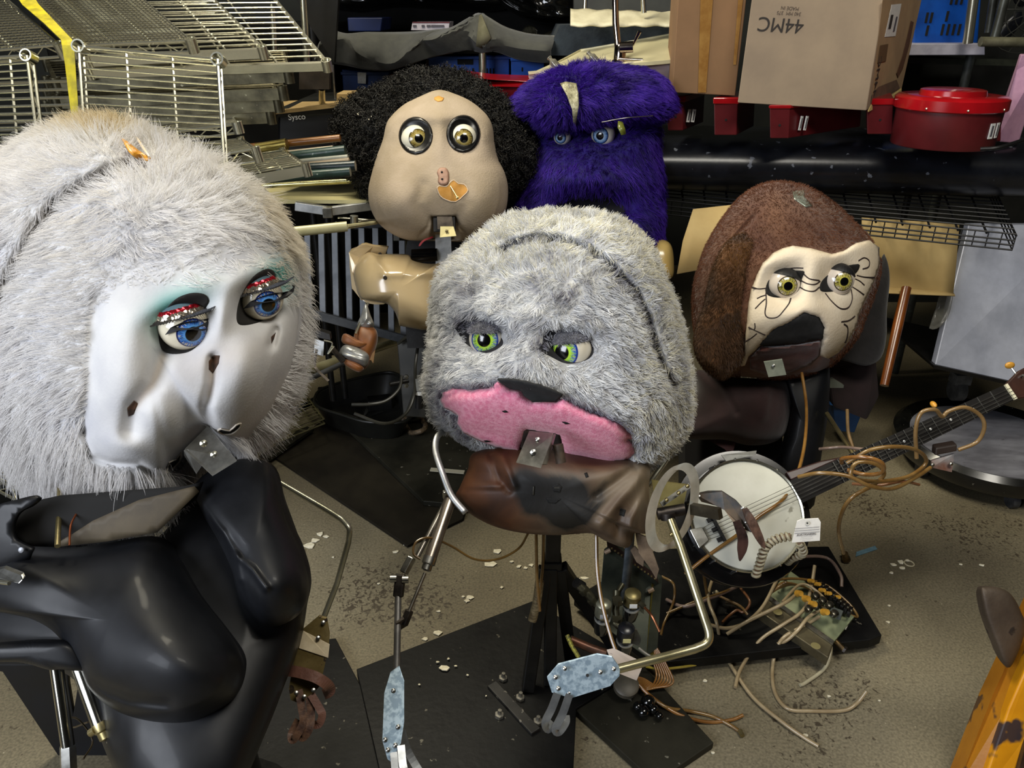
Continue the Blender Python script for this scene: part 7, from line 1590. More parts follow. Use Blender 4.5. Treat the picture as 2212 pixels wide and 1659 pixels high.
MB().tube(smoothpath([D(1732, 805, 2.05), D(1742, 880, 2.0), D(1738, 960, 1.9), D(1720, 1030, 1.82), D(1690, 1080, 1.76), D(1640, 1115, 1.74), D(1600, 1150, 1.73), D(1530, 1200, 1.74), D(1480, 1240, 1.75)], 6), .0042, 10).build('air_hose', mat('orange_amber_tube', '#6f4b1f', '#83602f', 16, rough=.22, coat=.4), td)
# strumming arm: slotted bracket and leather hand over the banjo
hd = MB().prism([D(a, b, dd) for a, b, dd in X3] if False else [D(1503, 1068, 1.70), D(1530, 1062, 1.69), D(1560, 1062, 1.68), D(1590, 1082, 1.67), D(1615, 1110, 1.66), D(1636, 1145, 1.655), D(1622, 1150, 1.655), D(1605, 1142, 1.655), D(1585, 1130, 1.66), D(1565, 1102, 1.67), D(1545, 1092, 1.68), D(1515, 1084, 1.70)], (0, .003, .001)).build('hand_plate', mat('blued_hand_plate', '#4b4f52', '#7b6a5a', 14, rough=.4, metal=.6), td, smooth=False)
lb = mat('dark_glazed_leather', '#1f1516', '#4a342f', 14, rough=.28, coat=.3, bump=.3, bscale=60)
MB().ribbon(smoothpath([D(1590, 1125, 1.65), D(1604, 1160, 1.64), D(1603, 1185, 1.635), D(1598, 1212, 1.63)], 5), [.016, .018, .02, .022, .023, .024, .024, .024, .024, .023, .022, .020, .016, .012, .008, .002], ncam).build('finger', lb, hd, solidify=.0025)
MB().ribbon(smoothpath([D(1608, 1098, 1.65), D(1625, 1130, 1.64), D(1640, 1160, 1.64), D(1652, 1185, 1.64)], 5), [.012, .015, .018, .02, .022, .023, .023, .022, .021, .02, .019, .017, .015, .012, .008, .002], ncam).build('finger', mat('spotted_brown_leather', '#3c2a24', '#6c5144', 40, rough=.5, bump=.4, bscale=80), hd, solidify=.0025)
for a, b in ((1510, 1073), (1537, 1075), (1604, 1098), (1590, 1136), (1612, 1128), (1606, 1142)):
    c = D(a, b, 1.655 if a > 1560 else 1.69); MB().lathe([(.004, 0), (.004, .0015), (.001, .003)], c, CAMP - c, 10).build('rivet', steel, hd)

# ================================================================== banjo
tj = thing('banjo', 'five-string banjo with white drum head and chrome rim held by the dog puppet', 'banjo', D(1620, 1120, 1.78))
# a flat frame of the banjo plane, leaning back a little
c0 = D(1613, 1112, 1.76); fwd = Vector((0, CP, -SP)); upv = Vector((0, SP, CP)); rtv = Vector((1, 0, 0))
nrm = (-fwd + upv * .30 - rtv * .05).normalized(); xa = (rtv * .90 + upv * .42); xa = (xa - nrm * xa.dot(nrm)).normalized(); ya = nrm.cross(xa)
Rb = .130
def bj(x, y, z=0.0): return c0 + xa * x + ya * y + nrm * z
drum = MB().lathe([(.001, 0), (Rb * .93, 0), (Rb * .96, -.003), (Rb * .96, -.01)], c0, nrm, 64).build('drum_head', mat('milky_skin', '#cdcdc0', '#bdbcae', 6, rough=.45, spots=('#8c8a7c', 16, .72)), tj)
MB().lathe([(Rb * .955, .002), (Rb * .985, .004), (Rb, .001), (Rb, -.006), (Rb * .955, -.006)], c0, nrm, 64, caps=False).build('tension_hoop', chrome, tj)
MB().lathe([(Rb * .985, -.006), (Rb * 1.0, -.02), (Rb * 1.02, -.05), (Rb * .99, -.05), (Rb * .95, -.01)], c0, nrm, 64, caps=False).build('shell_rim', mat('rim_chrome', '#b9bcc2', '#8c8f96', 12, rough=.18, metal=1), tj)
MB().lathe([(Rb * 1.02, -.045), (Rb * 1.22, -.047), (Rb * 1.24, -.055), (Rb * 1.22, -.10), (.001, -.11)], c0 , nrm, 64).build('resonator', mat('gloss_black_wood', '#0a0909', '#15110f', 12, rough=.25, coat=.4), tj)
for k in range(16):
    a = 2 * math.pi * k / 16 + .1
    if abs(math.atan2(math.sin(a), math.cos(a))) < .2: continue
    pa = bj(math.cos(a) * Rb * 1.0, math.sin(a) * Rb * 1.0, .003); pb = bj(math.cos(a) * Rb * 1.035, math.sin(a) * Rb * 1.035, -.046)
    m = MB(); m.tube([pa, pb], .0016, 6); m.ball(pa, .003, n=8); m.build('tension_hook', steel, tj)
m = MB(); nl = .56
w0, w1 = .028, .020
m.prism([bj(Rb * .97, -w0, .008), bj(Rb * .97 + nl, -w1, .012), bj(Rb * .97 + nl, w1, .012), bj(Rb * .97, w0, .008)], nrm * -.006); m.build('fingerboard', mat('ebony_board', '#0a0807', '#120f0d', 20, rough=.5, spec=.2), tj, smooth=False)
m = MB(); m.prism([bj(Rb * 1.0, -w0 * .9, .002), bj(Rb + nl, -w1 * .95, .006), bj(Rb + nl, w1 * .95, .006), bj(Rb, w0 * .9, .002)], nrm * -.022); m.build('neck', mat('dark_walnut', '#2b1711', '#3c2117', 12, rough=.35, coat=.2), tj, smooth=False, bevel=.004)
m = MB(); m.prism([bj(Rb * 1.04, w0, -.012), bj(Rb * 1.04, .05, -.014), bj(Rb + .09, .040, -.012), bj(Rb + .15, w0 * .9, -.01)], nrm * -.02); m.build('heel', mat('red_brown_wood', '#27120e', '#331812', 12, rough=.35), tj, smooth=False, bevel=.003)
scale = .66; bx0 = -.075
for k in range(1, 21):
    pos_ = Rb * .97 + nl - scale * (1 - 2 ** (-k / 12)); 
    if pos_ < Rb: break
    f_ = (pos_ - Rb * .97) / nl; w_ = w0 + (w1 - w0) * f_; m = MB(); m.tube([bj(pos_, -w_, .0125), bj(pos_, w_, .0125)], .0011, 5); m.build('fret', steel, tj)
    if k in (3, 5, 7, 10, 12, 15): MB().lathe([(.003, 0), (.001, .0004)], bj(pos_ + .01, 0, .0122), nrm, 10).build('inlay_dot', white, tj)
m = MB(); m.prism([bj(Rb * .97 + nl, -w1, .018), bj(Rb * .97 + nl + .007, -w1, .018), bj(Rb * .97 + nl + .007, w1, .018), bj(Rb * .97 + nl, w1, .018)], nrm * -.012); m.build('nut', mat('bone', '#cfc9ab', rough=.5), tj, smooth=False)
hx = Rb * .97 + nl + .007
m = MB(); m.prism([bj(hx, -w1, .010), bj(hx + .05, -.034, .008), bj(hx + .17, -.040, .0), bj(hx + .19, -.01, .0), bj(hx + .19, .02, .0), bj(hx + .17, .042, .0), bj(hx + .05, .036, .008), bj(hx, w1, .010)], nrm * -.014); pg = m.build('peghead', mat('dark_walnut', '#2b1711'), tj, smooth=False, bevel=.003)
for x_, y_ in ((.045, -.022), (.045, .022), (.115, -.026), (.115, .026)):
    m = MB(); m.tube([bj(hx + x_, y_, .004), bj(hx + x_, y_, .016)], .003, 8); m.build('peg_post', steel, pg)
    MB().lathe([(.004, 0), (.0085, .003), (.008, .008), (.003, .009)], bj(hx + x_ + .012, y_ * .6, .006), nrm, 14).build('peg_cap', mat('ivory_knob', '#c9c59a', rough=.35), pg)
    MB().ball(bj(hx + x_, math.copysign(.056, y_), -.004), .011, (1.1, .5, .8), 12).build('tuning_knob', mat('amber_knob', '#b8822a', '#c99238', 20, rough=.3), pg)
    m = MB(); m.tube([bj(hx + x_, math.copysign(.048, y_), -.004), bj(hx + x_, y_, -.002)], .0025, 6); m.build('knob_shaft', steel, pg)
f5 = Rb * .97 + nl - scale * (1 - 2 ** (-5 / 12)); MB().ball(bj(f5, .048, .002), .011, (.6, 1.1, .6), 12).build('fifth_peg', MATS['amber_knob'], tj)
for k, yy in enumerate((-.017, -.0085, 0, .0085, .017)):
    a = bj(-Rb * 1.0, yy * .7, .006); b = bj(bx0, yy, .016); c_ = bj(hx if k < 4 else f5, yy * .95, .019)
    m = MB(); m.tube([a, b, c_], .00065, 5); m.build('string', steel, tj)
m = MB(); m.prism([bj(bx0 - .003, -.032, .0), bj(bx0 + .003, -.032, .0), bj(bx0 + .003, -.032, .014), bj(bx0 - .003, -.032, .014)], ya * .064); m.box(bj(bx0, 0, .003), (.002, .002, .002)); br = m.build('bridge', mat('bridge_black', '#0b0a09', rough=.6), tj, smooth=False)
for yy in (-.024, 0, .024): MB().box(bj(bx0 - .008, yy, .004), (.012, .010, .006), Matrix((xa, ya, nrm)).transposed()).build('bridge_foot', MATS['bridge_black'], tj, smooth=False)
m = MB(); m.prism([bj(-Rb * 1.05, -.024, .012), bj(-Rb * .82, -.016, .012), bj(-Rb * .82, .016, .012), bj(-Rb * 1.05, .024, .012)], nrm * -.012); m.build('tailpiece', steel, tj, smooth=False, bevel=.002)
m = MB(); m.prism([bj(.02, Rb * 1.0, -.01), bj(.09, Rb * .88, -.01), bj(.10, Rb * .95, -.02), bj(.02, Rb * 1.14, -.02)], nrm * -.003); m.build('armrest', alu, tj, smooth=False)
# tag tied to the banjo
tt = thing('auction_tag', 'white cardboard auction tag with printed lines tied to the banjo rim', 'tag', D(1742, 1147, 1.63))
q = [(1718, 1143), (1722, 1126), (1731, 1122), (1768, 1120), (1773, 1128), (1771, 1168), (1711, 1172)]
MB().prism([D(a, b, 1.63) for a, b in q], (0, .0012, .0005)).build('card', mat('tag_card', '#d9d6cf', '#cfccc5', 50, rough=.7), tt, smooth=False)
c = D(1744, 1130, 1.6285); MB().lathe([(.002, .0004), (.0045, .0006), (.0045, 0)], c, CAMP - c, 16).build('eyelet', mat('tag_ring', '#a8a59c', rough=.6), tt)
MB().lathe([(.001, .0008), (.002, .0008), (.002, 0)], c, CAMP - c, 12).build('eyelet_hole', black, tt)
tdx = D(1770, 1140, 1.628) - D(1715, 1144, 1.628); tdy = upv
m = MB()
for yy in (1141, 1146, 1151): m.tube([D(1716, yy + 1, 1.6282), D(1770, yy - 3, 1.6282)], .0004, 4)
m.build('ruled_lines', mat('grey_print', '#4b4850'), tt)
for s_, yy, sz in (('AUCTIONEERS', 1154.5, .0062), ('LIQUIDATORS', 1159, .0045), ('FURNITURE EQUIPMENT', 1163, .0040), ('SAN JOSE, CALIF', 1167, .0042)) if False else (('AUCTIONEERS', 1154.5, .0062), ('- - - - - - - -', 1159, .0050), ('- - - - - - - - -', 1163, .0050), ('- - - - - -', 1166.5, .0050)):
    text('printed_text', s_, D(1742, yy, 1.6278), tdx, tdy, sz, mat('grey_print', '#4b4850'), tt, .0002)
MB().tube(smoothpath([D(1744, 1130, 1.628), D(1738, 1122, 1.64), D(1728, 1118, 1.66)], 4), .0006, 5).build('tie_string', mat('white_string', '#c9c9c4', rough=.7), tt)
# ================================================================== pneumatics on the floor
# upright manifold box with regulators, right of the tripod
tm = thing('valve_manifold', 'upright grey-green metal manifold box with regulators beside the black tripod', 'manifold', G(1370, 1390, .05))
gm = mat('grey_green_metal', '#3b4038', '#575b4e', 10, rough=.38, metal=.55, spots=('#8a8a78', 40, .72))
a, b, c, d = D(1304, 1185, 1.72), D(1408, 1262, 1.72), D(1396, 1420, 1.66), D(1290, 1345, 1.68)
MB().prism([a, b, c, d], (.028, .02, .006)).build('manifold_plate', gm, tm, smooth=False, bevel=.002)
e = (b - a)
MB().prism([D(1312, 1182, 1.70), D(1420, 1256, 1.70), D(1424, 1262, 1.73), D(1318, 1178, 1.74)], (0, .02, .004)).build('terminal_strip', mat('strip_brown', '#2a1712', rough=.6), tm, smooth=False)
m = MB()
for i in range(14): k = (i + .5) / 14; m.ball(D(1318 + 100 * k, 1182 + 70 * k, 1.695), .0025, n=6)
m.build('terminal_screws', brass, tm)
m = MB(); m.prism([D(1408, 1262, 1.715), D(1424, 1262, 1.74), D(1412, 1415, 1.68), D(1396, 1420, 1.66)], (0, .004, 0)); m.build('side_panel', mat('olive_yellow_metal', '#5d5a24', '#757035', 12, rough=.4, metal=.4), tm, smooth=False)
for a_, b_ in ((1318, 1188), (1412, 1272)): MB().cyl(D(a_ - 12, b_ + 6, 1.70), D(a_, b_, 1.70), .005, 12).build('standoff', mat('pinkish_brass', '#b39b84', rough=.4, metal=.5), tm)
bowl = mat('smoky_black_bowl', '#0a0b0b', rough=.12, coat=.5)
def regulator(x, y, d, capm, label_m, r=.018, lab=(0, 0), h=1.0):
    c = D(x, y, d)
    MB().lathe([(.001, .020 * h), (r * .6, .019 * h), (r * .95, .014 * h), (r, 0), (r, -.014 * h)], c, (0.02, -.12, 1), 26).build('regulator_cap', capm, tm)
    bw = MB().lathe([(r * .92, 0), (r * .95, -.03 * h), (r * .8, -.048 * h), (.001, -.055 * h)], c - Vector((0, -.002, .014 * h)), (0.02, -.12, 1), 26).build('regulator_bowl', bowl, tm)
    MB().lathe([(r * .98, 0), (r * 1.02, -.002), (r * .98, -.004)], c - Vector((0, 0, .022 * h)), (0.02, -.12, 1), 26).build('clear_ring', mat('pale_ring_metal', '#a7a8a3', rough=.3, metal=.6), tm)
    MB().box(c + Vector((lab[0], -r * 1.02, -.006)), (.016, .0012, .010)).build('sticker', label_m, tm, smooth=False)
regulator(1303, 1315, 1.60, mat('brushed_cap', '#9b9b88', '#7f7f6e', 20, rough=.35, metal=.7), mat('whitish_scale', '#b9bcc0', '#8e9297', 50, rough=.5), .017, h=1.15)
regulator(1366, 1292, 1.62, mat('olive_brass_cap', '#8b7f52', '#6f6440', 20, rough=.4, metal=.7), white, .018)
regulator(1352, 1366, 1.58, blackplastic, mat('yellowish_sticker', '#c7c089', rough=.6), .018)
dz = mat('tarnished_brass_pipe', '#5d5a48', '#3e3c30', 20, rough=.4, metal=.8)
for pts, r_ in (([(1248, 1262, 1.60), (1268, 1280, 1.60), (1290, 1305, 1.60)], .0085), ([(1332, 1275, 1.62), (1330, 1320, 1.61), (1336, 1355, 1.60)], .0075), ([(1325, 1305, 1.62), (1345, 1302, 1.62)], .006), ([(1380, 1300, 1.61), (1392, 1312, 1.61)], .006), ([(1328, 1345, 1.6), (1342, 1358, 1.59)], .007), ([(1335, 1278, 1.63), (1345, 1262, 1.64)], .006)):
    MB().tube([D(*q) for q in pts], r_, 10).build('pipe_fitting', dz, tm)
for q in ((1262, 1276), (1280, 1296), (1333, 1298), (1333, 1338)):
    c = D(q[0], q[1], 1.60); MB().lathe([(.011, -.006), (.011, .006)], c, (.5, 0, -.6) if q[0] < 1300 else (0, 0, 1), 6).build('hex_nut', dz, tm, angle=20)
MB().lathe([(.011, 0), (.0115, .02), (.010, .022)], D(1244, 1258, 1.60), (.6, .1, -.6), 14).build('end_coupling', blackpaint, tm)
MB().prism([D(1362, 1354, 1.58), D(1376, 1362, 1.58), D(1385, 1382, 1.58), D(1380, 1396, 1.58), D(1366, 1390, 1.58)], (0, .004, 0)).build('mount_bracket', steel, tm, smooth=False)
cop = mat('copper_tube', '#7b4a30', '#94603f', 20, rough=.3, metal=.8)
MB().tube(smoothpath([D(1392, 1312, 1.6), D(1408, 1330, 1.6), D(1425, 1365, 1.58)], 4), .0028, 8).build('copper_tube', cop, tm)
MB().tube(smoothpath([D(1380, 1400, 1.57), D(1400, 1415, 1.56), D(1425, 1425, 1.56)], 4), .0028, 8).build('copper_tube', mat('grey_tube2', '#6b675c', rough=.4), tm)
MB().tube([D(1232, 1382, 1.56), D(1275, 1400, 1.56), D(1310, 1412, 1.55)], .009, 10).build('copper_elbow', mat('brown_copper', '#5b3a2a', '#3c2a20', 30, rough=.4, metal=.6), tm)
m = MB(); m.tube(smoothpath([D(1225, 1372, 1.55), D(1235, 1395, 1.54), D(1250, 1420, 1.53)], 4), .0045, 8); m.build('braided_fitting', mat('speckled_gold', '#b5b04e', '#4b4a3c', 180, rough=.3, metal=.6), tm)
# black knobs and oiler with round white card
tk = thing('round_gauge', 'pale round gauge face half hidden behind the galvanised hand plate', 'gauge', G(1355, 1510, .05))
MB().lathe([(.001, .018), (.026, .018), (.031, .014), (.031, 0), (.001, 0)], G(1352, 1484, .05), (0, -.3, 1), 30).build('gauge_body', mat('gauge_cream', '#464238', '#565044', 20, rough=.5), tk)
tcd = thing('printed_card', 'white printed card tag leaning on the manifold above the galvanised hand', 'card', D(1345, 1440, 1.45))
MB().prism([D(1311, 1405, 1.47), D(1326, 1402, 1.47), D(1389, 1432, 1.46), D(1386, 1445, 1.455), D(1375, 1470, 1.45), D(1330, 1452, 1.46)], (0, .001, .001)).build('card', mat('card_pinkish_white', '#c3b6ac', rough=.7), tcd, smooth=False)
m = MB()
for i in range(4): m.tube([D(1318, 1411 + 5 * i, 1.468), D(1330, 1416 + 5 * i, 1.467)], .0004, 4)
m.prism([D(1336, 1414, 1.467), D(1346, 1418, 1.467), D(1345, 1424, 1.466), D(1335, 1420, 1.466)], (0, -.0003, 0)); m.prism([D(1348, 1420, 1.466), D(1358, 1424, 1.466), D(1356, 1430, 1.465), D(1347, 1426, 1.465)], (0, -.0003, 0)); m.build('print', mat('grey_print', '#4b4850'), tcd, smooth=False)
tkn = thing('black_fittings', 'cluster of glossy black plastic fittings on the base plate edge', 'fittings', G(1400, 1530, .04))
for i, (a_, b_, r_) in enumerate(((1400, 1516, .018), (1390, 1538, .016), (1378, 1526, .012), (1425, 1546, .010), (1412, 1532, .012))):
    MB().ball(G(a_, b_, .04), r_, (1, 1, .9), 14).build('black_knob', bowl, tkn)
# hoses: each one a thing
def hose_thing(pts, r, material, label, zmode=True, cat='hose', group=None, name='air_hose', sub=7):
    q = [G(x, y, z) for x, y, z in pts] if zmode else [D(*p) for p in pts]
    o = MB().tube(smoothpath(q, sub), r, 10).build(name, material); return tag(o, label, cat, group)
H1 = .0048
hose_thing([(1552, 1160, .40), (1538, 1190, .2), (1545, 1230, .12), (1530, 1290, .10), (1548, 1345, .08), (1560, 1400, .01), (1590, 1455, .01), (1630, 1510, .01), (1690, 1560, .01), (1735, 1592, .006), (1768, 1612, .006)], H1, amb2, 'pale tube running from the banjo down to a lone end on the bare floor')
hose_thing([(1440, 1295, .06), (1480, 1310, .08), (1540, 1290, .10), (1600, 1262, .12), (1650, 1225, .13), (1720, 1205, .12), (1785, 1205, .1), (1815, 1240, .09), (1818, 1268, .07)], H1, mat('mauve_tubing', '#77645a', '#8c776a', 16, rough=.35, coat=.2), 'mauve-brown tube arching over the green valve plate from left to right')
hose_thing([(1440, 1325, .06), (1500, 1300, .09), (1560, 1280, .11), (1610, 1262, .12), (1660, 1255, .13), (1720, 1250, .13), (1780, 1262, .12), (1830, 1300, .1), (1852, 1330, .08), (1840, 1330, .07), (1800, 1318, .06)], .0036, amb, 'thin amber tube looping round the right side of the green valve plate')
hose_thing([(1535, 1350, .07), (1570, 1357, .07), (1610, 1345, .08), (1648, 1310, .1), (1680, 1250, .13), (1705, 1212, .13)], H1, amb2, 'pale tube bending up from the black board to the banjo')
hose_thing([(1570, 1370, .06), (1610, 1345, .09), (1650, 1325, .11), (1700, 1300, .13), (1722, 1280, .12)], H1, amb2, 'pale tube end pointing left over the valve plate')
hose_thing([(1588, 1485, .01), (1600, 1445, .02), (1640, 1385, .05), (1690, 1350, .08), (1735, 1318, .1), (1752, 1270, .12), (1760, 1222, .15)], H1, amb2, 'pale tube rising steeply across the valve plate from a loose lower end')
hose_thing([(1566, 1392, .04), (1640, 1396, .04), (1690, 1388, .05), (1720, 1365, .08), (1745, 1335, .1), (1770, 1318, .1)], H1, amb2, 'tube lying along the front edge of the glossy black board')
hose_thing([(1770, 1332, .09), (1740, 1350, .08), (1690, 1380, .06), (1670, 1430, .01), (1672, 1490, .006), (1700, 1530, .006), (1750, 1536, .006), (1820, 1535, .008), (1850, 1520, .02), (1872, 1493, .05)], H1, amb2, 'long pale tube curving over the floor with its free end raised at right')
hose_thing([(1792, 1375, .06), (1794, 1410, .03), (1780, 1445, .01), (1740, 1475, .006), (1728, 1480, .006)], H1, mat('whitish_tubing', '#a19a80', '#b0a98f', 16, rough=.3), 'whitish tube dropping from the corner of the valve plate to the floor')
hose_thing([(1560, 1345, .06), (1575, 1330, .06), (1592, 1318, .07), (1606, 1322, .07), (1620, 1300, .1), (1600, 1270, .1)], .0036, mat('red_brown_tube', '#6a4327', '#7f5636', 16, rough=.3, coat=.3), 'short red-brown tube near the small white elbow fitting')
hose_thing([(1690, 1300, .13), (1730, 1262, .14), (1768, 1280, .13), (1800, 1320, .1), (1760, 1300, .12)], .0036, amb2, 'small curled tube over the yellow connectors')
for i in range(6):
    hose_thing([(1660 + 3 * i, 1285 - 4 * i, .11), (1690 + 2 * i, 1268 - 2 * i, .12 + .004 * i), (1730 + 4 * i, 1264 + 2 * i, .12), (1770 + 2 * i, 1290 + 3 * i, .10)], .0024, amb, 'thin amber tube bunched with others above the yellow connectors', group='thin amber tubes on the valve plate')
for i in range(7):
    a_ = 1398 + 5 * i
    hose_thing([(1395 + 3 * i, 1390, .10), (1410 + 5 * i, 1425 + 2 * i, .07), (1418 + 6 * i, 1462 + 2 * i, .045), (1400 + 4 * i, 1490 - i, .04), (1378 + 2 * i, 1478 - 2 * i, .04), (1368, 1462, .04)], .0024, mat('orange_tubing', '#70481e', '#8a6232', 16, rough=.25, coat=.3), 'thin orange tube in the bundle below the manifold box', group='orange tubes looped below the manifold')
hose_thing([(1350, 1440, .08), (1380, 1480, .05), (1420, 1515, .035), (1470, 1545, .02), (1530, 1560, .006), (1580, 1555, .006), (1605, 1545, .01)], .0044, mat('orange_tubing', '#8f5c22'), 'orange-amber tube running right from the galvanised hand onto the floor')
hose_thing([(1400, 1500, .04), (1440, 1528, .03), (1490, 1536, .01), (1540, 1548, .006), (1575, 1565, .006), (1598, 1580, .006)], .0044, amb, 'amber tube with a small fitting at its end on the floor')
hose_thing([(1395, 1440, .05), (1430, 1445, .04), (1480, 1440, .03), (1525, 1432, .02)], .0034, mat('yellow_green_tube', '#8c7c2a', '#a39343', 16, rough=.3, coat=.2), 'yellowish tube lying at the edge of the glossy board')
hose_thing([(1430, 1245, .12), (1455, 1262, .12), (1455, 1300, .08), (1435, 1345, .05), (1428, 1372, .05)], .0036, amb, 'amber tube bowed out from the right side of the manifold box')
hose_thing([(1520, 1115, .42), (1524, 1160, .3), (1520, 1230, .18), (1528, 1290, .09)], .0044, amb, 'amber tube hanging in front of the left edge of the banjo drum')
tag(MB().tube([G(1598, 1578, .008), G(1604, 1590, .008)], .006, 8).build('brass_connector', brass), 'small brass connector at the end of the amber tube on the floor', 'connector')
# spiral-wrapped trunk hose rising in front of the banjo
wr = mat('striped_wrap', '#9d947a', '#55422a', 2, rough=.55)
def striped(name, pts, r, label):
    t = thing(name, label, 'hose', pts[0]); MB().tube(pts, r * .8, 10).build('hose_core', mat('wrap_core', '#4b3420', '#6b4c30', 30, rough=.5), t)
    m = MB(); x, y, _ = frame_of(pts[1] - pts[0]); hel = []
    n = len(pts) * 10
    for i in range(n):
        k = i / n * (len(pts) - 1); j = int(k); f = k - j; p = pts[j].lerp(pts[j + 1], f); tt_ = (pts[j + 1] - pts[j]).normalized(); xx = (x - tt_ * x.dot(tt_)).normalized(); yy = tt_.cross(xx)
        a = i * .42; hel.append(p + (xx * math.cos(a) + yy * math.sin(a)) * r * .85)
    m.tube(hel, r * .42, 6, flat=(1, 1)); m.build('spiral_band', mat('wrap_band', '#a09880', '#8c846c', 30, rough=.5), t); return t
striped('wrapped_hose', smoothpath([D(1632, 1245, 1.70), D(1642, 1215, 1.68), D(1652, 1185, 1.66), D(1675, 1165, 1.65), D(1708, 1158, 1.64)], 5), .0085, 'cream spiral-wrapped hose bending up across the banjo drum to the white tag')
striped('wrapped_hose', smoothpath([D(1728, 1172, 1.68), D(1735, 1195, 1.72), D(1712, 1205, 1.75), D(1700, 1215, 1.77)], 5), .008, 'spiral-wrapped hose piece hanging below the white tag')
# amber coils around the banjo neck
def coil(pts, r, material, label): 
    o = MB().tube(smoothpath([D(*p) for p in pts], 7), r, 10).build('air_hose', material); return tag(o, label, 'hose')
coil([(1725, 1030, 1.72), (1770, 1022, 1.68), (1830, 1028, 1.66), (1880, 1050, 1.66), (1930, 1055, 1.70), (1980, 1030, 1.74), (2010, 1010, 1.76)], .0045, amb, 'amber tube swinging under the banjo neck toward the metal bracket')
coil([(1830, 1000, 1.68), (1880, 972, 1.66), (1940, 965, 1.66), (1985, 975, 1.70), (2000, 1000, 1.74), (1960, 1030, 1.72), (1890, 1040, 1.68), (1840, 1030, 1.66), (1850, 1000, 1.66), (1890, 1002, 1.66), (1910, 1022, 1.68), (1890, 1045, 1.70), (1840, 1075, 1.70), (1818, 1110, 1.74), (1812, 1150, 1.80), (1822, 1195, 1.88)], .0045, amb, 'amber tube coiled round the banjo neck ending in a brass coupling on the floor')
coil([(1818, 1000, 1.70), (1822, 990, 1.66), (1870, 988, 1.62), (1905, 1000, 1.62), (1905, 1020, 1.66), (1870, 1025, 1.70), (1830, 1015, 1.72)], .0045, mat('orange_tubing', '#8f5c22'), 'orange tube loop wound tightly over the banjo neck')
coil([(1980, 990, 1.74), (1978, 930, 1.72), (1990, 892, 1.71), (2020, 885, 1.71), (2035, 900, 1.73), (2050, 888, 1.73), (2085, 880, 1.73), (2118, 898, 1.74), (2126, 925, 1.75), (2110, 955, 1.77), (2070, 972, 1.78)], .0045, mat('brownish_tube', '#6e5634', '#856a44', 16, rough=.28, coat=.3), 'brownish tube making two round loops above the banjo neck')
coil([(1840, 1045, 1.74), (1900, 1048, 1.72), (1950, 1040, 1.72), (1985, 1047, 1.76)], .0035, mat('red_brown_tube', '#6a4327'), 'dark brown tube end lying below the banjo neck coils')
coil([(1770, 970, 2.0), (1790, 968, 1.98), (1820, 966, 1.96), (1860, 970, 1.9), (1900, 975, 1.85)], .004, mat('mauve_tubing', '#77645a'), 'mauve tube crossing behind the brass rod above the banjo neck')
coil([(1830, 885, 2.05), (1832, 930, 2.02), (1840, 960, 2.0), (1850, 990, 1.98)], .0045, mat('brownish_tube', '#6e5634'), 'short upright tube behind the banjo neck beside the blue bin')
ob = MB().lathe([(.006, 0), (.010, .004), (.010, .020), (.0125, .022), (.0125, .034), (.009, .036)], G(1824, 1193, .02), G(1832, 1222, .012) - G(1824, 1193, .02), 14).build('brass_coupling', mat('old_brass', '#7c6540')); tag(ob, 'old brass coupling lying at the end of the amber tube on the concrete', 'coupling')
t = thing('hand_bracket', 'rusty flat metal plate and tape stub hanging under the banjo neck', 'bracket', D(2040, 990, 1.8))
MB().prism([D(2013, 995, 1.80), D(2062, 980, 1.80), D(2056, 1020, 1.79), D(2012, 1010, 1.79)], (0, .004, 0)).build('plate', mat('rust_white_plate', '#8f8c8c', '#6f4a3a', 12, rough=.5, metal=.4), t, smooth=False)
MB().prism([D(2022, 968, 1.79), D(2068, 960, 1.79), D(2068, 975, 1.79), D(2020, 985, 1.79)], (0, .02, 0)).build('tape_stub', mat('dark_tape_brown', '#2b211c', rough=.5), t, smooth=False, bevel=.003)
for a_, b_ in ((2014, 1004), (2054, 1002)): MB().ball(D(a_, b_, 1.785), .005, n=10).build('bolt', steel, t)

# green valve plate with yellow connectors
tv = thing('valve_plate', 'tilted green circuit plate with yellow connectors and a steel channel on the black board', 'valve plate', G(1740, 1340, .06))
pcb = mat('green_grey_plate', '#5d6448', '#737a5c', 12, rough=.4, metal=.3, spots=('#8d8a70', 40, .7))
z = .085
A_, B_, C_, D_ = G(1700, 1232, z + .02), G(1838, 1340, z - .01), G(1798, 1385, z - .02), G(1640, 1300, z)
MB().prism([G(1705, 1232, .12), G(1845, 1332, .11), G(1800, 1388, .07), G(1655, 1290, .08)], (0, 0, -.006)).build('green_plate', pcb, tv, smooth=False)
MB().prism([G(1655, 1288, .088), G(1800, 1388, .078), G(1788, 1420, .07), G(1640, 1320, .08)], (0, 0, -.03)).build('steel_channel', mat('brown_grey_channel', '#57503e', '#6d654e', 20, rough=.38, metal=.6), tv, smooth=False, bevel=.002)
MB().prism([G(1662, 1286, .094), G(1802, 1384, .084), G(1799, 1391, .082), G(1659, 1293, .092)], (0, 0, -.004)).build('channel_lip', steel, tv, smooth=False)
for a_, b_ in ((1680, 1322), (1762, 1395)): MB().lathe([(.001, .001), (.012, 0)], G(a_, b_, .092), (0, 0, 1), 14).build('oval_stain', mat('yellow_residue', '#7d744a', rough=.7), tv)
yl = mat('yellow_connector', '#ab7c24', '#c29438', 40, rough=.45)
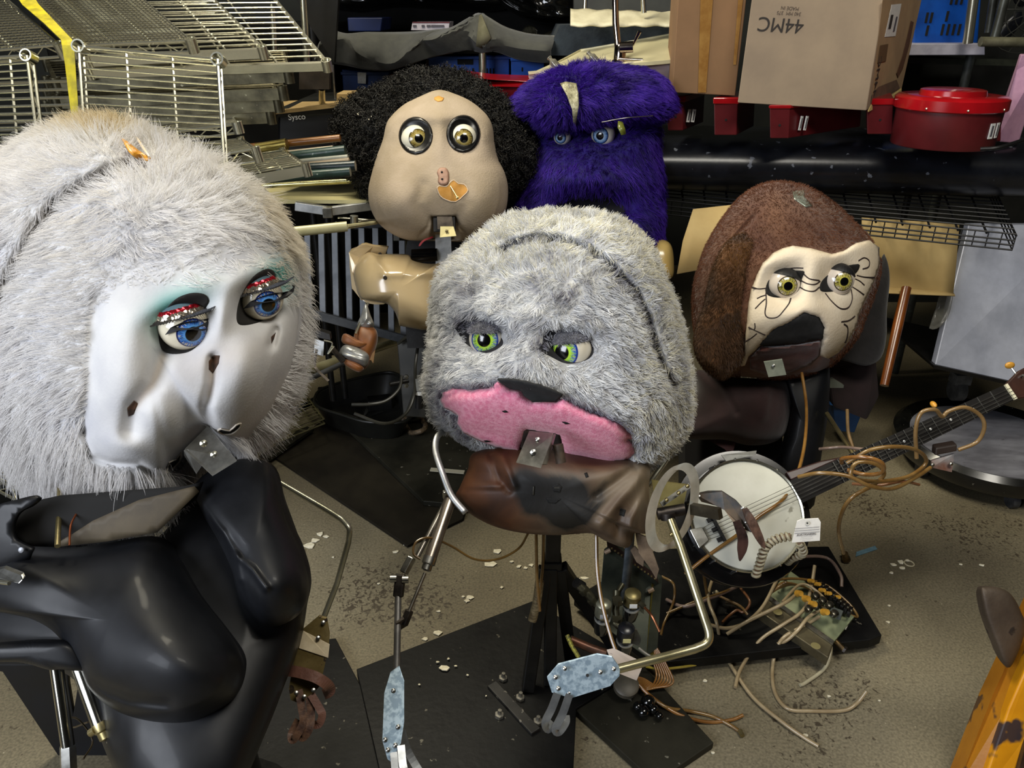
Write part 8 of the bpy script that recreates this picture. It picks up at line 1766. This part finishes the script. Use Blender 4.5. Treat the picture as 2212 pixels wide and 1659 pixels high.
for i, (a_, b_) in enumerate(((1722, 1282), (1738, 1293), (1752, 1305), (1778, 1322), (1772, 1275), (1785, 1282), (1804, 1290), (1762, 1262), (1748, 1255))):
    cx = G(a_, b_, .13); r_ = .0095 if i < 4 else .0065
    MB().tube([cx, cx + Vector((.004, -.014, .012))], [r_, r_ * .8], 10).build('yellow_connector', yl, tv)
sol = mat('black_solenoid', '#0d0c0c', '#1b1917', 30, rough=.25, metal=.3)
for i in range(10):
    a_, b_ = 1768 + 7.5 * i, 1262 + 6.6 * i; cx = G(a_, b_, .13); mm_ = MB(); mm_.box(cx, (.009, .026, .018), R(-38)); s_ = mm_.build('solenoid', sol, tv, smooth=False, bevel=.001)
    MB().ball(cx + Vector((0, -.006, .010)), .0028, n=6).build('bright_tip', chrome, s_)
for a_, b_ in ((1760, 1290), (1775, 1300), (1790, 1310), (1762, 1312), (1745, 1318), (1800, 1328)):
    cx = G(a_, b_, .125); MB().lathe([(.010, 0), (.010, .012), (.006, .014), (.001, .014)], cx, (.2, -.3, 1), 12).build('valve_body', mat('dirty_chrome', '#7c776a', '#3e3a31', 50, rough=.25, metal=.9), tv)
MB().box(G(1806, 1325, .12), (.03, .02, .02), R(-35)).build('relay_box', mat('clear_grey_box', '#4d5250', rough=.2), tv, smooth=False, bevel=.002)
MB().tube([G(1798, 1378, .06), G(1822, 1402, .045)], .007, 12).build('brass_fitting', oldbrass, tv)
MB().lathe([(.010, 0), (.010, .006)], G(1822, 1402, .045), (.6, -.6, -.2), 6).build('fitting_nut', iron, tv)
MB().prism([G(1822, 1335, .1), G(1838, 1338, .1), G(1828, 1358, .09), G(1812, 1352, .09)], (0, 0, -.004)).build('white_clip', mat('dirty_white_clip', '#a3a08e', rough=.6), tv, smooth=False)
MB().lathe([(.006, 0), (.006, .012), (.004, .014)], G(1542, 1283, .075), (.5, -.1, .6), 12).build('elbow_fitting', mat('ivory_fitting', '#c7bd9c', rough=.5), tv)
MB().tube(smoothpath([G(1542, 1283, .08), G(1570, 1295, .08), G(1600, 1310, .08), G(1615, 1328, .07)], 4), .0036, 8).build('elbow_tube', amb, tv)
MB().box(G(1580, 1308, .07), (.035, .02, .015), R(-20)).build('mixed_clips', mat('dirty_chrome', '#7c776a'), tv, smooth=False, bevel=.002)
